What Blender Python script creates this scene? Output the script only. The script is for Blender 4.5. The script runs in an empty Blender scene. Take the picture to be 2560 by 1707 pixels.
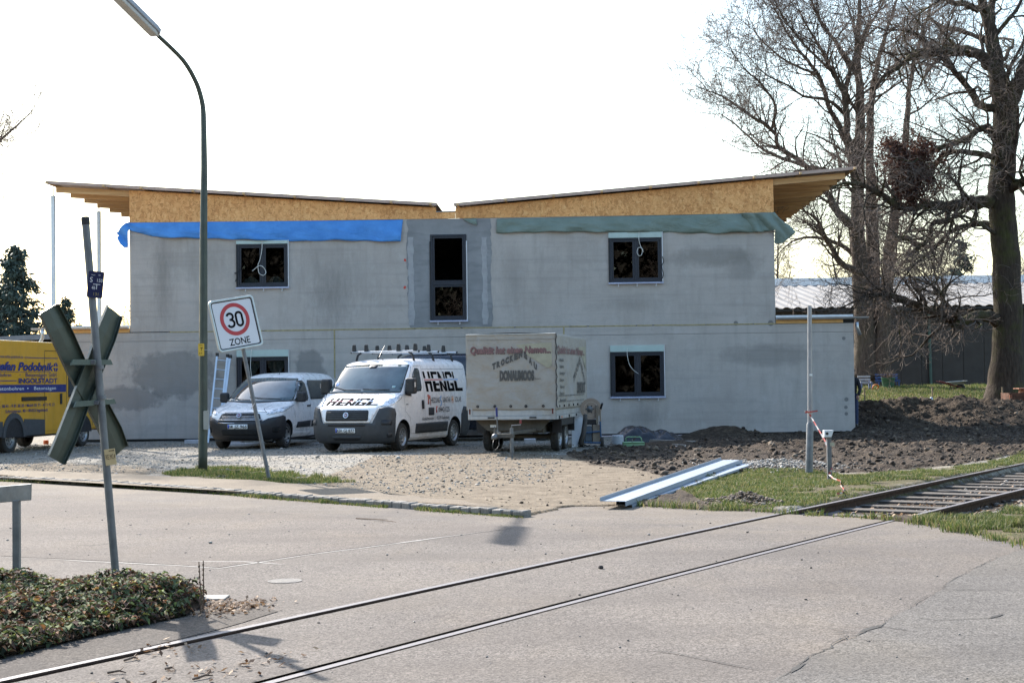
import bpy, bmesh, math, random
import numpy as np
from mathutils import Vector, Matrix
from mathutils.geometry import delaunay_2d_cdt
random.seed(7); RNG = np.random.default_rng(7)
scn = bpy.context.scene; COL = scn.collection
# ------------------------------------------------------------------ camera
FPX, CX, CY, CAMH, ROLL = 3700.0, 1280.0, 853.5, 1.65, 0.0125
PITCH = math.atan(100.5/FPX)
def ray(px, py):
    x = px-CX; y = -(py-CY); c, s = math.cos(ROLL), math.sin(ROLL)
    X = x*c+y*s; Y = -x*s+y*c; cp, sp = math.cos(PITCH), math.sin(PITCH)
    return np.array([X, FPX*cp-Y*sp, FPX*sp+Y*cp])
def G(px, py, z=0.0):                 # photo point -> place on the ground plane z
    d = ray(px, py); t = (z-CAMH)/d[2]; return np.array([d[0]*t, d[1]*t, z])
def D(px, py, Y):                     # photo point -> place at distance Y
    d = ray(px, py); return d*(Y/d[1])+np.array([0, 0, CAMH])
K = 2560/2352.0
def Gd(x, y, z=0.0): return G(x*K, y*K, z)
cam = bpy.data.cameras.new('camera'); cam.lens = FPX/2560*36; cam.sensor_width = 36; cam.clip_start = .1; cam.clip_end = 2500
co = bpy.data.objects.new('camera', cam); COL.objects.link(co); scn.camera = co
fw = Vector(ray(CX, CY)).normalized(); rt = Vector(ray(CX+1, CY)-ray(CX, CY)).normalized(); up = rt.cross(fw)
mw = Matrix((rt, up, -fw)).transposed().to_4x4(); mw.translation = (0, 0, CAMH); co.matrix_world = mw
# ------------------------------------------------------------------ light
SUN_EL = math.radians(33.8); SUN_AZ = math.radians(-32.3)      # azimuth from +Y towards +X
sd = Vector((math.sin(SUN_AZ)*math.cos(SUN_EL), math.cos(SUN_AZ)*math.cos(SUN_EL), math.sin(SUN_EL)))
sl = bpy.data.lights.new('sun', 'SUN'); sl.energy = 4.8; sl.angle = math.radians(.53); sl.color = (1, .94, .87)
so = bpy.data.objects.new('sun', sl); COL.objects.link(so); so.rotation_euler = sd.to_track_quat('Z', 'Y').to_euler()
w = bpy.data.worlds.new('World'); scn.world = w; w.use_nodes = True; nt = w.node_tree; nt.nodes.clear()
sky = nt.nodes.new('ShaderNodeTexSky'); sky.sky_type = 'NISHITA'; sky.sun_disc = False
sky.sun_elevation = SUN_EL; sky.sun_rotation = SUN_AZ; sky.air_density = 1.6; sky.dust_density = 2.4; sky.ozone_density = 3.2; sky.altitude = 300
bg = nt.nodes.new('ShaderNodeBackground'); bg.inputs[1].default_value = .15
wo = nt.nodes.new('ShaderNodeOutputWorld'); nt.links.new(sky.outputs[0], bg.inputs[0]); nt.links.new(bg.outputs[0], wo.inputs[0])
scn.view_settings.view_transform = 'Standard'; scn.view_settings.look = 'None'; scn.view_settings.exposure = 1.36
scn.view_settings.gamma = 1; scn.view_settings.use_curve_mapping = False
scn.render.engine = 'CYCLES'
# ------------------------------------------------------------------ materials
class NT:
    def __init__(s, name):
        s.m = bpy.data.materials.new(name); s.m.use_nodes = True; s.t = s.m.node_tree; s.p = s.t.nodes['Principled BSDF']
        s.out = s.t.nodes['Material Output']; s._c = {}
    def n(s, typ, **k):
        q = s.t.nodes.new('ShaderNode'+typ)
        for a, b in k.items(): setattr(q, a, b)
        return q
    def l(s, a, b): s.t.links.new(a, b)
    def pos(s, kind='Object'):
        if kind not in s._c:
            if kind == 'World': s._c[kind] = s.n('NewGeometry').outputs['Position']
            else: s._c[kind] = s.n('TexCoord').outputs[kind]
        return s._c[kind]
    def mapv(s, v, scale):
        q = s.n('Mapping'); q.inputs['Scale'].default_value = scale; s.l(v, q.inputs['Vector']); return q.outputs[0]
    def noise(s, v, scale, detail=4, rough=.55, dist=0):
        q = s.n('TexNoise'); q.inputs['Scale'].default_value = scale; q.inputs['Detail'].default_value = detail
        q.inputs['Roughness'].default_value = rough; q.inputs['Distortion'].default_value = dist; s.l(v, q.inputs['Vector']); return q.outputs['Fac']
    def voro(s, v, scale, out='Color', feature='F1', rnd=1):
        q = s.n('TexVoronoi'); q.inputs['Scale'].default_value = scale; q.feature = feature; q.inputs['Randomness'].default_value = rnd
        s.l(v, q.inputs['Vector']); return q.outputs[out]
    def ramp(s, f, stops, interp='LINEAR'):
        q = s.n('ValToRGB'); e = q.color_ramp.elements; q.color_ramp.interpolation = interp
        while len(e) < len(stops): e.new(.5)
        for i, (p, c) in enumerate(stops):
            e[i].position = p
            if not hasattr(c, '__len__'): c = (c, c, c)
            e[i].color = (*c[:3], 1)
        s.l(f, q.inputs[0]); return q.outputs[0]
    def mix(s, f, a, b, mode='MIX'):
        q = s.n('Mix', data_type='RGBA', blend_type=mode)
        for inp, v in ((q.inputs[0], f), (q.inputs[6], a), (q.inputs[7], b)):
            if hasattr(v, 'is_output'): s.l(v, inp)
            elif hasattr(v, '__len__'): inp.default_value = (*v[:3], 1)
            else: inp.default_value = v if inp == q.inputs[0] else (v, v, v, 1)
        return q.outputs[2]
    def math(s, op, a, b=0, c=0, clamp=False):
        q = s.n('Math', operation=op, use_clamp=clamp)
        for i, v in enumerate((a, b, c)):
            if hasattr(v, 'is_output'): s.l(v, q.inputs[i])
            else: q.inputs[i].default_value = v
        return q.outputs[0]
    def bump(s, h, strength=.3, dist=.02, prev=None):
        q = s.n('Bump'); q.inputs['Strength'].default_value = strength; q.inputs['Distance'].default_value = dist
        s.l(h, q.inputs['Height'])
        if prev is not None: s.l(prev, q.inputs['Normal'])
        return q.outputs[0]
    def fin(s, col=None, rough=None, metal=None, normal=None, spec=None):
        for v, k in ((col, 'Base Color'), (rough, 'Roughness'), (metal, 'Metallic'), (normal, 'Normal'), (spec, 'Specular IOR Level')):
            if v is None: continue
            if hasattr(v, 'is_output'): s.l(v, s.p.inputs[k])
            elif hasattr(v, '__len__'): s.p.inputs[k].default_value = (*v[:3], 1)
            else: s.p.inputs[k].default_value = v
        return s.m
MATS = {}
def pm(name, col, rough=.6, metal=0, var=.15, scale=5, bump=.12, bs=40, spec=None, coat=0, tint=None, dirt=0):
    if name in MATS: return MATS[name]
    t = NT(name); P = t.pos()
    f = t.noise(P, scale, 5, .6); c2 = tuple(max(0, c*(1-var)) for c in col); c3 = tuple(min(1, c*(1+var)) for c in col)
    c = t.ramp(f, [(.3, c2), (.7, c3)])
    if dirt:
        g = t.noise(t.mapv(P, (1.3, 1.3, .5)), 3, 6, .65); c = t.mix(t.math('MULTIPLY', t.ramp(g, [(.48, 0), (.75, 1)]), dirt), c, tint or (.16, .13, .1))
    r = t.ramp(t.noise(P, scale*2.3, 3), [(.3, max(0, rough-.08)), (.7, min(1, rough+.08))])
    nm = t.bump(t.noise(P, bs, 4), bump, .01) if bump else None
    t.fin(c, r, metal, nm, spec)
    if coat: t.p.inputs['Coat Weight'].default_value = coat; t.p.inputs['Coat Roughness'].default_value = .05
    MATS[name] = t.m; return t.m
def island(name, stops, rough=.8, sheen=0, trans=0):
    t = NT(name); r = t.n('NewGeometry').outputs['Random Per Island']; t.fin(t.ramp(r, stops, 'LINEAR'), rough)
    if trans:
        tr = t.n('BsdfTranslucent'); t.l(t.p.inputs['Base Color'].links[0].from_socket, tr.inputs[0]); mx = t.n('MixShader'); mx.inputs[0].default_value = trans
        t.l(t.p.outputs[0], mx.inputs[1]); t.l(tr.outputs[0], mx.inputs[2]); t.l(mx.outputs[0], t.out.inputs[0])
    MATS[name] = t.m; return t.m
# ------------------------------------------------------------------ mesh helpers
class MB:
    def __init__(s): s.v = []; s.f = []; s.m = []
    def add(s, vs, fs, mi=0):
        b = len(s.v); s.v += [tuple(map(float, v)) for v in vs]; s.f += [tuple(b+i for i in f) for f in fs]; s.m += [mi]*len(fs); return s
    def box(s, a, b, mi=0, M=None):
        x0, y0, z0 = a; x1, y1, z1 = b
        vs = [(x0, y0, z0), (x1, y0, z0), (x1, y1, z0), (x0, y1, z0), (x0, y0, z1), (x1, y0, z1), (x1, y1, z1), (x0, y1, z1)]
        if M is not None: vs = [M @ Vector(v) for v in vs]
        return s.add(vs, [(0, 3, 2, 1), (4, 5, 6, 7), (0, 1, 5, 4), (1, 2, 6, 5), (2, 3, 7, 6), (3, 0, 4, 7)], mi)
    def tube(s, pts, r, n=8, mi=0, caps=True, flat=None):
        pts = [Vector(p) for p in pts]; k = len(pts); rr = r if hasattr(r, '__len__') else [r]*k
        vs = []; prev = None
        for i, p in enumerate(pts):
            t = (pts[min(i+1, k-1)]-pts[max(i-1, 0)]).normalized()
            if prev is None:
                a = Vector((0, 0, 1)) if abs(t.z) < .9 else Vector((1, 0, 0)); u = t.cross(a).normalized()
            else: u = (prev-t*prev.dot(t)).normalized()
            prev = u; v_ = t.cross(u)
            for j in range(n):
                an = 2*math.pi*(j+(.5 if n == 4 else 0))/n; vs.append(p+(u*math.cos(an)+v_*math.sin(an))*rr[i])
        fs = [(i*n+j, i*n+(j+1) % n, (i+1)*n+(j+1) % n, (i+1)*n+j) for i in range(k-1) for j in range(n)]
        if caps: fs += [tuple(range(n-1, -1, -1)), tuple((k-1)*n+j for j in range(n))]
        return s.add(vs, fs, mi)
    def lathe(s, prof, axis='Y', n=32, c=(0, 0, 0), mi=0, close=False):
        vs = []; fs = []; k = len(prof)
        for i in range(n):
            an = 2*math.pi*i/n; ca, sa = math.cos(an), math.sin(an)
            for r, h in prof:
                if axis == 'Y': vs.append((c[0]+r*ca, c[1]+h, c[2]+r*sa))
                elif axis == 'Z': vs.append((c[0]+r*ca, c[1]+r*sa, c[2]+h))
                else: vs.append((c[0]+h, c[1]+r*ca, c[2]+r*sa))
        for i in range(n):
            j = (i+1) % n
            for q in range(k if close else k-1): fs.append((i*k+q, i*k+(q+1) % k, j*k+(q+1) % k, j*k+q))
        return s.add(vs, fs, mi)
    def prism(s, poly, h0, h1, plane='XZ', mi=0, M=None):       # extrude a 2-D outline
        n = len(poly)
        def q(p, h): return {'XZ': (p[0], h, p[1]), 'XY': (p[0], p[1], h), 'YZ': (h, p[0], p[1])}[plane]
        vs = [q(p, h0) for p in poly]+[q(p, h1) for p in poly]
        if M is not None: vs = [M @ Vector(v) for v in vs]
        return s.add(vs, [tuple(range(n-1, -1, -1)), tuple(range(n, 2*n))]+[(i, (i+1) % n, n+(i+1) % n, n+i) for i in range(n)], mi)
    def grid(s, fn, nu, nv, mi=0):
        vs = [fn(i/nu, j/nv) for i in range(nu+1) for j in range(nv+1)]
        return s.add(vs, [(i*(nv+1)+j, (i+1)*(nv+1)+j, (i+1)*(nv+1)+j+1, i*(nv+1)+j+1) for i in range(nu) for j in range(nv)], mi)
def new_obj(name, data, parent=None, label=None):
    o = bpy.data.objects.new(name, data); COL.objects.link(o)
    if parent is not None: o.parent = parent
    if label: o['label'] = label
    return o
def obj(name, mb, mat, parent=None, smooth=False, bevel=0, label=None, solid=0, angle=None, recalc=True):
    me = bpy.data.meshes.new(name); me.from_pydata(mb.v, [], mb.f)
    for m in (mat if isinstance(mat, (list, tuple)) else [mat]): me.materials.append(m)
    if any(mb.m): me.polygons.foreach_set('material_index', mb.m)
    if recalc:
        b = bmesh.new(); b.from_mesh(me); bmesh.ops.recalc_face_normals(b, faces=b.faces); b.to_mesh(me); b.free()
    if smooth: me.polygons.foreach_set('use_smooth', [True]*len(me.polygons))
    if smooth and angle: me.set_sharp_from_angle(angle=math.radians(angle))
    me.update(); o = new_obj(name, me, parent, label)
    if solid: q = o.modifiers.new('solid', 'SOLIDIFY'); q.thickness = solid; q.offset = 0
    if bevel:
        q = o.modifiers.new('bevel', 'BEVEL'); q.width = bevel; q.segments = 2; q.limit_method = 'ANGLE'; q.angle_limit = math.radians(40)
    return o
def raw(name, V, F, mat, parent=None, smooth=False, label=None):        # numpy arrays -> mesh (faces all of one size)
    V = np.asarray(V, np.float32); F = np.asarray(F, np.int32); me = bpy.data.meshes.new(name)
    me.vertices.add(len(V)); me.vertices.foreach_set('co', V.ravel()); k = F.shape[1]
    me.loops.add(F.size); me.loops.foreach_set('vertex_index', F.ravel())
    me.polygons.add(len(F)); me.polygons.foreach_set('loop_start', np.arange(len(F), dtype=np.int32)*k)
    me.polygons.foreach_set('loop_total', np.full(len(F), k, np.int32))
    if smooth: me.polygons.foreach_set('use_smooth', np.ones(len(F), bool))
    me.update(calc_edges=True); me.validate()
    for m in (mat if isinstance(mat, (list, tuple)) else [mat]): me.materials.append(m)
    return new_obj(name, me, parent, label)
def tag(o, label, cat, group=None, kind=None):
    o['label'] = label; o['category'] = cat
    if group: o['group'] = group
    if kind: o['kind'] = kind
    return o
def struct(o, kind='structure'): o['kind'] = kind; return o
def thing(name, label, cat, loc=(0, 0, 0), rz=0, group=None, rot=None):
    o = bpy.data.objects.new(name, None); COL.objects.link(o); o.location = loc; o.rotation_euler = rot or (0, 0, rz); o.empty_display_size = .3
    return tag(o, label, cat, group)
def share(src, parent=None, loc=None, rz=None, scale=None):
    o = src.copy(); COL.objects.link(o)
    if parent is not None: o.parent = parent
    if loc is not None: o.location = loc
    if rz is not None: o.rotation_euler = (0, 0, rz)
    if scale is not None: o.scale = scale
    return o
def inpoly(poly, X, Y):
    poly = np.asarray(poly)[:, :2]; ins = np.zeros(np.shape(X), bool); j = len(poly)-1
    for i in range(len(poly)):
        xi, yi = poly[i]; xj, yj = poly[j]
        c = ((yi > Y) != (yj > Y)) & (X < (xj-xi)*(Y-yi)/((yj-yi) or 1e-9)+xi); ins ^= c; j = i
    return ins
def densify(poly, step):
    out = []; n = len(poly)
    for i in range(n):
        a = np.array(poly[i][:2], float); b = np.array(poly[(i+1) % n][:2], float); k = max(1, int(np.linalg.norm(b-a)/step))
        for q in range(k): out.append(tuple(a+(b-a)*q/k))
    return out
def cdt(poly, step=None, holes=()):
    """triangulate a 2-D outline with interior points every step"""
    pts = densify(poly, step) if step else [tuple(p[:2]) for p in poly]; loops = [list(range(len(pts)))]
    for h in holes:
        hp = densify(h, step) if step else [tuple(p[:2]) for p in h]; loops.append(list(range(len(pts), len(pts)+len(hp)))); pts += hp
    edges = [(l[i], l[(i+1) % len(l)]) for l in loops for i in range(len(l))]
    if step:
        A = np.array(pts); x0, y0 = A.min(0); x1, y1 = A.max(0)
        gx, gy = np.meshgrid(np.arange(x0+step/2, x1, step), np.arange(y0+step/2, y1, step)); m = inpoly(poly, gx, gy)
        for h in holes: m &= ~inpoly(h, gx, gy)
        pts = pts+list(zip(gx[m].tolist(), gy[m].tolist()))
    r = delaunay_2d_cdt([Vector(p) for p in pts], edges, [], 1, 1e-6)
    V = [tuple(v) for v in r[0]]; F = [tuple(f) for f in r[2]]
    if holes:
        F2 = []
        for f in F:
            c = np.mean([V[i] for i in f], 0)
            if not any(inpoly(h, np.array([c[0]]), np.array([c[1]]))[0] for h in holes): F2.append(f)
        F = F2
    return V, F
_tx = {}
def text2d(s, size=1.0, bold=0.0, width=None, shear=0.0, align='LEFT'):
    """returns flat triangles of a word: lower left at (0,0) (or centred), height of caps = size"""
    key = (s, bold, shear)
    if key not in _tx:
        cu = bpy.data.curves.new('txt', 'FONT'); cu.body = s; cu.size = 1; cu.offset = bold; cu.shear = shear; cu.resolution_u = 3
        o = bpy.data.objects.new('txt', cu); COL.objects.link(o); dg = bpy.context.evaluated_depsgraph_get(); dg.update()
        me = bpy.data.meshes.new_from_object(o.evaluated_get(dg)); v = np.array([q.co[:2] for q in me.vertices]) if len(me.vertices) else np.zeros((0, 2))
        f = [tuple(p.vertices) for p in me.polygons]; bpy.data.objects.remove(o); bpy.data.curves.remove(cu); bpy.data.meshes.remove(me); _tx[key] = (v, f)
    v, f = _tx[key]; v = v.copy(); v[:, 0] -= v[:, 0].min(); v = v*size/.70
    if width: v[:, 0] *= width/max(1e-6, v[:, 0].max())
    if align == 'CENTER': v[:, 0] -= v[:, 0].max()/2
    return v, f
def text_part(items, mat, parent, name='lettering', label=None):
    """items: (verts2d, faces, map2d->3d)"""
    mb = MB()
    for v, f, fn in items: mb.add([fn(*p) for p in v], f)
    return obj(name, mb, mat, parent, label=label, recalc=False)
# tubes gathered and built at once with numpy (branches, stalks)
class Tubes:
    def __init__(s): s.g = {}
    def add(s, P, R, sides): s.g.setdefault((len(P), sides), []).append((P, R))
    def arrays(s):
        VV = []; FF = []; base = 0
        for (n, k), L in s.g.items():
            P = np.array([a for a, _ in L], float); R = np.array([b for _, b in L], float); m = len(L)
            T = np.empty_like(P); T[:, 1:-1] = P[:, 2:]-P[:, :-2]; T[:, 0] = P[:, 1]-P[:, 0]; T[:, -1] = P[:, -1]-P[:, -2]
            T /= np.linalg.norm(T, axis=2, keepdims=True)+1e-9
            a = np.where(np.abs(T[:, :1, 2:3]) < .9, np.array([0, 0, 1.]), np.array([1., 0, 0])); U = np.cross(T, a); U /= np.linalg.norm(U, axis=2, keepdims=True)+1e-9
            W = np.cross(T, U); an = 2*np.pi*np.arange(k)/k
            V = P[:, :, None]+R[:, :, None, None]*(U[:, :, None]*np.cos(an)[None, None, :, None]+W[:, :, None]*np.sin(an)[None, None, :, None])
            i = np.arange(m)[:, None, None]*n*k+np.arange(n-1)[None, :, None]*k; j = np.arange(k)[None, None, :]; j2 = (j+1) % k
            F = np.stack([i+j, i+j2, i+k+j2, i+k+j], -1).reshape(-1, 4)+base
            VV.append(V.reshape(-1, 3)); FF.append(F); base += m*n*k
        return np.concatenate(VV), np.concatenate(FF)
def vnoise(X, Y, scale, seed=0):         # smooth value noise
    X = np.asarray(X)*scale+seed*17.3; Y = np.asarray(Y)*scale+seed*9.1; xi = np.floor(X).astype(int); yi = np.floor(Y).astype(int); fx = X-xi; fy = Y-yi
    fx = fx*fx*(3-2*fx); fy = fy*fy*(3-2*fy)
    def h(a, b):
        n = (a*374761393+b*668265263+seed*1442695) & 0x7fffffff; n = ((n ^ (n >> 13))*1274126177) & 0x7fffffff; return ((n ^ (n >> 16)) & 0xffff)/65535.0
    return (h(xi, yi)*(1-fx)+h(xi+1, yi)*fx)*(1-fy)+(h(xi, yi+1)*(1-fx)+h(xi+1, yi+1)*fx)*fy
def sstep(a, b, x): t = np.clip((np.asarray(x, float)-a)/(b-a), 0, 1); return t*t*(3-2*t)
# ------------------------------------------------------------------ common materials
galv = pm('galvanised_steel', (.42, .44, .46), .38, .85, .18, 9, .1, 60)
galvd = pm('weathered_galvanised_steel', (.17, .175, .18), .55, .5, .25, 7, .15, 50)
zinc = pm('zinc_sheet', (.55, .58, .6), .35, .7, .1, 3, .05)
blackp = pm('black_plastic', (.018, .018, .02), .5, 0, .2, 10, .1, 90)
darkp = pm('dark_grey_plastic', (.045, .047, .05), .6, 0, .15, 6, .12, 120)
rubber = pm('tyre_rubber', (.028, .026, .024), .85, 0, .3, 12, .3, 60, dirt=.5, tint=(.12, .1, .08))
whitepaint = pm('white_car_paint', (.86, .83, .81), .28, 0, .01, 2, 0, coat=.5, dirt=.03, tint=(.45, .4, .34))
vglass = pm('vehicle_glass', (.018, .024, .026), .04, 0, .1, 2, 0, spec=.9, coat=.6)
chrome = pm('chrome', (.7, .7, .72), .12, 1, .05, 3, 0)
rimm = pm('wheel_silver', (.38, .38, .38), .4, .7, .1, 8, .05, dirt=.4, tint=(.15, .13, .1))
bluepaint = pm('dark_blue_print', (.02, .03, .16), .5, 0, .1, 5, 0)
blackprint = pm('black_print', (.012, .012, .013), .9, 0, .1, 5, 0, spec=.02)
redprint = pm('red_print', (.5, .03, .03), .9, 0, .1, 5, 0, spec=.02)
whitep = pm('white_plastic', (.72, .73, .72), .45, 0, .05, 4, .03)
rust = pm('rusty_steel', (.11, .045, .025), .85, .2, .5, 8, .4, 30)
wood = pm('fresh_timber', (.6, .4, .19), .65, 0, .2, 3, .15, 25)
# =================================================================== ground
def GP(L, z=0): return [tuple(Gd(x, y, z)[:2]) for x, y in L]
P_GRASS = [GP([(1545, 1122), (1640, 1094), (1720, 1084), (1850, 1087), (1990, 1092), (2200, 1074), (2352, 1048), (2420, 1040), (2420, 1052), (2352, 1064), (2100, 1117), (1880, 1160), (1700, 1174), (1640, 1168), (1600, 1145)]),
           GP([(2085, 1203), (2200, 1172), (2352, 1148), (2500, 1120), (2600, 1260), (2352, 1250), (2250, 1228), (2150, 1206)]),
           GP([(370, 1092), (470, 1076), (560, 1077), (640, 1087), (820, 1112), (700, 1114), (560, 1107), (400, 1100)])]
P_SAND = [GP([(700, 1118), (860, 1052), (1100, 1040), (1350, 1048), (1520, 1080), (1640, 1110), (1625, 1165), (1400, 1172), (1200, 1190), (900, 1160)]),
          GP([(0, 1068), (130, 1062), (350, 1078), (380, 1096), (200, 1092), (0, 1090)])]
P_SOIL = [GP([(1450, 1168), (1560, 1110), (1640, 1094), (1620, 1115), (1600, 1140), (1650, 1172), (1540, 1166)]), GP([(1300, 1046), (1420, 1022), (1560, 1007), (1700, 1000), (2200, 985), (2700, 975), (2700, 1000), (2352, 1046), (2180, 1072), (1990, 1090), (1720, 1083), (1600, 1112), (1480, 1085), (1340, 1062)])]
rail1 = [G(*p)[:2] for p in [(0, 1702), (325, 1635), (650, 1557), (1323, 1417), (1747, 1329), (2029, 1266), (2311, 1209), (2560, 1158)]]
rail2 = [G(*p)[:2] for p in [(631, 1707), (900, 1642), (1323, 1534), (1747, 1423), (1958, 1368), (2205, 1301), (2560, 1221)]]
def smooth_rail(L):       # gentle quadratic through the measured points, in distance along the view
    L = np.array(L); c = np.polyfit(L[:, 1], L[:, 0], 2); return lambda y: np.polyval(c, np.clip(y, 2, 34))+(np.polyval(np.polyder(c), 34)*np.maximum(0, np.asarray(y)-34))+(np.polyval(np.polyder(c), 2)*np.minimum(0, np.asarray(y)-2))
R1, R2 = smooth_rail(rail1), smooth_rail([p+np.array([.055, 0]) for p in rail2])
def ground_h(X, Y):
    X = np.asarray(X, float); Y = np.asarray(Y, float)
    lot = .025+.035*(vnoise(X, Y, .5, 1)-.5)+.02*(vnoise(X, Y, 2.1, 2)-.5)
    ruts = .03*(vnoise(X*.35+Y*.2, Y*1.4, 1.3, 11)-.5)*sstep(24, 27, Y)*(1-sstep(33, 36, Y))
    z = lot+ruts
    # lawn bank behind the site, right of the house
    bank = sstep(9.9, 12, X)*(.62*sstep(44, 51.5, Y)+.57*sstep(51, 66, Y))
    z = z+bank+.08*bank*(vnoise(X, Y, .35, 5)-.5)
    churn = np.zeros_like(z)
    for P in P_SOIL: churn = np.maximum(churn, inpoly(P, X+.5*(vnoise(X, Y, .8, 8)-.5), Y+1.4*(vnoise(X, Y, .7, 9)-.5)).astype(float))
    churn = churn*(1-(X < 4.8)*sstep(35, 36.5, Y))*(1-(X < 6.6)*sstep(40, 41, Y))
    churn = np.maximum(churn, sstep(9.9, 10.8, X)*sstep(30, 34, Y)*(1-sstep(50.0, 51.6, Y+.8*(vnoise(X, Y, .6, 12)-.5))))
    n = vnoise(X, Y, 1.1, 3)*.5+vnoise(X, Y, 2.7, 4)*.3+vnoise(X, Y, 6, 6)*.22
    n2 = vnoise(X, Y, 4.6, 14)*.5+np.abs(vnoise(X, Y, 8.5, 15)-.5)*.9
    z = z+churn*((.34*(n-.38)+.16*(n2-.45)+.07*(vnoise(X, Y, 13, 16)-.5))*(.55+.45*sstep(28, 34, Y))*(.45+.55*sstep(3.5, 8.5, X)))
    for cx, cy, a, rx, ry in ((13.4, 49.3, .34, 2.6, 1.1), (5.9, 41.3, .34, 1.0, .7), (16.5, 48.5, .2, 2.5, 1.3), (11.5, 45.8, .22, 1.2, 1.4), (6.6, 33.5, .1, 1.6, 1.2), (8.6, 31, .15, 1.6, 1.0), (3.0, 19.5, .06, .5, .4), (4.3, 37.0, .12, 1.2, .9)):
        z = z+a*np.exp(-((X-cx)/rx)**2-((Y-cy)/ry)**2)*(.7+.6*n)
    # track bed
    c = (R1(Y)+R2(Y))/2; dd = np.abs(X-c)*.83
    right = sstep(0, .3, X-c)*(1-sstep(5, 8, X-c))
    bed = np.maximum((1-sstep(.72, .95, dd)), right*.9)*sstep(17.2, 18.4, Y+.55*np.maximum(0, X-c-.9))*(1-sstep(60, 70, Y))
    bed = np.where((X-c > .75) & (Y < 18.5), sstep(.35, .9, (X-4.4)*.55+(Y-17.1)*.85), bed)
    z = z*(1-bed)+bed*(-.135+.03*(n-.4))
    road = inpoly(P_ROAD, X, Y) | inpoly(P_WALK, X, Y)
    z = np.where(road, -.07, z)
    z = np.where((Y > 43.6) & (X > -13) & (X < 9.4) & (Y < 56), -.02, z)
    return z, churn, bed
kerb_pts = [G(*p)[:2] for p in [(-260, 1186), (0, 1201), (260, 1212), (402, 1223), (555, 1233), (674, 1244), (900, 1261), (1100, 1276), (1308, 1291)]]
edge_pts = [G(*p)[:2] for p in [(1311, 1292), (1404, 1271), (1524, 1263), (1632, 1267), (1796, 1275), (1960, 1283), (2024, 1287), (2112, 1293), (2232, 1301), (2340, 1313), (2449, 1338), (2560, 1359), (2760, 1400)]]
def wob(L, a, step=.25, seed=3):
    out = []
    for i in range(len(L)-1):
        p, q = np.array(L[i]), np.array(L[i+1]); k = max(1, int(np.linalg.norm(q-p)/step))
        for j in range(k):
            r = p+(q-p)*j/k; out.append((r[0]+a*(vnoise(r[0], r[1], 3, seed)-.5), r[1]+a*1.5*(vnoise(r[0], r[1], 2.3, seed+1)-.5)))
    out.append(tuple(L[-1])); return out
EDGE = wob(edge_pts, .22); KERB = [tuple(p) for p in kerb_pts]
P_ROAD = [(-22, -9), (22, -9), (22, 9.5)]+[EDGE[-1]]+EDGE[::-1][1:]+KERB[::-1]+[(-22, 31.5)]
walk_top = [G(*p)[:2] for p in [(1302, 1285), (1120, 1262), (1000, 1246), (880, 1230), (760, 1219), (560, 1206), (400, 1197), (200, 1189), (0, 1182), (-260, 1176)]]
P_WALK = KERB+wob(walk_top, .25, seed=5)[::-1]
# --- one sheet of ground out to the horizon
def axis(a, b, s, lo, hi):
    fine = np.arange(a, b+1e-6, s); left = a-np.cumsum(s*1.45**np.arange(1, 25)); right = b+np.cumsum(s*1.45**np.arange(1, 25))
    return np.concatenate([left[left > lo][::-1], fine, right[right < hi]])
gx = axis(-15.5, 19.5, .075, -900, 900); gy = axis(16.5, 56, .07, -900, 1500)
XX, YY = np.meshgrid(gx, gy, indexing='ij'); ZZ, CH, BED = ground_h(XX, YY)
nx, ny = XX.shape; idx = np.arange(nx*ny).reshape(nx, ny)
F = np.stack([idx[:-1, :-1], idx[1:, :-1], idx[1:, 1:], idx[:-1, 1:]], -1).reshape(-1, 4)
def ground_mat():
    t = NT('site_ground'); P = t.pos('World'); at = t.n('Attribute', attribute_name='cover'); sp = t.n('SeparateColor'); t.l(at.outputs['Color'], sp.inputs[0])
    v1 = t.voro(P, 26); bw = t.n('RGBToBW'); t.l(v1, bw.inputs[0])
    grav = t.ramp(bw.outputs[0], [(.15, (.085, .078, .068)), (.45, (.205, .19, .165)), (.8, (.36, .335, .295))])
    grav = t.mix(t.ramp(t.noise(P, .7, 4), [(.42, 0), (.66, 1)]), grav, (.27, .235, .18)); grav = t.mix(t.math('MULTIPLY', t.ramp(t.noise(P, 6, 5, .7), [(.5, 0), (.7, 1)]), .6), grav, (.16, .145, .125))
    sand = t.ramp(t.noise(P, 3.5, 8, .72), [(.3, (.10, .076, .052)), (.5, (.18, .143, .10)), (.7, (.26, .21, .15))]); sand = t.mix(t.ramp(t.noise(P, 17, 4, .7), [(.54, 0), (.68, 1)]), sand, (.12, .09, .065))
    soil = t.ramp(t.noise(P, 7, 8, .75), [(.3, (.018, .012, .008)), (.5, (.048, .034, .023)), (.7, (.125, .093, .062))])
    grass = t.ramp(t.noise(P, 9, 6, .7), [(.3, (.035, .036, .014)), (.5, (.085, .08, .03)), (.7, (.16, .13, .06))]); grass = t.mix(t.ramp(t.noise(P, 2.3, 6, .7), [(.42, 0), (.58, 1)]), grass, (.10, .078, .045))
    jit = t.math('MULTIPLY', t.math('SUBTRACT', t.noise(P, 5, 6, .7), .5), 1.1)
    def m(i): return t.math('MULTIPLY_ADD', t.math('SUBTRACT', t.math('ADD', sp.outputs[i], jit), .5), 4, .5, clamp=True)
    c = t.mix(m(2), grav, sand); c = t.mix(m(1), c, soil); c = t.mix(m(0), c, grass)
    h = t.math('ADD', t.noise(P, 14, 6, .7), t.math('MULTIPLY', t.voro(P, 26, 'Distance'), -.5)); nm = t.bump(h, .8, .05); nm = t.bump(t.noise(P, 60, 3), .5, .012, nm)
    return t.fin(c, .95, 0, nm, .2)
gnd = raw('ground', np.stack([XX, YY, ZZ], -1).reshape(-1, 3), F, ground_mat(), smooth=True); struct(gnd)
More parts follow.
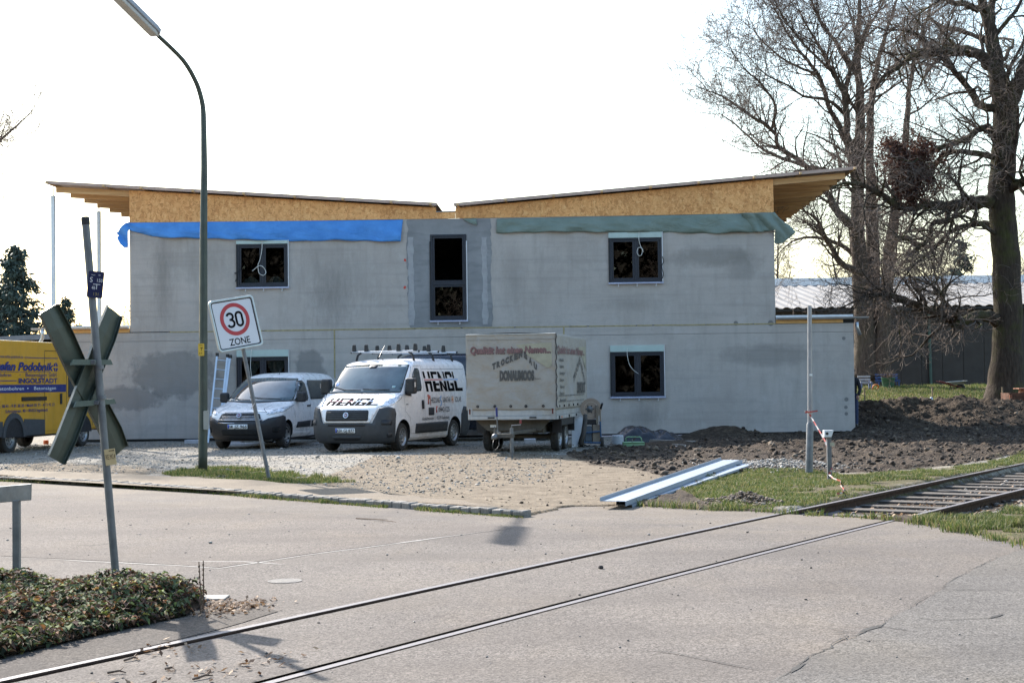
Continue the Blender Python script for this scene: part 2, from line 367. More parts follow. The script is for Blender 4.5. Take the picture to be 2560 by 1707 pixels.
cov = np.zeros((nx*ny, 4), np.float32); cov[:, 3] = 1
def soft(polys, X, Y, a=.35):
    m = np.zeros(X.shape)
    for dx, dy in ((0, 0), (a, 0), (-a, 0), (0, 2*a), (0, -2*a)):
        mm = np.zeros(X.shape, bool)
        for p in polys: mm |= inpoly(p, X+dx, Y+dy)
        m += mm/5
    return m
lawn = sstep(50.3, 51.2, YY+.8*(vnoise(XX, YY, .6, 12)-.5))*sstep(9, 10, XX)+sstep(58, 60, YY)+sstep(21, 24, XX)*sstep(14, 20, YY)*(1-sstep(30, 34, YY))+sstep(16, 20, -XX)*sstep(44, 50, YY)
cov[:, 0] = np.clip(soft(P_GRASS, XX, YY)+lawn, 0, 1).ravel()
cov[:, 1] = np.clip(CH+soft(P_SOIL, XX, YY)+BED*.8*(np.abs(XX-(R1(YY)+R2(YY))/2) < 1.3)+np.exp(-((XX-5.9)/1.2)**2-((YY-41.3)/.9)**2), 0, 1).ravel()
cov[:, 2] = soft(P_SAND, XX, YY).ravel()
ed_ = np.array([p for p in EDGE if p[0] > 2.0][::3]); near_ = np.where((XX > 1.5) & (XX < 9) & (YY > 13) & (YY < 22)); dmin = np.full(XX.shape, 9.); dmin[near_] = np.min(np.hypot(XX[near_][:, None]-ed_[:, 0], YY[near_][:, None]-ed_[:, 1]), axis=1); cov[:, 1] = np.maximum(cov[:, 1], ((1-sstep(.25, .9, dmin))*.9).ravel())
a = gnd.data.color_attributes.new('cover', 'FLOAT_COLOR', 'POINT'); a.data.foreach_set('color', cov.ravel())
_gi = (gx, gy, ZZ)
def gz(x, y):
    i = np.clip(np.searchsorted(gx, x), 1, len(gx)-1); j = np.clip(np.searchsorted(gy, y), 1, len(gy)-1)
    u = (x-gx[i-1])/(gx[i]-gx[i-1]); v = (y-gy[j-1])/(gy[j]-gy[j-1])
    return (ZZ[i-1, j-1]*(1-u)+ZZ[i, j-1]*u)*(1-v)+(ZZ[i-1, j]*(1-u)+ZZ[i, j]*u)*v
# --- asphalt
def asphalt(name, base, seed=0, crackle=1):
    t = NT(name); P = t.pos('World'); r, g, b = base
    c = t.ramp(t.noise(P, .55, 6, .62), [(.3, (r*.84, g*.84, b*.85)), (.5, base), (.72, (r*1.14, g*1.13, b*1.1))])
    c = t.mix(t.math('MULTIPLY', t.ramp(t.noise(t.mapv(P, (.5, .25, 1)), 1.4, 5, .6), [(.5, 0), (.72, 1)]), .5), c, (r*1.25, g*1.17, b*1.02))
    v = t.voro(P, 85); bw = t.n('RGBToBW'); t.l(v, bw.inputs[0]); sp = t.ramp(bw.outputs[0], [(.1, .45), (.5, 1.0), (.9, 1.6)]); c = t.mix(.85, c, sp, 'MULTIPLY'); v2 = t.voro(P, 34); b2 = t.n('RGBToBW'); t.l(v2, b2.inputs[0]); c = t.mix(.4, c, t.ramp(b2.outputs[0], [(.15, .72), (.5, 1.0), (.85, 1.25)]), 'MULTIPLY')
    c = t.mix(t.math('MULTIPLY', t.ramp(t.noise(P, 2.6, 7, .75), [(.6, 0), (.72, 1)]), .28), c, (r*.55, g*.53, b*.52))
    c = t.mix(t.ramp(t.noise(P, 38, 2), [(.7, 0), (.76, .6)]), c, (r*.3, g*.3, b*.3))
    # darker wheel lanes along the street, and pale sandy dust carried onto it near the yard
    lane = t.noise(t.mapv(P, (.12, 1.1, 1)), 1.0, 3, .5, .4); c = t.mix(t.math('MULTIPLY', t.ramp(lane, [(.46, 0), (.62, 1)]), .38), c, (r*.74, g*.73, b*.73))
    sx = t.n('SeparateXYZ'); t.l(P, sx.inputs[0]); dd = t.math('MULTIPLY_ADD', sx.outputs[1], .16, t.math('MULTIPLY_ADD', sx.outputs[0], .10, -2.75)); dd = t.math('ADD', dd, t.math('MULTIPLY', t.math('SUBTRACT', t.noise(P, 1.2, 6, .7), .5), 1.6), clamp=True); c = t.mix(t.math('MULTIPLY', dd, .65), c, (.225, .185, .135))
    nm = t.bump(t.voro(P, 85, 'Distance'), .35, .006); nm = t.bump(t.noise(P, 1.5, 3), .25, .03, nm)
    return t.fin(c, .93, 0, nm, .12)
asph = asphalt('aged_asphalt', (.130, .114, .101)); asph_d = asphalt('dark_worn_asphalt', (.078, .068, .06)); asph_g = asphalt('grey_patched_asphalt', (.118, .108, .098)); asph_w = asphalt('pavement_asphalt', (.155, .128, .10))
# the road is three sheets, split by the slots the rails lie in
ys = np.concatenate([np.arange(-9, 19.5, .5)]); HW, GR = .036, .062
def offs(R, d): return [(float(R(y)+d/.845), float(y)) for y in ys]
r1o, r1i = offs(R1, -HW), offs(R1, HW+GR); r2i, r2o = offs(R2, -HW-GR), offs(R2, HW+.004)
def side_of(R, d, p): return p[0]-(float(R(p[1]))+d/.845)
def clip_poly(poly, R, d, keep):      # keep the part of an outline on one side of a rail line
    out = []; n = len(poly)
    for i in range(n):
        a_, b_ = poly[i], poly[(i+1) % n]; sa, sb = side_of(R, d, a_)*keep, side_of(R, d, b_)*keep
        if sa >= 0: out.append(a_)
        if (sa >= 0) != (sb >= 0):
            lo, hi = 0., 1.
            for _ in range(30):
                mth = (lo+hi)/2; q = (a_[0]+(b_[0]-a_[0])*mth, a_[1]+(b_[1]-a_[1])*mth); sq = side_of(R, d, q)*keep
                if (sq >= 0) == (sa >= 0): lo = mth
                else: hi = mth
            out.append(q)
    return out
def follow(poly, R, d):        # put the true curve between the two points where the outline was cut
    out = []; n = len(poly)
    for i in range(n):
        a_, b_ = poly[i], poly[(i+1) % n]; out.append(a_)
        if abs(side_of(R, d, a_)) < 1e-4 and abs(side_of(R, d, b_)) < 1e-4 and abs(a_[1]-b_[1]) > 1:
            for y in np.linspace(a_[1], b_[1], int(abs(a_[1]-b_[1])/.4)+1)[1:-1]: out.append((float(R(y))+d/.845, float(y)))
    return out
PR = densify(P_ROAD, .8)
road = None
for k_, (cl, mt) in enumerate((([(R1, -HW, -1)], asph), ([(R1, HW+GR, 1), (R2, -HW-GR, -1)], asph), ([(R2, HW+.004, 1)], asph))):
    poly = PR
    for q in cl: poly = follow(clip_poly(poly, *q), q[0], q[1])
    poly = densify(poly, .6)
    V, Fc = cdt(poly, 1.5); mb = MB()
    mb.add([(x, y, 0.0) for x, y in V], Fc)
    o = obj('road' if k_ == 0 else 'road_sheet', mb, mt, recalc=False) if k_ == 0 else obj('road_sheet', mb, mt, road, recalc=False)
    if k_ == 0: road = struct(o)
def strip(name, L, w0, mat, z, parent, jag=.0, seed=1, step=.1, taper=True):
    L = wob(L, jag, step, seed); mb = MB(); vs = []
    for i, p in enumerate(L):
        q = np.array(L[min(i+1, len(L)-1)])-np.array(L[max(i-1, 0)]); q = q/(np.linalg.norm(q)+1e-9); nrm = np.array([-q[1], q[0]])
        ww = w0*(.35+1.3*vnoise(p[0]*5, p[1]*5, 1, seed+7))*(min(1, 4*i/len(L), 4*(len(L)-1-i)/len(L)) if taper else 1)/2
        vs += [(*(np.array(p)+nrm*ww), z), (*(np.array(p)-nrm*ww), z)]
    mb.add(vs, [(2*i, 2*i+1, 2*i+3, 2*i+2) for i in range(len(L)-1)]); return obj(name, mb, mat, parent, recalc=False)
crackm = pm('crack_filling', (.03, .027, .024), .95, 0, .3, 20, .4, 60); seamm = pm('pale_seam', (.36, .34, .31), .9, 0, .15, 8, .1)
# resurfaced areas lie a few millimetres proud
def sheet(name, L, mat, z, parent=None, jag=.0, step=.3, seed=3):
    L2 = wob(list(L)+[L[0]], jag, step, seed)[:-1]; V, Fc = cdt(L2, max(step, .3)); mb = MB(); mb.add([(x, y, z) for x, y in V], Fc); return obj(name, mb, mat, parent, recalc=False)
crack_line = GP([(2352, 1258), (2290, 1280), (2200, 1325), (2130, 1372), (2060, 1412), (2015, 1440), (1975, 1452), (1940, 1470), (1880, 1500), (1830, 1530), (1790, 1555), (1760, 1575)])
sheet('asphalt_patch', crack_line+[(5.5, 6.0), (9, 6.0), (9, 13.6)], asph_g, .004, road, .06, .15)
def jagged(L, a, step=.07, seed=1):
    r_ = random.Random(seed); L = wob(L, 0, step); return [(x+r_.uniform(-a, a)+a*2*(vnoise(x, y, 5, seed)-.5), y+r_.uniform(-a, a)*1.5+a*3*(vnoise(x, y, 4, seed+3)-.5)) for x, y in L]
strip('crack', jagged(crack_line[:6], .012, seed=2), .007, crackm, .0075, road, 0, 2, 9)
strip('crack', jagged(crack_line[4:], .02, seed=3), .011, crackm, .0075, road, 0, 3, 9)
for q_ in range(9):
    j_ = random.randint(5, 10); a_ = np.array(crack_line[j_]); e_ = a_+np.array([random.uniform(-.25, .3), random.uniform(-.3, .25)]); strip('crack', jagged([tuple(a_), tuple(e_)], .012, .04, 60+q_), .008, crackm, .0078+.0002*q_, road, 0, 3, 9)
sheet('asphalt_patch', GP([(-60, 1129), (300, 1150), (700, 1182), (1150, 1206), (1180, 1213), (900, 1248), (700, 1273), (500, 1303), (400, 1296), (200, 1286), (-60, 1274)]), asphalt('pinkish_aged_asphalt', (.124, .107, .094)), .0025, road, .03, .3, 12)
for i, (L, w_) in enumerate((([(2022, 1432), (2000, 1446), (1970, 1456)], .045), ([(1850, 1522), (1825, 1534), (1815, 1548)], .03), ([(2312, 1412), (2290, 1418), (2270, 1422)], .05), ([(1440, 1487), (1560, 1502), (1690, 1528), (1780, 1545)], .010),
        ([(2060, 1412), (2160, 1425), (2290, 1419), (2352, 1422)], .008), ([(2130, 1350), (2200, 1356), (2352, 1358)], .008))):
    strip('crack', GP(L), w_, crackm, .0076+.0003*i, road, .08, 20+i)
for i, L in enumerate(([(-40, 1276), (200, 1288), (400, 1298), (500, 1305), (700, 1275), (900, 1250), (1150, 1215)], [(420, 1288), (560, 1290), (660, 1297)])):
    strip('seam', GP(L), .028, seamm, .0034, road, .05, 40+i, .2)
for i, L in enumerate(([(190, 1250), (215, 1252), (245, 1250), (265, 1246)], [(820, 1190), (880, 1197), (905, 1199)])): strip('crack', GP(L), .05 if i == 0 else .012, crackm, .004, road, .1, 50+i)
sheet('asphalt_patch', GP([(-60, 1530), (250, 1455), (480, 1412), (600, 1392), (640, 1405), (560, 1430), (480, 1452), (330, 1487), (150, 1527), (-60, 1578)]), asph_d, .0045, road, .05, .2, 8)
struct(sheet('pavement', P_WALK, asph_w, .065, None, .0, .35))
# slot floors beside the rails
mb = MB()
for R, s in ((R1, 1), (R2, -1)):
    for a_, b_ in zip(ys[:-1], ys[1:]):
        q = [(float(R(a_))-.1, a_, -.045), (float(R(a_))+.14 if s > 0 else float(R(a_))+.1, a_, -.045), (float(R(b_))+.14 if s > 0 else float(R(b_))+.1, b_, -.045), (float(R(b_))-.1, b_, -.045)]
        if s < 0: q = [(x-.06, y, z) for x, y, z in q]
        mb.add(q, [(0, 1, 2, 3)])
obj('slot_floor', mb, crackm, road, recalc=False)
# --- railway
track = thing('railway_track', 'single rusty railway track crossing the road diagonally and leaving to the right', 'railway track')
def rail_mat():
    t = NT('rail_steel'); P = t.pos(); nz = t.n('NewGeometry').outputs['Normal']; s_ = t.n('SeparateXYZ'); t.l(nz, s_.inputs[0])
    f = t.math('MULTIPLY_ADD', s_.outputs[2], 8, -6.8, clamp=True); c = t.mix(f, t.ramp(t.noise(P, 14, 6, .7), [(.3, (.03, .017, .012)), (.7, (.085, .047, .03))]), (.17, .155, .155)); t.fin(c, t.ramp(f, [(0, .8), (1, .55)]), 0, spec=.15, normal=t.bump(t.noise(P, 50, 4), .2, .01)); return t.m
railm = rail_mat()
prof = [(-.036, -.004), (-.030, .006), (.030, .006), (.036, -.004), (.034, -.03), (.009, -.04), (.009, -.115), (.062, -.13), (.062, -.142), (-.062, -.142), (-.062, -.13), (-.009, -.115), (-.009, -.04), (-.034, -.03)]
for R in (R1, R2):
    yy = np.concatenate([np.arange(-9, 45, .6), [60, 90, 140]]); mb = MB(); vs = []; n = len(prof)
    for y in yy:
        dx = float(R(y+.1)-R(y-.1))/.2; tv = np.array([dx, 1])/math.hypot(dx, 1); nrm = np.array([tv[1], -tv[0]])
        vs += [(float(R(y))+nrm[0]*a_, y+nrm[1]*a_, b_) for a_, b_ in prof]
    mb.add(vs, [(i*n+j, i*n+(j+1) % n, (i+1)*n+(j+1) % n, (i+1)*n+j) for i in range(len(yy)-1) for j in range(n)]); obj('rail', mb, railm, track)
sleep = pm('old_sleeper_wood', (.075, .062, .05), .9, 0, .35, 6, .5, 25)
src = None
mb = MB().prism([(-.11, -.14), (-.1, -.005), (.1, 0), (.115, -.14)], -1.02, 1.02, 'XZ')
for i in range(44):
    y = 18.9+i*.62; cx_ = float(R1(y)+R2(y))/2-.12; dx = float(R1(y+.1)-R1(y-.1))/.2
    if src is None: src = obj('sleeper', mb, sleep, track, bevel=.008); o = src
    else: o = share(src, track)
    o.location = (cx_+random.uniform(-.02, .02), y+random.uniform(-.03, .03), -.095+random.uniform(-.012, .006)); o.rotation_euler = (0, random.uniform(-.04, .04), math.pi/2-math.atan(dx)*0+random.uniform(-.04, .04)-math.atan(dx))
# --- kerb of granite setts
granite = NT('granite_sett'); P = granite.pos(); rr_ = granite.n('ObjectInfo').outputs['Random']
granite.fin(granite.mix(granite.ramp(granite.noise(P, 40, 5, .7), [(.35, 0), (.65, 1)]), granite.ramp(rr_, [(0, (.14, .128, .11)), (1, (.22, .205, .18))]), (.27, .25, .225)), .85, 0, granite.bump(granite.noise(P, 25, 5), .5, .012), .1); granite = granite.m
kerb = thing('granite_kerb', 'kerb of granite setts with weeds between road and gravel yard', 'kerb')
srcs = []
for q in range(5):
    b = bmesh.new(); bmesh.ops.create_cube(b, size=1)
    for v in b.verts: v.co = Vector((v.co.x*.165, v.co.y*.15, v.co.z*.16))+Vector([random.uniform(-.009, .009) for _ in range(3)])
    bmesh.ops.bevel(b, geom=b.edges, offset=.012, segments=1, affect='EDGES'); me = bpy.data.meshes.new('kerb_stone'); b.to_mesh(me); b.free(); me.materials.append(granite); srcs.append(me)
kp = np.array(KERB); seg = np.linalg.norm(np.diff(kp, axis=0), axis=1); cum = np.concatenate([[0], np.cumsum(seg)]); s_ = 0
while s_ < cum[-1]:
    i = min(len(seg)-1, int(np.searchsorted(cum, s_, 'right')-1)); p = kp[i]+(kp[i+1]-kp[i])*(s_-cum[i])/seg[i]; d = kp[i+1]-kp[i]
    o = new_obj('kerb_stone', random.choice(srcs), kerb); o.location = (p[0], p[1], .0+random.uniform(-.008, .006)); o.rotation_euler = (random.uniform(-.04, .04), random.uniform(-.04, .04), math.atan2(d[1], d[0])+random.uniform(-.06, .06)); o.scale = (random.uniform(.85, 1.12), 1, 1); s_ += .183
# --- manhole cover
mp = G(712, 1452); mb = MB().lathe([(0.001, .004), (.105, .004), (.11, .002), (.125, .002), (.145, .0035), (.145, .0)], 'Z', 40, (mp[0], mp[1], .001)); mh = obj('manhole_cover', mb, pm('cast_iron_cover', (.12, .11, .10), .85, .0, .3, 30, .6, 80)); tag(mh, 'small round manhole cover set in the asphalt beside the planting bed', 'manhole cover')
# =================================================================== loose stuff
def ico(n=1):
    b = bmesh.new(); bmesh.ops.create_icosphere(b, subdivisions=n, radius=1); V = np.array([v.co[:] for v in b.verts]); F = np.array([[v.index for v in f.verts] for f in b.faces]); b.free(); return V, F
def scatter(name, base, pts, sizes, mat, flat=.6, rough=.35, kind='stuff', sink=.25, parent=None):
    V0, F0 = base; m = len(pts); n = len(V0); ang = RNG.uniform(0, 2*np.pi, m); c, s = np.cos(ang), np.sin(ang)
    sc = np.stack([RNG.uniform(.7, 1.3, m), RNG.uniform(.7, 1.3, m), flat*RNG.uniform(.6, 1.2, m)], -1)*np.asarray(sizes)[:, None]
    V = V0[None]*(1+RNG.uniform(-rough, rough, (m, n, 1)))*sc[:, None]; X = V[..., 0]*c[:, None]-V[..., 1]*s[:, None]; Y = V[..., 0]*s[:, None]+V[..., 1]*c[:, None]
    W = np.stack([X, Y, V[..., 2]], -1)+np.asarray(pts)[:, None]; W[..., 2] += (sc[:, 2]*(1-2*sink))[:, None]
    o = raw(name, W.reshape(-1, 3), (F0[None]+np.arange(m)[:, None, None]*n).reshape(-1, 3), mat, parent); o['kind'] = kind; return o
def pts_in(polys, n, box, extra=None):
    out = []
    while sum(map(len, out)) < n:
        X = RNG.uniform(box[0], box[1], 4*n); Y = RNG.uniform(box[2], box[3], 4*n); m = np.zeros(len(X), bool)
        for p in polys: m |= inpoly(p, X, Y)
        if extra is not None: m &= extra(X, Y)
        out.append(np.stack([X[m], Y[m]], -1))
        if len(out) > 60: break
    P = np.concatenate(out)[:n]; return np.column_stack([P, gz(P[:, 0], P[:, 1])])
clodm = island('earth_clods', [(0, (.018, .012, .008)), (.5, (.045, .031, .021)), (.85, (.09, .065, .045)), (1, (.16, .125, .09))], .95)
pebm = island('gravel_stones', [(0, (.12, .11, .095)), (.5, (.25, .23, .2)), (1, (.42, .39, .35))], .85)
chz = GP([(1395, 1165), (1395, 1140), (1680, 1045), (1725, 1062), (1470, 1165)])
nope = lambda X, Y: ((Y < 42.6) | (X > 10.4)) & ~((X < 6.4) & (Y > 39.5)) & ~((X < 4.4) & (Y > 35.6)) & ~inpoly(chz, X, Y)
BIGSOIL = [P_SOIL[1], P_SOIL[0], [(10.4, 30), (26, 30), (26, 50.6), (17.5, 49.8), (14, 50.6), (10.4, 50.0)]]
p = pts_in(BIGSOIL, 17000, (1, 26, 22, 51), nope); tag(scatter('earth_clods', ico(1), p, np.minimum(RNG.gamma(1.3, .013, len(p))+.007, .065), clodm, .8, .5), 'dark brown clods of churned earth around the building plot', 'soil')
p = pts_in([P_SAND[0]], 700, (-6, 9, 18, 36), nope); tag(scatter('soil_crumbs', ico(1), p, RNG.gamma(1.2, .006, len(p))+.004, clodm), 'small dark crumbs of soil on the sandy yard', 'soil')
lotp = [[(-16, 28.6), (-6, 27.2), (-3.5, 23.5), (-1.2, 21.5), (.6, 24), (1.2, 33), (4.5, 42.5), (-13, 43), (-16, 43)]]
p = pts_in(lotp, 12000, (-16, 5, 21, 43)); tag(scatter('gravel_stones', ico(1), p, RNG.gamma(1.6, .004, len(p))+.006, pebm, .7), 'loose pale gravel stones covering the yard', 'gravel')
c0_ = Gd(1775, 1074); pg = np.column_stack([RNG.normal(c0_[0], .55, 2600), RNG.normal(c0_[1], .75, 2600)]); pz = gz(pg[:, 0], pg[:, 1])+.10*np.exp(-((pg[:, 0]-c0_[0])/.6)**2-((pg[:, 1]-c0_[1])/.8)**2)*RNG.random(2600); tag(scatter('gravel_pile', ico(1), np.column_stack([pg, pz]), RNG.gamma(1.8, .005, 2600)+.008, pebm, .8), 'little heap of pale gravel at the far end of the steel channels', 'gravel')
c0_ = Gd(1715, 1158); pg = np.column_stack([RNG.normal(c0_[0], .24, 900), RNG.normal(c0_[1], .28, 900)]); pz = gz(pg[:, 0], pg[:, 1])+.09*np.exp(-((pg[:, 0]-c0_[0])/.35)**2-((pg[:, 1]-c0_[1])/.4)**2)*RNG.random(900); tag(scatter('rubble_heap', ico(1), np.column_stack([pg, pz]), np.minimum(RNG.gamma(1.6, .0055, 900)+.006, .03), island('rubble', [(0, (.05, .035, .025)), (.6, (.14, .105, .075)), (1, (.3, .25, .2))], .9), .8, .4), 'small heap of earth and stones in the grass beside the road edge', 'rubble')
ctr = lambda X, Y: (np.abs(X-(R1(Y)+R2(Y))/2)*.83 < 1.15)
p = pts_in([[(3.2, 18), (30, 55), (34, 55), (8, 17.4)]], 2600, (3, 34, 17.8, 50), ctr); tag(scatter('ballast', ico(1), p, RNG.gamma(1.5, .008, len(p))+.009, island('ballast_stones', [(0, (.05, .04, .033)), (.6, (.15, .125, .10)), (1, (.36, .32, .28))], .9)), 'stones and dead leaves between the rails', 'ballast')
px_, py_ = RNG.uniform(-8, 8, 500), RNG.uniform(8, 20, 500); m = inpoly(P_ROAD, px_, py_); tag(scatter('road_grit', ico(1), np.column_stack([px_[m], py_[m], px_[m]*0+.002]), RNG.gamma(1.5, .0028, m.sum())+.003, island('road_grit', [(0, (.05, .045, .04)), (1, (.3, .28, .25))], .9)), 'scattered bits of grit on the asphalt road', 'grit')
# --- grass blades
def blades(name, P, h, wd, mat, lean=.5, label='', cat='grass'):
    m = len(P); a = RNG.uniform(0, 2*np.pi, m); L = h*RNG.uniform(.45, 1.25, m)*(.35+1.5*vnoise(P[:, 0], P[:, 1], 3.3, 39)**1.5+.6*vnoise(P[:, 0], P[:, 1], 9, 38)); ln = RNG.uniform(0, lean, m)*L; b = RNG.uniform(0, 2*np.pi, m); w_ = wd*RNG.uniform(.6, 1.3, m)
    d = np.stack([np.cos(a), np.sin(a), a*0], -1)*w_[:, None]/2; t = np.stack([np.cos(b)*ln, np.sin(b)*ln, L], -1); mid = t*np.array([.35, .35, .6])
    V = np.stack([P-d, P+d, P+mid+d*.7, P+mid-d*.7, P+t], 1).reshape(-1, 3); i = np.arange(m)[:, None]*5
    F = np.concatenate([i+np.array([[0, 1, 2]]), i+np.array([[0, 2, 3]]), i+np.array([[3, 2, 4]])]); o = raw(name, V, F, mat); tag(o, label, cat, kind='stuff'); return o
grassm = island('grass_blades', [(0, (.04, .07, .015)), (.45, (.085, .13, .026)), (.7, (.17, .17, .055)), (1, (.3, .25, .12))], .7, trans=.35)
grassg = island('fresh_grass_blades', [(0, (.035, .06, .014)), (.5, (.09, .13, .03)), (.75, (.17, .17, .06)), (1, (.28, .24, .12))], .7, trans=.35)
nr = lambda X, Y: (~inpoly(P_ROAD, X, Y)) & (np.abs(X-R1(Y)) > .07) & (np.abs(X-R2(Y)) > .07) & (vnoise(X, Y, 1.6, 33)*.6+vnoise(X, Y, 5, 34)*.4 > .40)
nr2 = lambda X, Y: nr(X, Y) & ~(np.abs(X-(R1(Y)+R2(Y))/2)*.83 < .80)
p = pts_in([P_GRASS[0]], 48000, (1, 14, 18, 33), nr2); blades('verge_grass', p, .034, .010, grassm, 1.3, 'yellow green grass on the verge round the thin steel pole')
p = pts_in([P_GRASS[1]], 26000, (4, 12, 12, 24), nr2); blades('verge_grass', p, .055, .009, grassg, 1.1, 'lush green grass beside the track at the right edge')
p = pts_in([P_GRASS[2]], 12000, (-9, 0, 20, 32), lambda X, Y: vnoise(X, Y, 2, 35) > .33); blades('verge_grass', p, .05, .012, grassm, .8, 'low grass and weeds round the lamp post foot')
i_ = RNG.integers(0, len(kp)-1, 9000); f_ = RNG.random(9000); q = kp[i_]+(kp[i_+1]-kp[i_])*f_[:, None]; q[:, 1] -= .1+RNG.gamma(1.3, .035, 9000); k_ = vnoise(q[:, 0]*3, q[:, 1]*0, 1, 44) > .3; q = q[k_]
blades('gutter_weeds', np.column_stack([q, q[:, 0]*0]), .032, .010, grassm, 1.2, 'green weeds growing in the gutter along the kerb', 'weeds')
X, Y = RNG.uniform(10.2, 26, 60000), RNG.uniform(50.4, 66, 60000); k_ = vnoise(X, Y, .6, 12)*.8-.4+Y > 51.0; X, Y = X[k_], Y[k_]
blades('lawn_grass', np.column_stack([X, Y, gz(X, Y)]), .07, .022, grassm, .6, 'sunlit lawn rising behind the earth mounds')
# tufts where the asphalt meets the ground
tp = np.array([EDGE[i] for i in RNG.integers(0, len(EDGE), 2600)])+RNG.normal(0, .07, (2600, 2)); tp = tp[(tp[:, 0] > 1.6)]
blades('edge_grass', np.column_stack([tp, tp[:, 0]*0+.0]), .07, .010, grassm, .9, 'dry grass tufts along the broken asphalt edge')
# --- leaf litter
def leaves(name, P, size, mat, label):
    m = len(P); a = RNG.uniform(0, 2*np.pi, m); tl = RNG.uniform(-.7, .7, (m, 2)); u = np.stack([np.cos(a), np.sin(a), tl[:, 0]], -1); v = np.stack([-np.sin(a), np.cos(a), tl[:, 1]], -1); s = (size*RNG.uniform(.5, 1.3, m))[:, None]
    P = P+np.array([0, 0, 1])*s*.4; V = np.stack([P-u*s, P-v*s*.55, P+u*s*.3-v*s*.3, P+u*s, P+u*s*.25+v*s*.3, P+v*s*.55], 1).reshape(-1, 3); i = np.arange(m)[:, None]*6
    F = np.concatenate([i+np.array([[0, 1, 2]]), i+np.array([[0, 2, 4]]), i+np.array([[2, 3, 4]]), i+np.array([[0, 4, 5]])]); o = raw(name, V, F, mat); return tag(o, label, 'leaves', kind='stuff')
brownleaf = island('dead_leaves', [(0, (.07, .035, .018)), (.6, (.2, .115, .06)), (1, (.42, .3, .19))], .8, trans=.2)
X, Y = RNG.uniform(10.5, 24, 2600), RNG.uniform(50.6, 65, 2600); A = np.column_stack([X, Y]); B = np.column_stack([RNG.normal(17.2, .8, 1300), RNG.normal(53.3, .7, 1300)]); C_ = np.column_stack([RNG.normal(19.8, .6, 500), RNG.normal(61, .7, 500)]); A = np.concatenate([A, B, C_])
leaves('fallen_leaves', np.column_stack([A, gz(A[:, 0], A[:, 1])]), .05, brownleaf, 'brown fallen leaves strewn over the lawn')
p = pts_in([[(2.8, 17.6), (30, 50), (33, 50), (7, 16.5)]], 1500, (2.6, 33, 17, 50), ctr); leaves('track_leaves', p, .035, brownleaf, 'dead leaves lying between the rails')
L = []
for cx_, cy_, n_ in ((1120, 1545, 0), (390, 1497, 40), (620, 1516, 30), (300, 1570, 40), (480, 1550, 25), (520, 1400, 180), (560, 1390, 160), (490, 1395, 200)):
    c = Gd(cx_, cy_)[:2]; L.append(np.column_stack([RNG.normal(c[0], .13, n_), RNG.normal(c[1], .16, n_)]))
A = np.concatenate(L); leaves('road_leaves', np.column_stack([A, A[:, 0]*0+.004]), .022, brownleaf, 'dry leaves and litter blown against the planting bed')
# --- planting bed, lower left
BED_P = GP([(-260, 1340), (0, 1342), (200, 1343), (330, 1346), (420, 1356), (455, 1372), (470, 1392), (430, 1415), (330, 1437), (200, 1466), (60, 1500), (-60, 1530), (-260, 1575)])
bc = np.array(BED_P); 
def bed_h(X, Y):
    e = np.full(np.shape(X), 9.)
    for i in range(len(bc)):
        a_, b_ = bc[i], bc[(i+1) % len(bc)]; ab = b_-a_; t_ = np.clip(((X-a_[0])*ab[0]+(Y-a_[1])*ab[1])/(ab@ab), 0, 1); e = np.minimum(e, np.hypot(X-a_[0]-t_*ab[0], Y-a_[1]-t_*ab[1]))
    return .012+np.maximum(0, .045*sstep(0, .4, e)+.13*(vnoise(X, Y, 3.4, 61)-.35)*sstep(0, .35, e))
V, Fc = cdt(BED_P, .09); V = np.array(V); mb = MB(); hb = bed_h(V[:, 0], V[:, 1]); mb.add([(x, y, .006+z) for (x, y), z in zip(V, hb)], Fc); struct(obj('planting_bed', mb, pm('bed_soil', (.028, .019, .013), 1.0, 0, .4, 12, .6, 40, spec=.03), smooth=True, recalc=False))
X, Y = RNG.uniform(-9, -1.4, 140000), RNG.uniform(8, 14.5, 140000); k_ = inpoly(BED_P, X, Y) & (vnoise(X, Y, 3.6, 71)+.45*RNG.random(len(X)) > .52); X, Y = X[k_][:34000], Y[k_][:34000]
bh = bed_h(X, Y)+.006; clump = vnoise(X, Y, 4.5, 77); Z = bh+RNG.uniform(0, 1, len(X))**.7*(.02+.12*clump)
def leafpatch(name, X, Y, Z, size, mat, label, parent=None):
    m = len(X); a = RNG.uniform(0, 2*np.pi, m); tilt = RNG.uniform(-.5, .9, m); u = np.stack([np.cos(a)*np.cos(tilt), np.sin(a)*np.cos(tilt), -np.sin(tilt)], -1); v = np.stack([-np.sin(a), np.cos(a), RNG.uniform(-.3, .3, m)], -1)
    s = (size*RNG.uniform(.5, 1.35, m))[:, None]; P = np.stack([X, Y, Z], -1); up_ = np.array([0, 0, .28]); V = np.stack([P, P+u*s*.5-v*s*.45+up_*s, P+u*s*1.0-v*s*.22, P+u*s*1.25-up_*s, P+u*s*1.0+v*s*.22, P+u*s*.5+v*s*.45+up_*s, P+u*s*.6], 1).reshape(-1, 3); i = np.arange(m)[:, None]*7
    F = np.concatenate([i+np.array([[0, 1, 6]]), i+np.array([[1, 2, 6]]), i+np.array([[2, 3, 6]]), i+np.array([[3, 4, 6]]), i+np.array([[4, 5, 6]]), i+np.array([[5, 0, 6]])]); o = raw(name, V, F, mat, parent, smooth=False); return tag(o, label, 'plants', kind='stuff')
bedleaf = island('bed_leaves', [(0, (.03, .036, .018)), (.3, (.075, .10, .04)), (.48, (.13, .155, .07)), (.58, (.18, .23, .05)), (.6, (.07, .035, .022)), (.85, (.12, .065, .04)), (.95, (.25, .12, .05)), (1, (.3, .32, .08))], .9, trans=.22)
leafpatch('ground_cover', X, Y, Z, .043, bedleaf, 'low leafy ground cover filling the planting bed, green and brown')
T = Tubes()
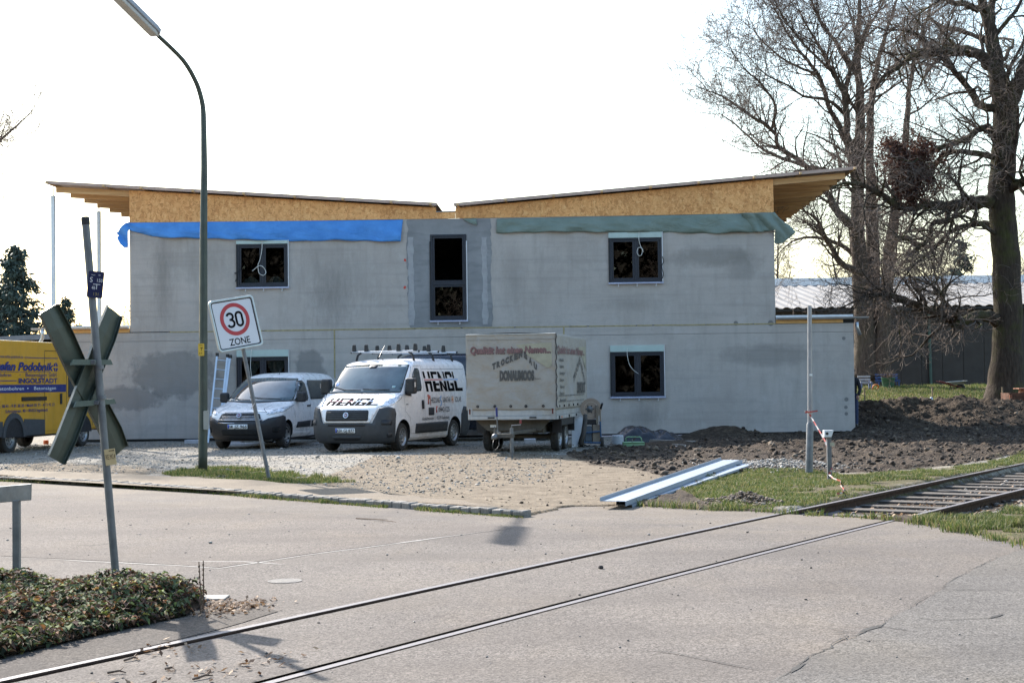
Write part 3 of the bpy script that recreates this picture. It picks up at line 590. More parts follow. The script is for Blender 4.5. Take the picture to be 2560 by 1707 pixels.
for _ in range(2600):
    j = random.randrange(len(X)); p0 = np.array([X[j], Y[j], bh[j]]); a_ = random.uniform(0, 6.28); l_ = random.uniform(.04, .13); p1 = p0+np.array([math.cos(a_)*l_*.7, math.sin(a_)*l_*.7, l_*random.uniform(.2, .8)]); pm_ = (p0+p1)/2+np.array([0, 0, l_*.3]); T.add([p0, pm_, p1], [.003, .0025, .0015], 3)
V, F = T.arrays(); tag(raw('dead_stems', V, F, pm('dead_stem', (.12, .075, .045), .8)), 'dry brown stems tangled among the ground cover', 'stems', kind='stuff')
for (a_, b_) in (((502, 1537), (497, 1403)), ((507, 1527), (508, 1400))):
    p0 = G(*a_); p1 = D(b_[0], b_[1], p0[1]); mb = MB().tube([p0, (p0+p1)/2+np.array([.004, 0, 0]), p1], [.006, .005, .004], 5)
    for q in range(9): c = p0+(p1-p0)*(q+1)/10; mb.tube([c, c+np.array([0, 0, .012])], .008, 5)
    o = obj('dry_stalk', mb, pm('dead_stem', (.12, .075, .045), .8)); tag(o, 'left of two thin dry stalks at the tip of the planting bed' if a_[0] == 502 else 'right of two thin dry stalks at the tip of the planting bed', 'stalk', 'dry stalks at the bed tip')
# pale stone at the bed edge, twigs on the asphalt
c = Gd(487, 1373); tag(obj('paving_slab', MB().box((c[0]-.12, c[1]-.12, .0), (c[0]+.12, c[1]+.1, .012)), pm('pale_stone', (.22, .205, .185), .85), bevel=.01), 'pale stone slab at the tip of the planting bed', 'slab')
stick = pm('dry_twig', (.13, .085, .055), .85)
def twig(zx0, zy0, zx1, zy1, label):
    a_, b_ = G(zx0, zy0, .01), G(zx1, zy1, .01); m_ = (a_+b_)/2+np.array([.01, .02, .008]); mb = MB().tube([a_, m_, b_], [.007, .006, .003], 5); mb.tube([m_, m_+(b_-a_)*.3+np.array([-.02, .05, .01])], [.004, .002], 4); tag(obj('twig', mb, stick), label, 'twig', 'twigs on the asphalt')
twig(482, 1697, 532, 1687, 'broken twig on the asphalt between the rails, nearest the camera')
twig(412, 1671, 438, 1673, 'short dark stick just below the crossbuck shadow')
twig(310, 1650, 345, 1644, 'bark scrap lying in the leaf litter beside the near left rail')
twig(890, 1295, 990, 1304, 'thin bent twig on the road in front of the kerb')
twig(268, 1681, 315, 1680, 'small twig left of the crossbuck shadow in the leaf litter')
c = G(1502, 1421); tag(obj('stone', MB().lathe([(.001, .03), (.015, .028), (.024, .015), (.022, .002), (.001, .0)], 'Z', 9, (c[0], c[1], .001)), pm('dark_stone', (.06, .05, .045), .9)), 'single dark stone on the asphalt between the two rails', 'stone')
# =================================================================== the unfinished house
YAW = -math.atan(.0366); E0 = np.array([-13.43, 43.3+.0366*(13.43-1.5), 0.0])
eu = np.array([math.cos(YAW), math.sin(YAW), 0]); en = np.array([-math.sin(YAW), math.cos(YAW), 0])      # along the facade / into the house
def Fz(px, py):                                    # photo point -> (u, z) on the facade
    d = ray(px, py); o = np.array([0, 0, CAMH]); t = ((E0-o)@en)/(d@en); p = o+d*t; return float((p-E0)@eu), float(p[2])
def Fd(x, y): return Fz(x*K, y*K)
house = thing('unfinished_house', 'grey concrete house under construction with butterfly roof and chipboard gable', 'house', tuple(E0), YAW)
def W(u, y, z): return tuple(E0+eu*u+en*y+np.array([0, 0, z]))
ZJ = Fd(1000, 754)[1]; ZT = Fd(1000, 503)[1]; ZS = ZJ-.26                   # storey joint, wall head, ring beam seam
U0 = 0.0; UL = Fd(298, 600)[0]; UR = Fd(1779, 600)[0]; U1 = Fd(1962, 850)[0]; DEP = 11.9
def wall_mat():
    t = NT('bare_concrete_wall'); P = t.pos()
    base = t.ramp(t.noise(P, .55, 7, .6), [(.3, (.38, .345, .315)), (.5, (.43, .393, .362)), (.7, (.475, .44, .41))])
    st = t.noise(t.mapv(P, (2.2, 1, .28)), 1.6, 6, .62); base = t.mix(t.math('MULTIPLY', t.ramp(st, [(.5, 0), (.72, 1)]), .35), base, (.25, .238, .205))
    hb = t.noise(t.mapv(P, (.22, 1, 5.5)), 1.0, 4, .6); base = t.mix(t.math('MULTIPLY', t.ramp(hb, [(.52, 0), (.7, 1)]), .34), base, (.25, .24, .225))
    base = t.mix(t.math('MULTIPLY', t.ramp(t.noise(P, 2.4, 8, .7), [(.55, 0), (.68, 1)]), .42), base, (.49, .475, .46))
    base = t.mix(t.math('MULTIPLY', t.ramp(t.noise(P, 26, 5, .75), [(.56, 0), (.7, 1)]), .3), base, (.2, .19, .175))
    sp = t.n('SeparateXYZ'); t.l(P, sp.inputs[0]); jit = t.math('SUBTRACT', t.noise(P, 1.7, 7, .68), .5); jf = t.math('SUBTRACT', t.noise(t.mapv(P, (5, 1, 1.4)), 1.6, 7, .75), .5)
    def blob(u, z, ru, rz, am=1.3, soft=.45, j=None):
        dx = t.math('DIVIDE', t.math('SUBTRACT', sp.outputs[0], u), ru); dz = t.math('DIVIDE', t.math('SUBTRACT', sp.outputs[2], z), rz)
        r = t.math('SQRT', t.math('ADD', t.math('MULTIPLY', dx, dx), t.math('MULTIPLY', dz, dz))); r = t.math('MULTIPLY_ADD', j or jit, am, r); return t.math('DIVIDE', t.math('SUBTRACT', 1.0, r), soft, clamp=True)
    # old weather stains and fresh damp patches, where the photograph has them (display pixels -> wall)
    for x, y, rx, rz, k, colr, soft, jj in ((375, 640, .4, 1.7, .45, (.12, .118, .105), .9, jf), (770, 640, 1.5, 1.5, .42, (.13, .126, .115), 1.2, jf), (760, 690, .8, 1.1, .4, (.10, .098, .09), 1.2, jf), (480, 600, 1.3, .9, .35, (.17, .16, .135), .9, jf),
            (400, 860, 1.5, .72, .62, (.16, .158, .155), .22, jit), (285, 915, 1.25, .42, .58, (.16, .158, .155), .22, jit), (712, 850, .52, .62, .62, (.16, .158, .155), .22, jit), (905, 880, .5, .5, .4, (.15, .15, .15), .3, jit),
            (1640, 590, 1.6, .35, .5, (.165, .158, .14), .5, jit), (1700, 610, .6, .5, .4, (.165, .158, .14), .6, jit), (1770, 815, 1.6, .4, .45, (.165, .16, .15), .5, jit), (1180, 640, .5, 1.2, .35, (.17, .165, .15), .9, jf),
            (1450, 700, 1.2, .25, .35, (.19, .18, .16), .9, jf), (1480, 960, .7, .5, .5, (.14, .14, .13), .8, jf), (1640, 560, 1.3, .3, .35, (.36, .35, .33), .8, jit), (300, 790, 1.2, .3, .3, (.36, .35, .34), .8, jit)):
        u, z = Fd(x, y); base = t.mix(t.math('MULTIPLY', blob(u, z, rx, rz, 1.5, soft, jj), k), base, colr)
    for (x, y, r) in ((1938, 777, .06), (1944, 917, .07), (1943, 935, .06), (1944, 950, .06), (1690, 742, .08), (1770, 742, .09)):
        u, z = Fd(x, y); base = t.mix(t.math('MULTIPLY', blob(u, z, r, r, .5, .3), .8), base, (.13, .13, .13))
    base = t.mix(t.math('MULTIPLY', t.ramp(t.noise(P, 1.1, 9, .72, .6), [(.5, 0), (.6, 1)]), .25), base, (.29, .275, .255)); base = t.mix(t.math('MULTIPLY', t.ramp(t.noise(t.mapv(P, (7, 1, .9)), 1.3, 6, .75), [(.58, 0), (.7, 1)]), .25), base, (.22, .21, .19))
    nm = t.bump(t.noise(P, 30, 5, .7), .35, .012); nm = t.bump(t.noise(t.mapv(P, (.6, 1, 3)), 2.5, 3), .2, .03, nm)
    return t.fin(base, .9, 0, nm, .25)
conc = wall_mat()
plaster = NT('dark_plaster'); P = plaster.pos(); b_ = plaster.ramp(plaster.noise(P, 1.2, 6, .6), [(.3, (.21, .215, .22)), (.55, (.26, .265, .27)), (.75, (.31, .315, .318))]); b_ = plaster.mix(plaster.math('MULTIPLY', plaster.ramp(plaster.noise(plaster.mapv(P, (1, 1, 4)), 1.6, 4), [(.5, 0), (.62, 1)]), .4), b_, (.17, .175, .185))
plaster = plaster.fin(b_, .9, 0, plaster.bump(plaster.noise(P, 50, 4), .3, .008), .2)
filler = pm('light_filler', (.335, .335, .34), .9, 0, .12, 6, .2, 30)
darkin = pm('dark_interior', (.02, .02, .02), .9, 0, .2, 2, 0)  # near-black: indoor shade put into the colour so the panes look dark
def wall_holes(name, u0, u1, z0, z1, holes, y0=0.0, th=.3, mat=None):
    us = sorted({u0, u1, *[h[0] for h in holes], *[h[1] for h in holes]}); zs = sorted({z0, z1, *[h[2] for h in holes], *[h[3] for h in holes]}); mb = MB()
    ok = lambda a_, b_, c_, d_: not any(h[0]-1e-6 <= a_ and b_ <= h[1]+1e-6 and h[2]-1e-6 <= c_ and d_ <= h[3]+1e-6 for h in holes)
    idx = {}
    def vid(u, y, z):
        k = (round(u, 5), round(y, 5), round(z, 5))
        if k not in idx: idx[k] = len(mb.v); mb.v.append((u, y, z))
        return idx[k]
    def quad(q): mb.f.append(tuple(vid(*p) for p in q)); mb.m.append(0)
    nu, nz = len(us)-1, len(zs)-1; cell = [[ok(us[i], us[i+1], zs[j], zs[j+1]) for j in range(nz)] for i in range(nu)]
    for i in range(nu):
        for j in range(nz):
            if not cell[i][j]: continue
            a_, b_, c_, d_ = us[i], us[i+1], zs[j], zs[j+1]; y1 = y0+th
            quad([(a_, y0, c_), (b_, y0, c_), (b_, y0, d_), (a_, y0, d_)]); quad([(a_, y1, c_), (a_, y1, d_), (b_, y1, d_), (b_, y1, c_)])
            if i == 0 or not cell[i-1][j]: quad([(a_, y0, c_), (a_, y0, d_), (a_, y1, d_), (a_, y1, c_)])
            if i == nu-1 or not cell[i+1][j]: quad([(b_, y0, c_), (b_, y1, c_), (b_, y1, d_), (b_, y0, d_)])
            if j == 0 or not cell[i][j-1]: quad([(a_, y0, c_), (a_, y1, c_), (b_, y1, c_), (b_, y0, c_)])
            if j == nz-1 or not cell[i][j+1]: quad([(a_, y0, d_), (b_, y0, d_), (b_, y1, d_), (a_, y1, d_)])
    return obj(name, mb, mat or conc, house)
def rect(x0, y0, x1, y1): a_ = Fd(x0, y1); b_ = Fd(x1, y0); return [a_[0], b_[0], a_[1], b_[1]]
WIN = dict(w1=rect(545, 552, 662, 660), w2=rect(1400, 533, 1520, 649), w3=rect(1404, 792, 1525, 911), w4=rect(546, 803, 663, 921), w5=rect(990, 538, 1071, 736))
hup = [WIN['w1'], WIN['w2'], WIN['w5']]; hlo = [WIN['w3'], WIN['w4']]
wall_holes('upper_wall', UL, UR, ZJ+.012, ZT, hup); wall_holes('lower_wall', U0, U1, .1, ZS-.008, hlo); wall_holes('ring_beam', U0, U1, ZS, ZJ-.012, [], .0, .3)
def hb(name, a_, b_, mat, bevel=0, parent=house, label=None): return obj(name, MB().box(a_, b_), mat, parent, bevel=bevel, label=label)
hb('side_wall', (UL, .3, ZJ), (UL+.3, DEP, ZT), conc); hb('side_wall', (UR-.3, .3, ZJ), (UR, DEP, ZT), conc)
hb('side_wall', (U0, .3, 0), (U0+.3, DEP, ZJ-.02), conc); hb('side_wall', (U1-1.0, .3, 0), (U1-.7, DEP, ZJ-.02), conc)
hb('back_wall', (U0+.3, DEP-.3, 0), (U1-1.0, DEP, ZJ-.02), conc); hb('back_wall', (UL+.3, DEP-.3, ZJ), (UR-.3, DEP, ZT), conc)
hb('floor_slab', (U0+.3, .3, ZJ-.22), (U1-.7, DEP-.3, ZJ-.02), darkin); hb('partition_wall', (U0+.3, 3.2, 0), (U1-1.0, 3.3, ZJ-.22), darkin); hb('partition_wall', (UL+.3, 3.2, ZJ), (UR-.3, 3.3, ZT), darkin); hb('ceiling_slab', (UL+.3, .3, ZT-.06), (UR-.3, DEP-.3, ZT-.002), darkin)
hb('plinth', (U0+.02, .05, -.1), (U1-.72, .28, .098), pm('shadow_line_black', (.015, .015, .016), .7))  # near-black recessed strip; the shadow line under the wall is put into its colour
foam = pm('yellow_foam', (.33, .28, .15), .9, 0, .3, 9, .4, 40); pink = pm('pink_insulation', (.55, .47, .5), .85, 0, .1, 5, .1)
mb = MB(); u = U0
while u < U1-.1:
    l_ = random.uniform(.25, 1.4)
    if UL < u < UR: mb.box((u, -.006-random.uniform(0, .006), ZJ-.014-random.uniform(0, .006)), (min(u+l_, UR), .02, ZJ+.014+random.uniform(0, .006)))
    u += l_+random.uniform(0, .05)
for x, y0_, y1_ in ((769, 762, 868), (1295, 757, 768)):
    a_ = Fd(x, y1_); b_ = Fd(x, y0_); mb.box((a_[0]-.02, -.007, max(a_[1], 1.2 if x == 769 else ZS)), (a_[0]+.022, .01, ZJ-.02))
obj('foam_joint', mb, foam, house)
u_a, _ = Fd(1250, 1003); hb('insulation_strip', (u_a, -.09, -.04), (U1-1.4, .04, .052), pink)
# render patch around the tall window, with a ragged edge
a_, b_ = Fd(938, 600)[0], Fd(1127, 600)[0]; L = []
for i in range(61): z = ZJ+.03+(ZT-ZJ-.04)*i/60; L.append((a_+.13*(vnoise(z*1.0, 0, 1.6, 81)-.5)+.06*(vnoise(z, 0, 9, 82)-.5), z))
for i in range(61): z = ZT-.01-(ZT-ZJ-.04)*i/60; L.append((b_+.10*(vnoise(z, 3, 1.9, 83)-.5)+.07*(vnoise(z, 0, 10, 84)-.5), z))
w5 = WIN['w5']; V, Fc = cdt(L, None, [[(w5[0]-.001, w5[2]-.001), (w5[1]+.001, w5[2]-.001), (w5[1]+.001, w5[3]+.001), (w5[0]-.001, w5[3]+.001)]])
mb = MB(); mb.add([(x, -.006, z) for x, z in V], Fc); obj('plaster_patch', mb, plaster, house, solid=.01)
for x0_, w_ in ((944, .12), (1113, .11)):
    u_ = Fd(x0_, 600)[0]; zt_ = Fd(x0_, 545)[1]; R_ = []; zb_ = ZJ+.1
    bl = [Fd(x0_, yy_)[1] for yy_ in (575, 625, 683, 722)]
    for s in (1, -1):
        for i in range(71):
            q = i/70 if s > 0 else 1-i/70; z = zb_+(zt_-zb_)*q; ww = w_*(.75+.5*vnoise(z, s, 3, 87)+.25*vnoise(z, s*3, 11, 88))+max(.05*math.exp(-((z-c)/.12)**4) for c in bl); R_.append((u_+s*ww*.55, z))
    V, Fc = cdt(R_); mb = MB(); mb.add([(x, -.0125, z) for x, z in V], Fc); obj('filler_stripe', mb, filler, house, solid=.004)
red = pm('red_marking_paint', (.6, .06, .04), .7)
for x, y in ((930, 598), (930, 660)):
    u_, z_ = Fd(x, y); mb = MB(); L = [(u_+.05*math.cos(k)*random.uniform(.4, 1.1), z_+.06*math.sin(k)*random.uniform(.4, 1.1)) for k in np.linspace(0, 6.28, 12)[:-1]]; V, Fc = cdt(L); mb.add([(p[0], -.0165, p[1]) for p in V], Fc); obj('paint_mark', mb, red, house, recalc=False)
# --- windows
wframe = pm('anthracite_frame', (.016, .020, .031), .4, 0, .1, 4, .03); mint = pm('mint_shutter_box', (.42, .52, .49), .6, 0, .06, 3, .05, dirt=.15); alu = pm('aluminium_rail', (.62, .63, .66), .4, .4, .05, 4, 0); sillm = pm('sill_sheet', (.42, .45, .58), .4, .2, .08, 4, .05)
gl = NT('window_glass'); gb = gl.n('BsdfGlossy'); gb.inputs['Roughness'].default_value = .015; gb.inputs['Color'].default_value = (.9, .92, .95, 1); tb = gl.n('BsdfTransparent'); tb.inputs[0].default_value = (.45, .48, .47, 1); lw = gl.n('LayerWeight'); lw.inputs[0].default_value = .35
mx = gl.n('MixShader'); gl.l(gl.math('MULTIPLY_ADD', lw.outputs['Fresnel'], .55, .02, clamp=True), mx.inputs[0]); gl.l(tb.outputs[0], mx.inputs[1]); gl.l(gb.outputs[0], mx.inputs[2]); gl.l(mx.outputs[0], gl.out.inputs[0]); wglass = gl.m
curtain = pm('white_curtain', (.62, .62, .6), .8, 0, .05, 3, 0)
cable = pm('white_cable', (.6, .6, .57), .5); cabled = pm('black_cable', (.02, .02, .02), .5)
def frame_bar(mb, u0, u1, z0, z1, y0, y1, w_):
    mb.box((u0, y0, z0), (u0+w_, y1, z1)); mb.box((u1-w_, y0, z0), (u1, y1, z1)); mb.box((u0+w_, y0, z0), (u1-w_, y1, z0+w_)); mb.box((u0+w_, y0, z1-w_), (u1-w_, y1, z1))
def window(key, box_h, label, sashes=2, curtains=None, cab=None):
    u0, u1, z0, z1 = WIN[key]; mb = MB(); zt = z1-box_h; e = .012
    frame_bar(mb, u0+e, u1-e, z0+e, zt, -.035, .05, .055)
    win = obj('window', mb, wframe, house, bevel=.005, label=label)
    if sashes == 2:
        um = (u0+u1)/2; mb = MB(); mb.box((um-.035, -.03, z0+.067), (um+.035, .05, zt-.055)); obj('mullion', mb, wframe, win, bevel=.004)
        cells = [(u0+.067, um-.035, z0+.067, zt-.055), (um+.035, u1-.067, z0+.067, zt-.055)]
    else:
        zm = Fd(1000, 652)[1]; obj('transom', MB().box((u0+.067, -.03, zm-.04), (u1-.067, .05, zm+.04)), wframe, win, bevel=.004); cells = [(u0+.067, u1-.067, z0+.067, zm-.04), (u0+.067, u1-.067, zm+.04, zt-.055)]
    for i, c in enumerate(cells):
        mb = MB(); frame_bar(mb, c[0]+.003, c[1]-.003, c[2]+.003, c[3]-.003, -.015, .04, .055); s_ = obj('sash', mb, wframe, win, bevel=.004)
        if not (sashes == 1 and i == 1): obj('pane', MB().box((c[0]+.05, .01, c[2]+.05), (c[1]-.05, .018, c[3]-.05)), wglass, win)
        if curtains:
            q0, q1 = c[0]+.06, c[1]-.06; zt_, zb_ = c[3]-.03, c[2]+.03; mb = MB()
            if curtains == 'top': fn = lambda a_, b_: (q0+(q1-q0)*a_, .10+.018*math.sin(a_*60)*(1-.3*b_), zt_-b_*(.10+.36*math.sin(math.pi*a_)**.8)+.01*math.sin(a_*60))
            else: fn = lambda a_, b_: (q0+(q1-q0)*a_, .10+.015*math.sin(a_*60), zb_+b_*(.02+.2*math.sin(math.pi*a_)))
            mb.grid(fn, 48, 6); obj('curtain', mb, curtain, win, smooth=True, recalc=False)
    if box_h > .02: obj('shutter_box', MB().box((u0-.015, -.06, zt+.001), (u1+.0, .10, z1)), mint, win, bevel=.006)
    for s in (0, 1):
        ua = u0-.02 if s == 0 else u1-.008
        obj('guide_rail', MB().box((ua, -.05, z0), (ua+.028, -.0, zt if box_h > .02 else z1-.2)), alu if s else blackp, win, bevel=.003)
    if box_h > .02: obj('edge_strip', MB().box((u1+.004, -.055, z0-.0), (u1+.02, -.003, z1+.008)), alu, win)
    mb = MB().prism([(.02, z0+.012), (-.085, z0-.012), (-.085, z0-.05), (-.078, z0-.05), (-.078, z0-.018), (.02, z0+.002)], u0-.03, u1+.03, 'YZ'); obj('sill', mb, sillm, win)
    n = 3 if sashes == 2 else 2
    for i in range(n):
        uc = u0+(u1-u0)*((.17, .52, .88)[i] if n == 3 else (.2, .8)[i]); mb = MB().box((uc-.012, -.06, z0-.13), (uc+.012, -.045, z0-.04)); mb.box((uc-.03, -.06, z0-.13), (uc+.012, -.045, z0-.115)); obj('bracket', mb, alu, win)
    for pts, th, m_ in (cab or []):
        P_ = [Fd(*p) for p in pts]; Q = []
        for i in range(len(P_)-1):           # smooth the measured cable
            p0, p1, p2, p3 = [np.array(P_[max(0, min(len(P_)-1, i+k))]) for k in (-1, 0, 1, 2)]
            for q in range(6): tt = q/6; Q.append(.5*((2*p1)+(-p0+p2)*tt+(2*p0-5*p1+4*p2-p3)*tt*tt+(-p0+3*p1-3*p2+p3)*tt**3))
        Q.append(np.array(P_[-1])); obj('cable', MB().tube([(q[0], -.09+.015*math.sin(i*.7), q[1]) for i, q in enumerate(Q)], th, 6), m_, win, smooth=True)
window('w1', .10, 'upper left window under the blue tarp, half curtains', 2, 'bottom', [([(603, 552), (603, 575), (598, 598), (594, 612), (597, 628), (606, 633), (612, 627), (607, 615), (598, 611), (588, 617), (581, 623)], .010, cable), ([(556, 612), (546, 625), (540, 628), (546, 632), (542, 648)], .012, cabled)])
window('w2', .16, 'upper right window under the green tarp', 2, None, [([(1468, 530), (1467, 550), (1471, 566), (1475, 575), (1473, 586), (1467, 588), (1463, 580), (1466, 570), (1474, 571), (1477, 580)], .010, cable), ([(1521, 590), (1524, 600), (1520, 612), (1523, 628), (1521, 640)], .012, cabled)])
window('w3', .19, 'lower right window', 2, None, [([(1440, 800), (1441, 820), (1446, 838), (1455, 850), (1466, 858)], .008, cable)])
window('w4', .20, 'lower left window with scalloped curtains behind the vans', 2, 'top', [([(579, 803), (577, 840), (581, 880), (584, 925)], .009, cable)])
window('w5', .0, 'tall window in the dark plaster strip, upper pane open', 1)
# --- chipboard gable
def osb_mat():
    t = NT('oriented_strand_board'); P = t.pos(); oi = t.n('ObjectInfo').outputs['Random']; d = t.n('VectorMath', operation='ADD')
    nz = t.n('TexNoise'); nz.inputs['Scale'].default_value = 9; t.l(P, nz.inputs['Vector']); q = t.n('VectorMath', operation='SCALE'); q.inputs['Scale'].default_value = .25; t.l(nz.outputs['Color'], q.inputs[0]); t.l(P, d.inputs[0]); t.l(q.outputs[0], d.inputs[1])
    a1 = t.voro(t.mapv(d.outputs[0], (26, 1, 9)), 1.0); b1 = t.n('RGBToBW'); t.l(a1, b1.inputs[0]); a2 = t.voro(t.mapv(d.outputs[0], (12, 1, 34)), 1.0); b2 = t.n('RGBToBW'); t.l(a2, b2.inputs[0])
    f = t.math('MULTIPLY_ADD', b2.outputs[0], .45, t.math('MULTIPLY', b1.outputs[0], .55))
    c = t.ramp(f, [(.2, (.50, .225, .08)), (.42, (.69, .34, .125)), (.62, (.77, .405, .16)), (.85, (.84, .50, .22))]); c = t.mix(.5, c, t.ramp(t.noise(P, 1.4, 5, .65), [(.3, .78), (.7, 1.2)]), 'MULTIPLY'); c = t.mix(1, c, t.ramp(oi, [(0, .9), (1, 1.06)]), 'MULTIPLY')
    return t.fin(c, .75, 0, t.bump(b1.outputs[0], .2, .006), .3)
osb = osb_mat()
tipL = Fd(110, 417); vL = Fd(1003, 467); vR = Fd(1044, 468); tipR = Fd(1964, 384)        # upper edge line of the roof sheets
SH = .105                                                                                # sheet + batten band above the boards
def roofz(u): return tipL[1]+(vL[1]-tipL[1])*(u-tipL[0])/(vL[0]-tipL[0]) if u <= vL[0] else (vR[1]+(tipR[1]-vR[1])*(u-vR[0])/(tipR[0]-vR[0]) if u >= vR[0] else vL[1]-.2)
zo = ZT; BT = -.006
cuts = [UL, UL+2.55, UL+5.1, UL+7.62]+[vL[0]-.02]; segs = list(zip(cuts[:-1], cuts[1:])); segs += [(vL[0]-.02, vR[0]+.02)]; c2 = [vR[0]+.02]
while c2[-1]+2.5 < UR-.5: c2.append(c2[-1]+2.5)
c2.append(UR); segs += list(zip(c2[:-1], c2[1:]))
for a_, b_ in segs:
    mid = vL[0]-.03 < a_ < vR[0] and b_ < vR[0]+.05
    t0 = (vL[1]-.27) if mid else roofz(a_+.001 if a_ > vR[0] else a_)-SH-.025; t1 = (vL[1]-.27) if mid else roofz(b_-.001 if b_ < vL[0]+.01 else b_)-SH-.025
    mb = MB().prism([(a_+.0025, zo+.004), (b_-.0025, zo+.004), (b_-.0025, t1), (a_+.0025, t0)], -.012+random.uniform(-.003, .002), .012, 'XZ'); obj('chipboard', mb, osb, house)
hb('gutter_board', (vL[0]-.02, -.03, vL[1]-.269), (vR[0]+.02, .25, vL[1]-.24), pm('grey_flashing', (.2, .19, .19), .6))
# rafters run along the facade direction, spaced into the depth
beam = NT('glulam'); P = beam.pos(); oi = beam.n('ObjectInfo').outputs['Random']; c = beam.ramp(beam.noise(beam.mapv(P, (.4, 3, 14)), 1.3, 6, .65), [(.3, (.42, .23, .095)), (.5, (.55, .33, .15)), (.7, (.65, .43, .21))]); c = beam.mix(1, c, beam.ramp(oi, [(0, .82), (1, 1.12)]), 'MULTIPLY'); beam = beam.fin(c, .7, 0, beam.bump(beam.noise(beam.mapv(P, (.5, 3, 20)), 2, 4), .2, .01))
RH, RW = .17, .10; n_r = 10
for i in range(n_r):
    y = .10+i*(DEP-.35)/(n_r-1)
    for uo, ui, zz in ((tipL[0]+.22, vL[0]-.06, 0), (tipR[0]-.28, vR[0]+.06, 0)):
        za, zb = roofz(uo)-SH-.03, roofz(ui)-SH-.03; drop = RH
        mb = MB().prism([(uo, za), (ui, zb), (ui, zb-drop), (uo, za-drop)] if uo < ui else [(ui, zb), (uo, za), (uo, za-drop), (ui, zb-drop)], y-RW/2, y+RW/2, 'XZ')
        obj('rafter', mb, beam, house, bevel=.004)
# battens running back on top of the rafters; the ends stick out beyond the boards
bat = pm('batten_timber', (.56, .38, .19), .7, 0, .2, 4, .1, 25); sheetm = NT('roof_sheet'); P = sheetm.pos(); sheetm = sheetm.fin(sheetm.ramp(sheetm.noise(P, 2, 5), [(.3, (.30, .225, .19)), (.7, (.40, .31, .265))]), .5, .3, None)
bu = []
for x in (345, 497, 645, 797, 865, 950): bu.append(Fd(x, 450)[0])
u = tipL[0]+.05; LS = [tipL[0]+.06, tipL[0]+1.75]+[Fd(x, 450)[0] for x in (330, 448, 564, 680, 790, 900, 990)]; RS = [Fd(x, 450)[0] for x in (1052, 1162, 1272, 1382, 1494, 1604, 1730, 1836)]+[tipR[0]-.06]
for u in LS+RS:
    z = roofz(u)-.048; mb = MB().box((-.03, -.33, -.05), (.03, DEP+.2, .004), M=Matrix.Translation((u, 0, z))); obj('batten', mb, bat, house)
for (ua, ub) in ((tipL[0], vL[0]+.01), (vR[0]-.01, tipR[0])):
    mb = MB(); n = int((ub-ua)/.05); vs = []
    for i in range(n+1):
        u = ua+(ub-ua)*i/n; z = roofz(min(max(u, tipL[0]), vL[0]) if ub < vR[0] else max(u, vR[0])); dz = .010 if (i//2) % 2 else -.010
        vs += [(u, -.17, z-.022+dz), (u, DEP+.25, z-.022+dz)]
    mb.add(vs, [(2*i, 2*i+2, 2*i+3, 2*i+1) for i in range(n)]); obj('roof_sheet', mb, sheetm, house, solid=.008)
    # the purlin edge seen from the front
    zc = lambda u_: roofz(min(max(u_, tipL[0]), vL[0]) if ub < vR[0] else max(u_, vR[0]))
    mb = MB().prism([(ua, zc(ua)-.098), (ub, zc(ub)-.098), (ub, zc(ub)-.006), (ua, zc(ua)-.006)], -.20, -.175, 'XZ'); obj('edge_trim', mb, pm('brown_edge_trim', (.44, .32, .26), .6, 0, .12, 3, .05), house)
# cross beam and posts carrying the left overhang
def post(px_top, py_top, px_lo, yw):          # galvanised post standing on the flat wing roof
    a_ = D(px_top*K, py_top*K, yw); b_ = np.array([a_[0], a_[1], ZJ+.05]); loc = lambda p: ((p-E0)@eu, (p-E0)@en, p[2]); A_, B_ = loc(a_), loc(b_)
    p_ = obj('post', MB().box((A_[0]-.055, A_[1]-.055, B_[2]), (A_[0]+.055, A_[1]+.055, A_[2]-.16)), pm('bright_galvanised', (.66, .72, .76), .5, .25, .1, 4, .05), house, bevel=.006)
    obj('threaded_rod', MB().tube([(A_[0], A_[1], A_[2]-.16), (A_[0], A_[1], A_[2]+.08)], .022, 8), galv, p_); obj('cap_plate', MB().box((A_[0]-.07, A_[1]-.07, A_[2]-.17), (A_[0]+.07, A_[1]+.07, A_[2]-.16)), galv, p_)
post(122, 438, 0, 44.1); post(227, 475, 0, 48.6)
# wing roofs: timber fascia, zinc edge, gutter
orange = pm('orange_fascia_timber', (.6, .33, .11), .65, 0, .18, 3, .1, 30)
zf0, zf1 = ZJ-.01, Fd(1880, 728)[1]
for ua, ub, s in ((U0-.02, UL-.004, 0), (UR+.004, U1+.02, 1)):
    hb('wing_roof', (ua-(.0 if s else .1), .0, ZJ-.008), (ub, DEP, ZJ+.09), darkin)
    hb('fascia_board', (ua+.01, -.025, ZJ+.0), (ub-.01 if s == 0 else ub-.32, -.003, ZJ+.13), orange)
    mb = MB(); ga, gb_ = (U0-.75, UL-.02) if s == 0 else (UR+.02, U1+.42)
    pr = [(-.10+.06*math.cos(t_), ZJ+.165+.06*math.sin(t_)) for t_ in np.linspace(math.pi, 2*math.pi, 9)]+[(-.035, ZJ+.17), (-.045, ZJ+.17)]+[(-.10+.052*math.cos(t_), ZJ+.165+.052*math.sin(t_)) for t_ in np.linspace(2*math.pi, math.pi, 9)]
    obj('gutter', MB().prism(pr, ga, gb_, 'YZ'), zinc, house)
    hb('zinc_edge', (ua+.25 if s == 0 else ua, -.045, ZJ+.175), (ub-.03, .5, ZJ+.235 if s else ZJ+.21), pm('pale_zinc_edge', (.68, .72, .76), .4, .4, .08, 4, .03))
mb = MB().tube([(U0-.42, -.1, ZJ+.13), (U0-.42, -.1, ZJ-.02), (U0-.43, -.08, ZJ-.14), (U0-.55, .0, ZJ-.3), (U0-.68, .1, ZJ-.42)], .05, 12); obj('downpipe', mb, zinc, house, smooth=True)
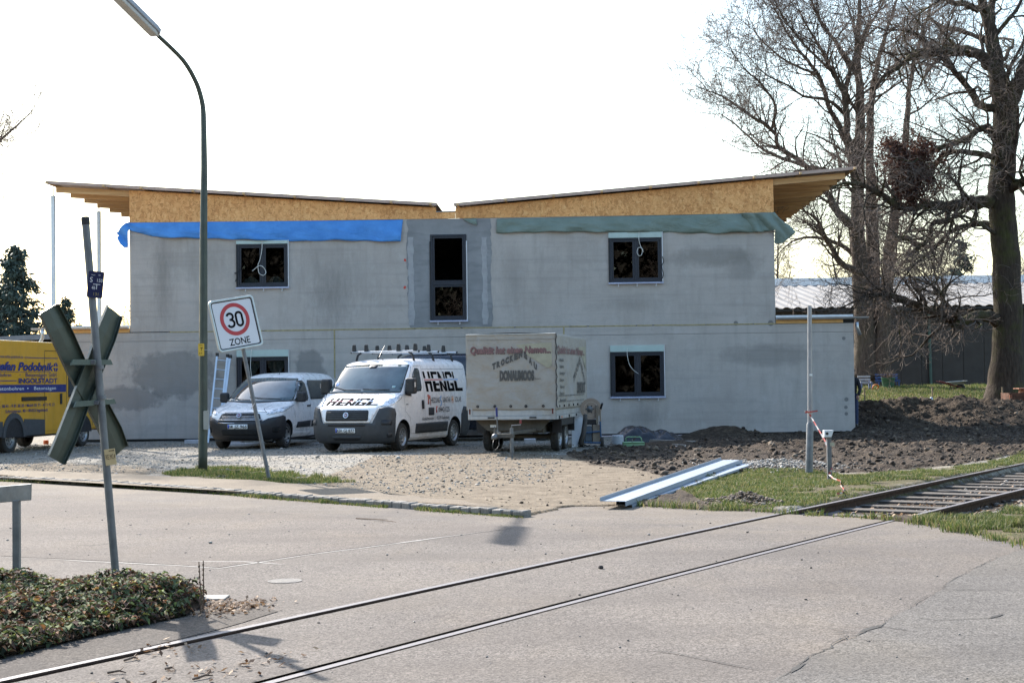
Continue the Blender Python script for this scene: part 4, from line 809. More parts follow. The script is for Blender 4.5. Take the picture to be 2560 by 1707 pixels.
mb = MB().tube([(U1+.16, .3, ZJ+.02), (U1+.16, .3, ZJ-.12), (U1+.26, .35, ZJ-.35)], .05, 12); obj('downpipe', mb, zinc, house, smooth=True)
# --- tarpaulins hung from the wall head
def tarp_mat(name, c0, c1):
    t = NT(name); P = t.pos(); c = t.ramp(t.noise(P, 2.2, 5, .6), [(.3, c0), (.7, c1)]); nm = t.bump(t.noise(t.mapv(P, (1.2, 1, 2.5)), 1.6, 5, .6, 1.2), .6, .06); nm = t.bump(t.noise(P, 12, 3), .2, .01, nm); return t.fin(c, .45, 0, nm, .4)
blue_t = tarp_mat('blue_tarpaulin', (.045, .21, .58), (.08, .30, .72)); green_t = tarp_mat('green_tarpaulin', (.14, .19, .165), (.19, .245, .215))
def wpt(u, y, z): return W(u, y, z)
def tarp(name, top, bot, mat, n, label, sag=.03, parent=None, amp=1, yoff=-.03):
    """top and bot: display-pixel outlines, equal count; folds grow downwards"""
    T_ = [Fd(*p) for p in top]; B_ = [Fd(*p) for p in bot]; kk = np.linspace(0, 1, len(T_)); mb = MB(); uu = lambda L, t_, j: float(np.interp(t_, kk, [q[j] for q in L])); rs = random.random()*50
    def fn(a_, b_):
        u = uu(T_, a_, 0)*(1-b_)+uu(B_, a_, 0)*b_; z = uu(T_, a_, 1)*(1-b_)+uu(B_, a_, 1)*b_
        f = .05*(vnoise(u*1.0+b_*.9+rs, 0, 1.4, 91)-.35)+.03*(vnoise(u-b_*2+rs, b_*2, 3, 92)-.5)+.02*math.sin(u*5+b_*3)*b_+.02*abs(math.sin(u*2.2-b_*2.4))
        return wpt(u, yoff-amp*f*(.35+b_*1.1)-.02*math.sin(math.pi*b_), z+.01*math.sin(u*7)*b_)
    mb.grid(fn, n, 10); o = obj(name, mb, mat, None, smooth=True, solid=.004, recalc=False); return tag(o, label, 'tarp')
def tarp2(name, top, bot, mat, n, label, **k):
    t_ = np.linspace(0, 1, 25); X = np.interp(t_, np.linspace(0, 1, 2), [top[0][0], top[-1][0]]); Yt = np.interp(X, [p[0] for p in top], [p[1] for p in top]); Xb = np.interp(t_, [0, 1], [bot[0][0], bot[-1][0]]); Yb = np.interp(Xb, [p[0] for p in bot], [p[1] for p in bot])
    return tarp(name, list(zip(X, Yt)), list(zip(Xb, Yb)), mat, n, label, **k)
tarp2('tarpaulin', [(296, 512), (600, 509), (926, 505)], [(299, 530), (330, 537), (357, 546), (500, 549), (700, 555), (760, 552), (921, 556)], blue_t, 220, 'bright blue tarp hung along the upper left wall')
tarp2('tarpaulin', [(1141, 503), (1400, 498), (1776, 489)], [(1140, 536), (1280, 533), (1410, 534), (1530, 534), (1640, 537), (1772, 532)], green_t, 220, 'long green tarp hung along the upper right wall')
tarp2('tarpaulin', [(1062, 503), (1094, 502)], [(1078, 511), (1096, 517)], green_t, 14, 'small scrap of green tarp above the tall window', amp=.6)
def flap(name, pts, mat, label):      # loose wing of tarp beyond the house corner: crumpled sheet following an outline
    P_ = [Fd(*p) for p in pts]; V, Fc = cdt(P_, .06); mb = MB(); mb.add([wpt(u, -.06-.16*(vnoise(u*2+z*1.5, z, 2.2, 95)-.5)-.10*abs(math.sin(u*7+z*5)), z) for u, z in V], Fc); return tag(obj(name, mb, mat, None, smooth=True, solid=.004, recalc=False), label, 'tarp')
flap('tarpaulin', [(268, 536), (290, 512), (300, 511), (302, 524), (297, 532), (297, 570), (289, 570), (280, 562), (273, 550), (271, 545), (274, 542)], blue_t, 'crumpled end of blue tarp flapping past the left house corner')
flap('tarpaulin', [(1700, 491), (1778, 489), (1786, 500), (1800, 513), (1812, 520), (1825, 535), (1814, 546), (1796, 560), (1779, 560), (1779, 530), (1745, 534), (1722, 533), (1712, 510)], green_t, 'folded end of green tarp flapping past the right house corner')
# =================================================================== street furniture
def pole_between(name, a_, b_, r0, r1, mat, parent, n=20, cap=None):
    return obj(name, MB().tube([a_, b_], [r0, r1], n), mat, parent, smooth=True, angle=40)
# --- street lamp
lb = G(507, 1176, .03); YL = lb[1]
lamp = thing('street_lamp', 'tall green street lamp with curved arm in front of the house', 'street lamp', tuple(lb))
def LP_(px, py, dy=0): p = D(px, py, YL+dy-max(0, 508.5-px)/116.0); return tuple(p-lb)      # the arm swings towards the road
lgreen = pm('dark_green_lacquer', (.045, .06, .05), .45, .1, .2, 5, .05, 40, dirt=.3, tint=(.10, .09, .06))
zp = lambda x, y: (250+x/3.1355, y/3.136)
path = [(507, 1176), (508, 1000), (509, 600), (510.5, 420), (509.5, 330), (508.5, 285)]+[zp(*q) for q in ((800, 800), (770, 690), (735, 610), (690, 530), (640, 462), (560, 380), (455, 282))]
LZ = [lb*0]+[np.array(LP_(*p)) for p in path[1:]]; rad = [.088, .083, .072, .062, .056, .052, .048, .046, .044, .043, .042, .041, .039]
Q = [];R_ = []
for i in range(len(LZ)-1):
    p0, p1, p2, p3 = LZ[max(0, i-1)], LZ[i], LZ[i+1], LZ[min(len(LZ)-1, i+2)]
    for q in range(5): t_ = q/5; Q.append(.5*((2*p1)+(-p0+p2)*t_+(2*p0-5*p1+4*p2-p3)*t_*t_+(-p0+3*p1-3*p2+p3)*t_**3) if i > 4 else p1+(p2-p1)*t_); R_.append(rad[i]*(1-t_)+rad[i+1]*t_)
Q.append(LZ[-1]); R_.append(rad[-1]); obj('pole', MB().tube(Q, R_, 20), lgreen, lamp, smooth=True)
h0 = LZ[-1]; h1 = np.array(LP_(*zp(-120, -290))); hd = (h1-h0); hl = min(1.5, np.linalg.norm(hd)); hd /= np.linalg.norm(hd)
fv = Vector(hd); sv = Vector((0, 0, 1)).cross(fv).normalized(); uv = fv.cross(sv).normalized(); HM = Matrix((fv, sv, uv)).transposed().to_4x4(); HM.translation = Vector(h0)
head = obj('lamp_head', MB().prism([(0, -.04), (.05, -.09), (.15, -.11), (hl-.1, -.11), (hl, -.05), (hl, .05), (hl-.1, .11), (.15, .11), (.05, .09), (0, .04)], .0, .10, 'XY', M=HM), pm('grey_lamp_housing', (.30, .32, .36), .45, .3), lamp, bevel=.02)
obj('lamp_lens', MB().prism([(.07, -.075), (.15, -.095), (hl-.12, -.095), (hl-.05, -.04), (hl-.05, .04), (hl-.12, .095), (.15, .095), (.07, .075)], -.085, -.002, 'XY', M=HM), pm('milky_lens', (.42, .40, .36), .35, 0, .1, 8, .1), head, bevel=.02)
obj('arm_joint', MB().tube([LZ[-1], tuple(np.array(LZ[-1])+hd*.12)], .036, 14), galv, lamp)
ya = D(462*K, 803*K, YL-.11)-lb
def plate(name, c, w_, h_, mat, parent, roll=0, th=.006, r=.02, label=None, yaw=0):
    P_ = []
    for cx_, cz_, a0 in ((w_/2-r, h_/2-r, 0), (-w_/2+r, h_/2-r, 90), (-w_/2+r, -h_/2+r, 180), (w_/2-r, -h_/2+r, 270)):
        for q in range(5): a_ = math.radians(a0+q*22.5); P_.append((cx_+r*math.cos(a_), cz_+r*math.sin(a_)))
    M_ = Matrix.Translation(Vector(c)) @ Matrix.Rotation(yaw, 4, 'Z') @ Matrix.Rotation(roll, 4, 'Y'); return obj(name, MB().prism(P_, 0, th, 'XZ', M=M_), mat, parent, label=label), M_
def put(items, M_, y):       # lettering on a plate: items (text, x, z, size, kw)
    out = []
    for s, x, z, sz, kw in items:
        v, f = text2d(s, sz, **kw); out.append((v, f, (lambda X=x, Z=z: (lambda a_, b_: tuple(M_ @ Vector((X+a_, y, Z+b_)))))()))
    return out
gasy = thing('gas_marker', 'small yellow utility marker plate strapped to the lamp post', 'marker plate', tuple(lb)); yellow = pm('yellow_enamel', (.62, .40, .03), .45, 0, .08, 6, .03, dirt=.3)
o, M_ = plate('plate', ya, .115, .235, yellow, gasy, r=.015, th=.012)
text_part(put([('T', -.02, -.02, .06, {}), ('6 0', -.035, -.08, .03, {}), ('4,5', .0, -.005+.03, .022, {}), ('GAS', -.03, .075, .022, {})], M_, -.002), blackprint, gasy)
obj('strap', MB().box((ya[0]+.05, ya[1]+.0, ya[2]-.012), (ya[0]+.17, ya[1]+.01, ya[2]+.0)), galv, gasy)
yb = D(515, 1050, YL-.12)-lb; box_ = thing('sheet_cover', 'blank grey cover plate screwed to the lower lamp post', 'cover plate', tuple(lb)); o, M_ = plate('plate', yb, .10, .36, pm('grey_cover', (.33, .33, .30), .55, 0, .1, 5, .05), box_, th=.03); obj('screw', MB().lathe([(.001, -.004), (.008, -.004), (.008, .0)], 'Y', 10, (yb[0]+.035, yb[1], yb[2]+.15)), galvd, box_)
# --- crossbuck, seen from behind
cb = G(293, 1446, .08); YC = cb[1]
cross = thing('level_crossing_sign', 'dented green back of a railway crossbuck on a leaning grey pole', 'crossbuck', tuple(cb))
def CP(px, py, dy=0): return np.array(D(px, py, YC+dy)-cb)
pb, pt = np.array([0, 0, -.12]), CP(214, 556, .0); PX = lambda t_: pb+(pt-pb)*t_
polem = pm('blotchy_galvanised', (.16, .165, .165), .6, .35, .3, 5, .2, 40, dirt=.4, tint=(.3, .3, .29))
pr_ = .029; obj('pole', MB().tube([pb, pt], .0315, 24), polem, cross, smooth=True, angle=40); dv = (pt-pb)/np.linalg.norm(pt-pb); obj('pole_cap', MB().tube([pt-dv*.02, pt+dv*.035, pt+dv*.045], [.0345, .0345, .028], 20), rubber, cross, smooth=True, angle=40)
cgreen = NT('sign_back_green'); P = cgreen.pos(); c = cgreen.ramp(cgreen.noise(P, 6, 5), [(.3, (.034, .046, .034)), (.7, (.052, .067, .05))]); cgreen = cgreen.fin(c, .4, .0, cgreen.bump(cgreen.noise(P, 5, 4), .25, .02)); cgrl = pm('light_green_edge', (.13, .19, .16), .5)
XB = D(238, 945, YC)[0]-cb[0]; TB = 1.19; PN = np.array([TB, -1, 0])/math.hypot(TB, 1)        # plane of the crossbuck, turned away from the road
def CB(px, py, back=0): p = D(px, py, YC); d = (p[0]-cb[0]-XB)*TB; p = D(px, py, YC+d); return np.array(p-cb)-PN*back
def blade(pts_top, pts_bot, wl, dy, label=None):
    """pressed steel blade: channel section with folded lips, bent along its length; pts are centre-line source pixels"""
    n = len(pts_top); mb = MB(); vs = []; L = [(CB(*a_, dy), CB(*b_, dy)) for a_, b_ in zip(pts_top, pts_bot)]
    for i, (p, q) in enumerate(L):
        e = q-p; sect = [(0, .032), (0, 0), (.06, -.004), (.5, .003), (.94, -.004), (1, 0), (1, .032)]
        for t_, y in sect: vs.append(p+e*t_+PN*(y+.010*math.sin(i*1.3)))
    k = 7; mb.add(vs, [(i*k+j, i*k+j+1, (i+1)*k+j+1, (i+1)*k+j) for i in range(n-1) for j in range(k-1)]); return obj('blade', mb, cgreen, cross, solid=.004, label=label, recalc=False)
z4 = lambda x, y: (x/3.563, 740+y/3.563)
blade([z4(*p) for p in ((392, 160), (470, 335), (560, 520), (640, 680), (700, 790), (760, 900), (850, 1080), (960, 1290), (1050, 1448))], [z4(*p) for p in ((550, 68), (640, 250), (690, 345), (790, 560), (850, 690), (910, 790), (1010, 990), (1110, 1170), (1178, 1340))], 0, .075)
blade([z4(*p) for p in ((975, 78), (890, 270), (800, 540), (740, 700), (680, 860), (610, 1020), (520, 1240), (450, 1418))], [z4(*p) for p in ((1105, 178), (1030, 400), (935, 640), (880, 790), (820, 940), (760, 1100), (680, 1300), (590, 1500))], 0, .045)
for (a_, b_) in (((610, 590), (990, 590)), ((640, 965), (1020, 935))):
    p, q = CB(*z4(*a_), -.015), CB(*z4(*b_), -.015); e = (q-p); ln_ = np.linalg.norm(e); e /= ln_; up_v = np.cross(e, PN); up_v = up_v*(1 if up_v[2] > 0 else -1); mb = MB(); vs = [p+e*x_+up_v*z_+PN*y_ for y_ in (0, .012) for x_, z_ in ((0, -.022), (ln_, -.022), (ln_-.025, .022), (.03, .024))]
    mb.add(vs, [(0, 1, 2, 3), (4, 7, 6, 5), (0, 4, 5, 1), (1, 5, 6, 2), (2, 6, 7, 3), (3, 7, 4, 0)]); br = obj('bracket', mb, pm('green_bracket', (.075, .105, .085), .45), cross, label='green cross bar clamping the blades'); m_ = p+e*ln_*.50+PN*.022; obj('bolt', MB().box((m_[0]-.02, m_[1]-.008, m_[2]-.018), (m_[0]+.02, m_[1]+.008, m_[2]+.018)), galvd, br, bevel=.004)
for (x, y) in ((885, 635), (908, 902)):
    c = CP(*z4(x, y)); obj('clamp', MB().tube([c-dv*.016, c+dv*.016], .0365, 24), galvd, cross, smooth=True, angle=40)
# blue hydrant plate and small yellow plate on the same pole: signs of their own
hyd = thing('pipe_marker_sign', 'dark blue pipeline marker plate S 150 high on the crossbuck pole', 'marker plate', tuple(cb))
hc = CP(238.5, 711.5, -.045); o, M_ = plate('plate', hc, .128, .218, pm('navy_enamel', (.008, .012, .06), .4, 0, .1, 5, .02), hyd, roll=math.radians(5.5), r=.012)
whitepr = pm('white_print', (.75, .75, .75), .5, 0, .02, 5, 0)
text_part(put([('S', -.048, .018, .042, {}), ('150', .012, .022, .028, {'width': .046}), ('46', -.028, -.040, .028, {'width': .030}), ('Wasser', -.04, .074, .009, {'width': .034}), ('100', .018, .074, .010, {'width': .018})], M_, -.002), whitepr, hyd)
mb = MB(); mb.box((-.018, -.003, -.0), (.04, -.001, .005), M=M_); mb.box((.010, -.003, -.038), (.015, -.001, .0), M=M_); obj('tee_mark', mb, whitepr, hyd); text_part(put([('131', -.008, -.09, .026, {'width': .04})], M_, -.002), pm('faded_ochre_print', (.35, .28, .12), .6), hyd)
rem = thing('small_yellow_sign', 'small pale yellow plate lettered RE.MCH low on the crossbuck pole', 'sign', tuple(cb))
rc = CP(*z4(982, 1432), -.04); o, M_ = plate('plate', rc, .088, .132, pm('pale_yellow_plate', (.66, .50, .26), .55, 0, .08, 6, .02), rem, roll=math.radians(-7), r=.004)
text_part(put([('RE.', -.036, -.018, .040, {'width': .030}), ('MC', -.001, -.018, .040, {'width': .028}), ('4', .029, -.018, .040, {'width': .012})], M_, -.002), pm('brown_print', (.1, .04, .01), .6), rem)
mb = MB(); mb.box((-.005, -.003, .048), (.03, -.001, .053), M=M_); mb.prism([(.03, .044), (.03, .057), (.04, .0505)], -.003, -.001, 'XZ', M=M_); obj('arrow', mb, blackprint, rem)
# --- zone 30 sign
zb = G(672, 1194, .06); YZ = zb[1]
zone = thing('speed_zone_sign', 'leaning 30 zone sign with grey rim on a tilted thin pole', 'road sign', tuple(zb))
def ZP(px, py, dy=0): return np.array(D(px, py, YZ+dy)-zb)
top_ = ZP(607, 868); e_ = top_/np.linalg.norm(top_); obj('pole', MB().tube([e_*-.2, e_*(np.linalg.norm(top_)+.75)], .034, 20), galvd, zone, smooth=True, angle=40)
z5 = lambda x, y: (500+x/8.711, 720+y/8.711)
cs = [ZP(*z5(*p), -.08) for p in ((222, 285), (1075, 155), (1315, 1230), (485, 1430))]   # corners TL TR BR BL
TLc, TRc, BRc, BLc = cs; cen = sum(cs)/4; du = ((TRc-TLc)+(BRc-BLc))/2; dv_ = ((TLc-BLc)+(TRc-BRc))/2; hw, hh = np.linalg.norm(du)/2, np.linalg.norm(dv_)/2
# the board is rectangular and turned away a little; its real width is taken from the turn
SW, SH_ = hh*2*.97, hh*2
upv = Vector(dv_).normalized(); rtv = Vector(du); rtv.y = 0; rtv = (rtv-upv*rtv.dot(upv)); w_seen = rtv.length; tn = math.acos(min(1, w_seen/SW)); rtv.normalize(); nrm = rtv.cross(upv).normalized()
rt2 = (rtv*math.cos(tn)+Vector((0, 1, 0))*math.sin(tn)); rt2 = (rt2-upv*rt2.dot(upv)).normalized(); nr2_ = rt2.cross(upv).normalized(); nr2_ = -nr2_ if nr2_.y > 0 else nr2_
ZM = Matrix((rt2, -nr2_, upv)).transposed().to_4x4(); ZM.translation = Vector(cen)
def rrect(w_, h_, r, n=6):
    P_ = []
    for cx_, cz_, a0 in ((w_/2-r, h_/2-r, 0), (-w_/2+r, h_/2-r, 90), (-w_/2+r, -h_/2+r, 180), (w_/2-r, -h_/2+r, 270)):
        for q in range(n+1): a_ = math.radians(a0+q*90/n); P_.append((cx_+r*math.cos(a_), cz_+r*math.sin(a_)))
    return P_
def ring(mb, outer, inner, y0, y1, M_):
    n = len(outer); vs = [M_ @ Vector((p[0], y, p[1])) for y in (y0, y1) for L in (outer, inner) for p in L]
    f = []
    for i in range(n):
        j = (i+1) % n; f += [(i, j, n+j, n+i), (2*n+i, 3*n+i, 3*n+j, 2*n+j), (i, 2*n+i, 2*n+j, j), (n+i, n+j, 3*n+j, 3*n+i)]
    mb.add(vs, f)
face = pm('white_sign_face', (.62, .62, .64), .35, 0, .03, 3, 0); obj('board', MB().prism(rrect(SW-.01, SH_-.01, .06), -.012, .010, 'XZ', M=ZM), face, zone)
mb = MB(); ring(mb, rrect(SW, SH_, .065), rrect(SW-.07, SH_-.07, .05), -.03, .014, ZM); obj('rim', mb, pm('aluminium_profile', (.42, .44, .43), .4, .6, .1, 6, .05), zone, bevel=.006)
mb = MB(); ring(mb, rrect(SW-.078, SH_-.078, .045), rrect(SW-.108, SH_-.108, .035), -.0155, -.0125, ZM); obj('black_border', mb, blackprint, zone)
R0 = SH_*.315; cz = SH_*.085; circ = lambda r: [(r*math.cos(a_), cz+r*math.sin(a_)) for a_ in np.linspace(0, 2*math.pi, 65)[:-1]]
mb = MB(); ring(mb, circ(R0), circ(R0*.76), -.0155, -.0125, ZM); obj('red_ring', mb, pm('sign_red', (.42, .012, .015), .4, 0, .04, 4, 0), zone)
def stroke(mb, pts, w_, y0, y1, M_):
    L = [np.array(p, float) for p in pts]; vs = []; n = len(L)
    for i in range(n):
        d = L[min(i+1, n-1)]-L[max(i-1, 0)]; d /= np.linalg.norm(d)+1e-9; q = np.array([-d[1], d[0]])*w_/2
        for p in (L[i]+q, L[i]-q): vs += [M_ @ Vector((p[0], y0, p[1])), M_ @ Vector((p[0], y1, p[1]))]
    f = []
    for i in range(n-1): a_ = 4*i; b_ = a_+4; f += [(a_, b_, b_+2, a_+2), (a_+1, a_+3, b_+3, b_+1), (a_, a_+1, b_+1, b_), (a_+2, b_+2, b_+3, a_+3)]
    f += [(0, 2, 3, 1), (4*n-4, 4*n-3, 4*n-1, 4*n-2)]; mb.add(vs, f)
mb = MB(); H_ = R0*.88; c3 = -R0*.31; c0 = R0*.30; sw_ = H_*.155; k_ = R0*.215
arc = lambda cx_, cz_, rx, rz, a0, a1, n=14: [(cx_+rx*math.cos(math.radians(a_)), cz_+rz*math.sin(math.radians(a_))) for a_ in np.linspace(a0, a1, n)]
stroke(mb, arc(c3, cz+H_*.22, k_*.95, H_*.22, 165, -85), sw_, -.0156, -.0125, ZM); stroke(mb, [(c3-k_*.3, cz+H_*.0)]+[(c3, cz+H_*.0)], sw_*.9, -.0157, -.0125, ZM); stroke(mb, arc(c3, cz-H_*.25, k_*1.05, H_*.245, 88, -160), sw_, -.0158, -.0125, ZM)
z_ = arc(c0, cz+H_*.22, k_*.95, H_*.23, 0, 180)+arc(c0, cz-H_*.25, k_*.95, H_*.24, 180, 360); stroke(mb, z_+[z_[0], z_[1]], sw_, -.0156, -.0125, ZM)
v, f = text2d('ZONE', SH_*.13, width=SW*.46, align='CENTER', bold=.012); mb.add([ZM @ Vector((a_, -.0145, b_-SH_*.405)) for a_, b_ in v], f); obj('lettering', mb, blackprint, zone, recalc=False)
mb = MB().box((-.2, .02, -.02), (.2, .045, .02), M=ZM); obj('bracket', mb, galvd, zone)
tb_ = obj('barrier_tape_scrap', MB().prism([(0, 0), (.02, .005), (-.04, -.10), (-.055, -.095)], -.004, 0, 'XZ', M=Matrix.Translation(Vector(ZP(635, 1008, -.06)+zb))), pm('pale_tape', (.55, .5, .46), .6)); tag(tb_, 'scrap of barrier tape tied round the tilted zone sign pole', 'tape')
# --- guard plate at the left edge
gb0 = G(42, 1445, .08); guard = thing('plate_on_post', 'weathered sheet metal panel on a square post at the left edge', 'guard panel', tuple(gb0)); wsteel = pm('weathered_zinc_panel', (.2, .205, .2), .6, .4, .35, 4, .2, 30, dirt=.5, tint=(.1, .1, .09))
GPp = lambda x, y, d=0: np.array(D(x, y, gb0[1]+d)-gb0)
a_, b_ = GPp(40, 1256), GPp(75, 1212, -.35); obj('post', MB().box((-.028, -.028, -.1), (.028, .028, a_[2]+.02)), wsteel, guard, bevel=.004)
pl, prr = GPp(-70, 1222, .35), GPp(77, 1209, -.10); pl2, pr2 = GPp(-70, 1262, .35), GPp(76, 1250, -.10)
mb = MB(); vs = [pl, prr, pr2, pl2]; vs = [tuple(q) for q in vs]+[tuple(q+np.array([0, .03, 0])) for q in vs]; mb.add(vs, [(0, 1, 2, 3), (4, 7, 6, 5), (0, 4, 5, 1), (1, 5, 6, 2), (2, 6, 7, 3), (3, 7, 4, 0)]); obj('panel', mb, wsteel, guard, bevel=.004)
# --- steel pole and key post on the verge
p0 = G(2022, 1182, .03); pole = thing('steel_pole', 'thin bare steel pole with a thicker foot on the verge', 'pole', tuple(p0)); PP = lambda x, y: np.array(D(x, y, p0[1])-p0)
a_, b_ = PP(2025, 1058), PP(2024, 764); obj('foot', MB().tube([(0, 0, -.1), a_-np.array([0, 0, .02]), a_+np.array([0, 0, .02])], [.065, .06, .045], 20), galvd, pole, smooth=True, angle=40); obj('shaft', MB().tube([a_, b_], [.042, .036], 18), pm('dull_galvanised', (.3, .3, .31), .5, .5, .15, 6, .1), pole, smooth=True, angle=40)
c = PP(2026, 937); obj('sticker', MB().box((c[0]-.025, c[1]-.047, c[2]-.018), (c[0]+.025, c[1]-.040, c[2]+.018)), whitep, pole)
k0 = G(2074, 1197, .03); key = thing('key_switch_post', 'short dark post carrying a white key switch box', 'switch post', tuple(k0)); KP = lambda x, y: np.array(D(x, y, k0[1])-k0); hz = KP(2074, 1092)[2]
obj('post', MB().box((-.035, -.03, -.1), (.035, .03, hz)), galvd, key, bevel=.004); q = [KP(*p) for p in ((2058, 1075), (2082, 1075), (2076, 1092), (2058, 1092))]
b_ = obj('switch_box', MB().prism([(v_[0], v_[2]) for v_ in q], -.08, .05, 'XZ'), pm('white_box', (.62, .64, .64), .45), key, bevel=.006); c = KP(2065, 1083); obj('lock', MB().lathe([(.001, -.004), (.022, -.004), (.022, .004)], 'Y', 16, (c[0], -.082, c[2])), blackp, b_)
c = KP(2080, 1110); obj('side_tag', MB().box((c[0]-.04, -.04, c[2]-.03), (c[0]+.03, -.03, c[2]+.03)), pm('yellowish_tag', (.4, .38, .28), .6), key)
# barrier tape, one run of red and white pieces
tp_r, tp_w = pm('tape_red', (.4, .06, .045), .6), pm('tape_white', (.42, .38, .34), .6)
tape = thing('barrier_tape', 'red and white barrier tape from the thin pole down to the key post', 'barrier tape', (p0[0], p0[1], 0)); z6 = lambda x, y: (1760+x/2.24, 700+y/2.24)
run = [(562, 733, 0), (582, 737, 0), (600, 765, 0), (628, 815, 0), (655, 860, 0), (680, 905, 0), (693, 945, 0), (708, 1010, 0), (716, 1060, 0), (700, 1088, 1), (722, 1108, 1), (765, 1125, 1), (765, 1150, 1), (785, 1172, 1), (775, 1190, 1), (745, 1195, 1)]
def tpos(x, y, g, i): s_ = z6(x, y); p = G(*s_, .06) if g and i > 9 else D(*s_, p0[1]-.08-(p0[1]-k0[1])*min(1, max(0, (i-2)/6))); return p-np.array([p0[0], p0[1], 0])
tq = [tpos(x, y, g, i) for i, (x, y, g) in enumerate(run)]
for i in range(len(tq)-1):
    a_, b_ = tq[i], tq[i+1]; d = (b_-a_); s_ = np.cross(d/np.linalg.norm(d), [0, 1, 0]); s_ = s_/(np.linalg.norm(s_)+1e-9)*.011
    for k in range(2):
        p, r = a_+d*k/2, a_+d*(k+1)/2; mb = MB(); mb.add([tuple(p+s_), tuple(p-s_), tuple(r-s_+np.array([0, .01, 0])), tuple(r+s_)], [(0, 1, 2, 3)]); obj('tape_piece', mb, tp_r if (i*2+k) % 2 else tp_w, tape, solid=.003, recalc=False)
a_, b_ = tpos(565, 742, 0, 0), tpos(635, 733, 0, 0); obj('tape_piece', MB().prism([(a_[0], a_[2]-.01), (b_[0], b_[2]-.008), (b_[0], b_[2]+.015), (a_[0], a_[2]+.01)], a_[1]-.02, a_[1]-.015, 'XZ'), tp_r, tape)
# --- galvanised channels lying on the ground
bright = pm('new_galvanised_sheet', (.27, .31, .36), .55, .15, .05, 1.5, 0, spec=.2)
def channel(p, q, w_, label, rise=(0, 0), hgt=.09):
    p, q = np.array(p), np.array(q); L_ = np.linalg.norm(q-p); ang = math.atan2(q[1]-p[1], q[0]-p[0]); o = thing('steel_channel', label, 'steel channel', tuple(p), 0, 'galvanised steel channels on the ground'); o.rotation_euler = (0, -math.asin((q[2]-p[2])/L_), ang)
    z0_ = rise[0]; obj('web', MB().box((0, -w_/2, z0_), (L_, w_/2, z0_+.005)), bright, o); obj('flange', MB().box((0, w_/2-.005, z0_+.0052), (L_, w_/2, z0_+hgt)), bright, o)
    obj('flange', MB().box((0, -w_/2, z0_-.001-rise[1]), (L_, -w_/2+.005, z0_-.0002)), bright, o)
    for e_ in (.06, L_-.06):
        for s_ in (-1, 1): obj('hole', MB().lathe([(.001, 0), (.014, 0)], 'Z', 12, (e_, s_*.06, z0_+.0065)), blackp, o, recalc=False)
    return o
z3_ = lambda x, y, z=0: G(1500+x/4.704, 1120+y/4.704, z)
A_, B_ = z3_(150, 625, .10), z3_(1530, 140, .16); channel(A_, B_, .34, 'farther galvanised channel of the pair beside the verge', rise=(0, .06), hgt=.05)
A_, B_ = z3_(285, 668, .03), z3_(1745, 182, .09); channel(A_, B_, .22, 'nearer galvanised channel of the pair beside the verge', rise=(0, .03), hgt=.075)
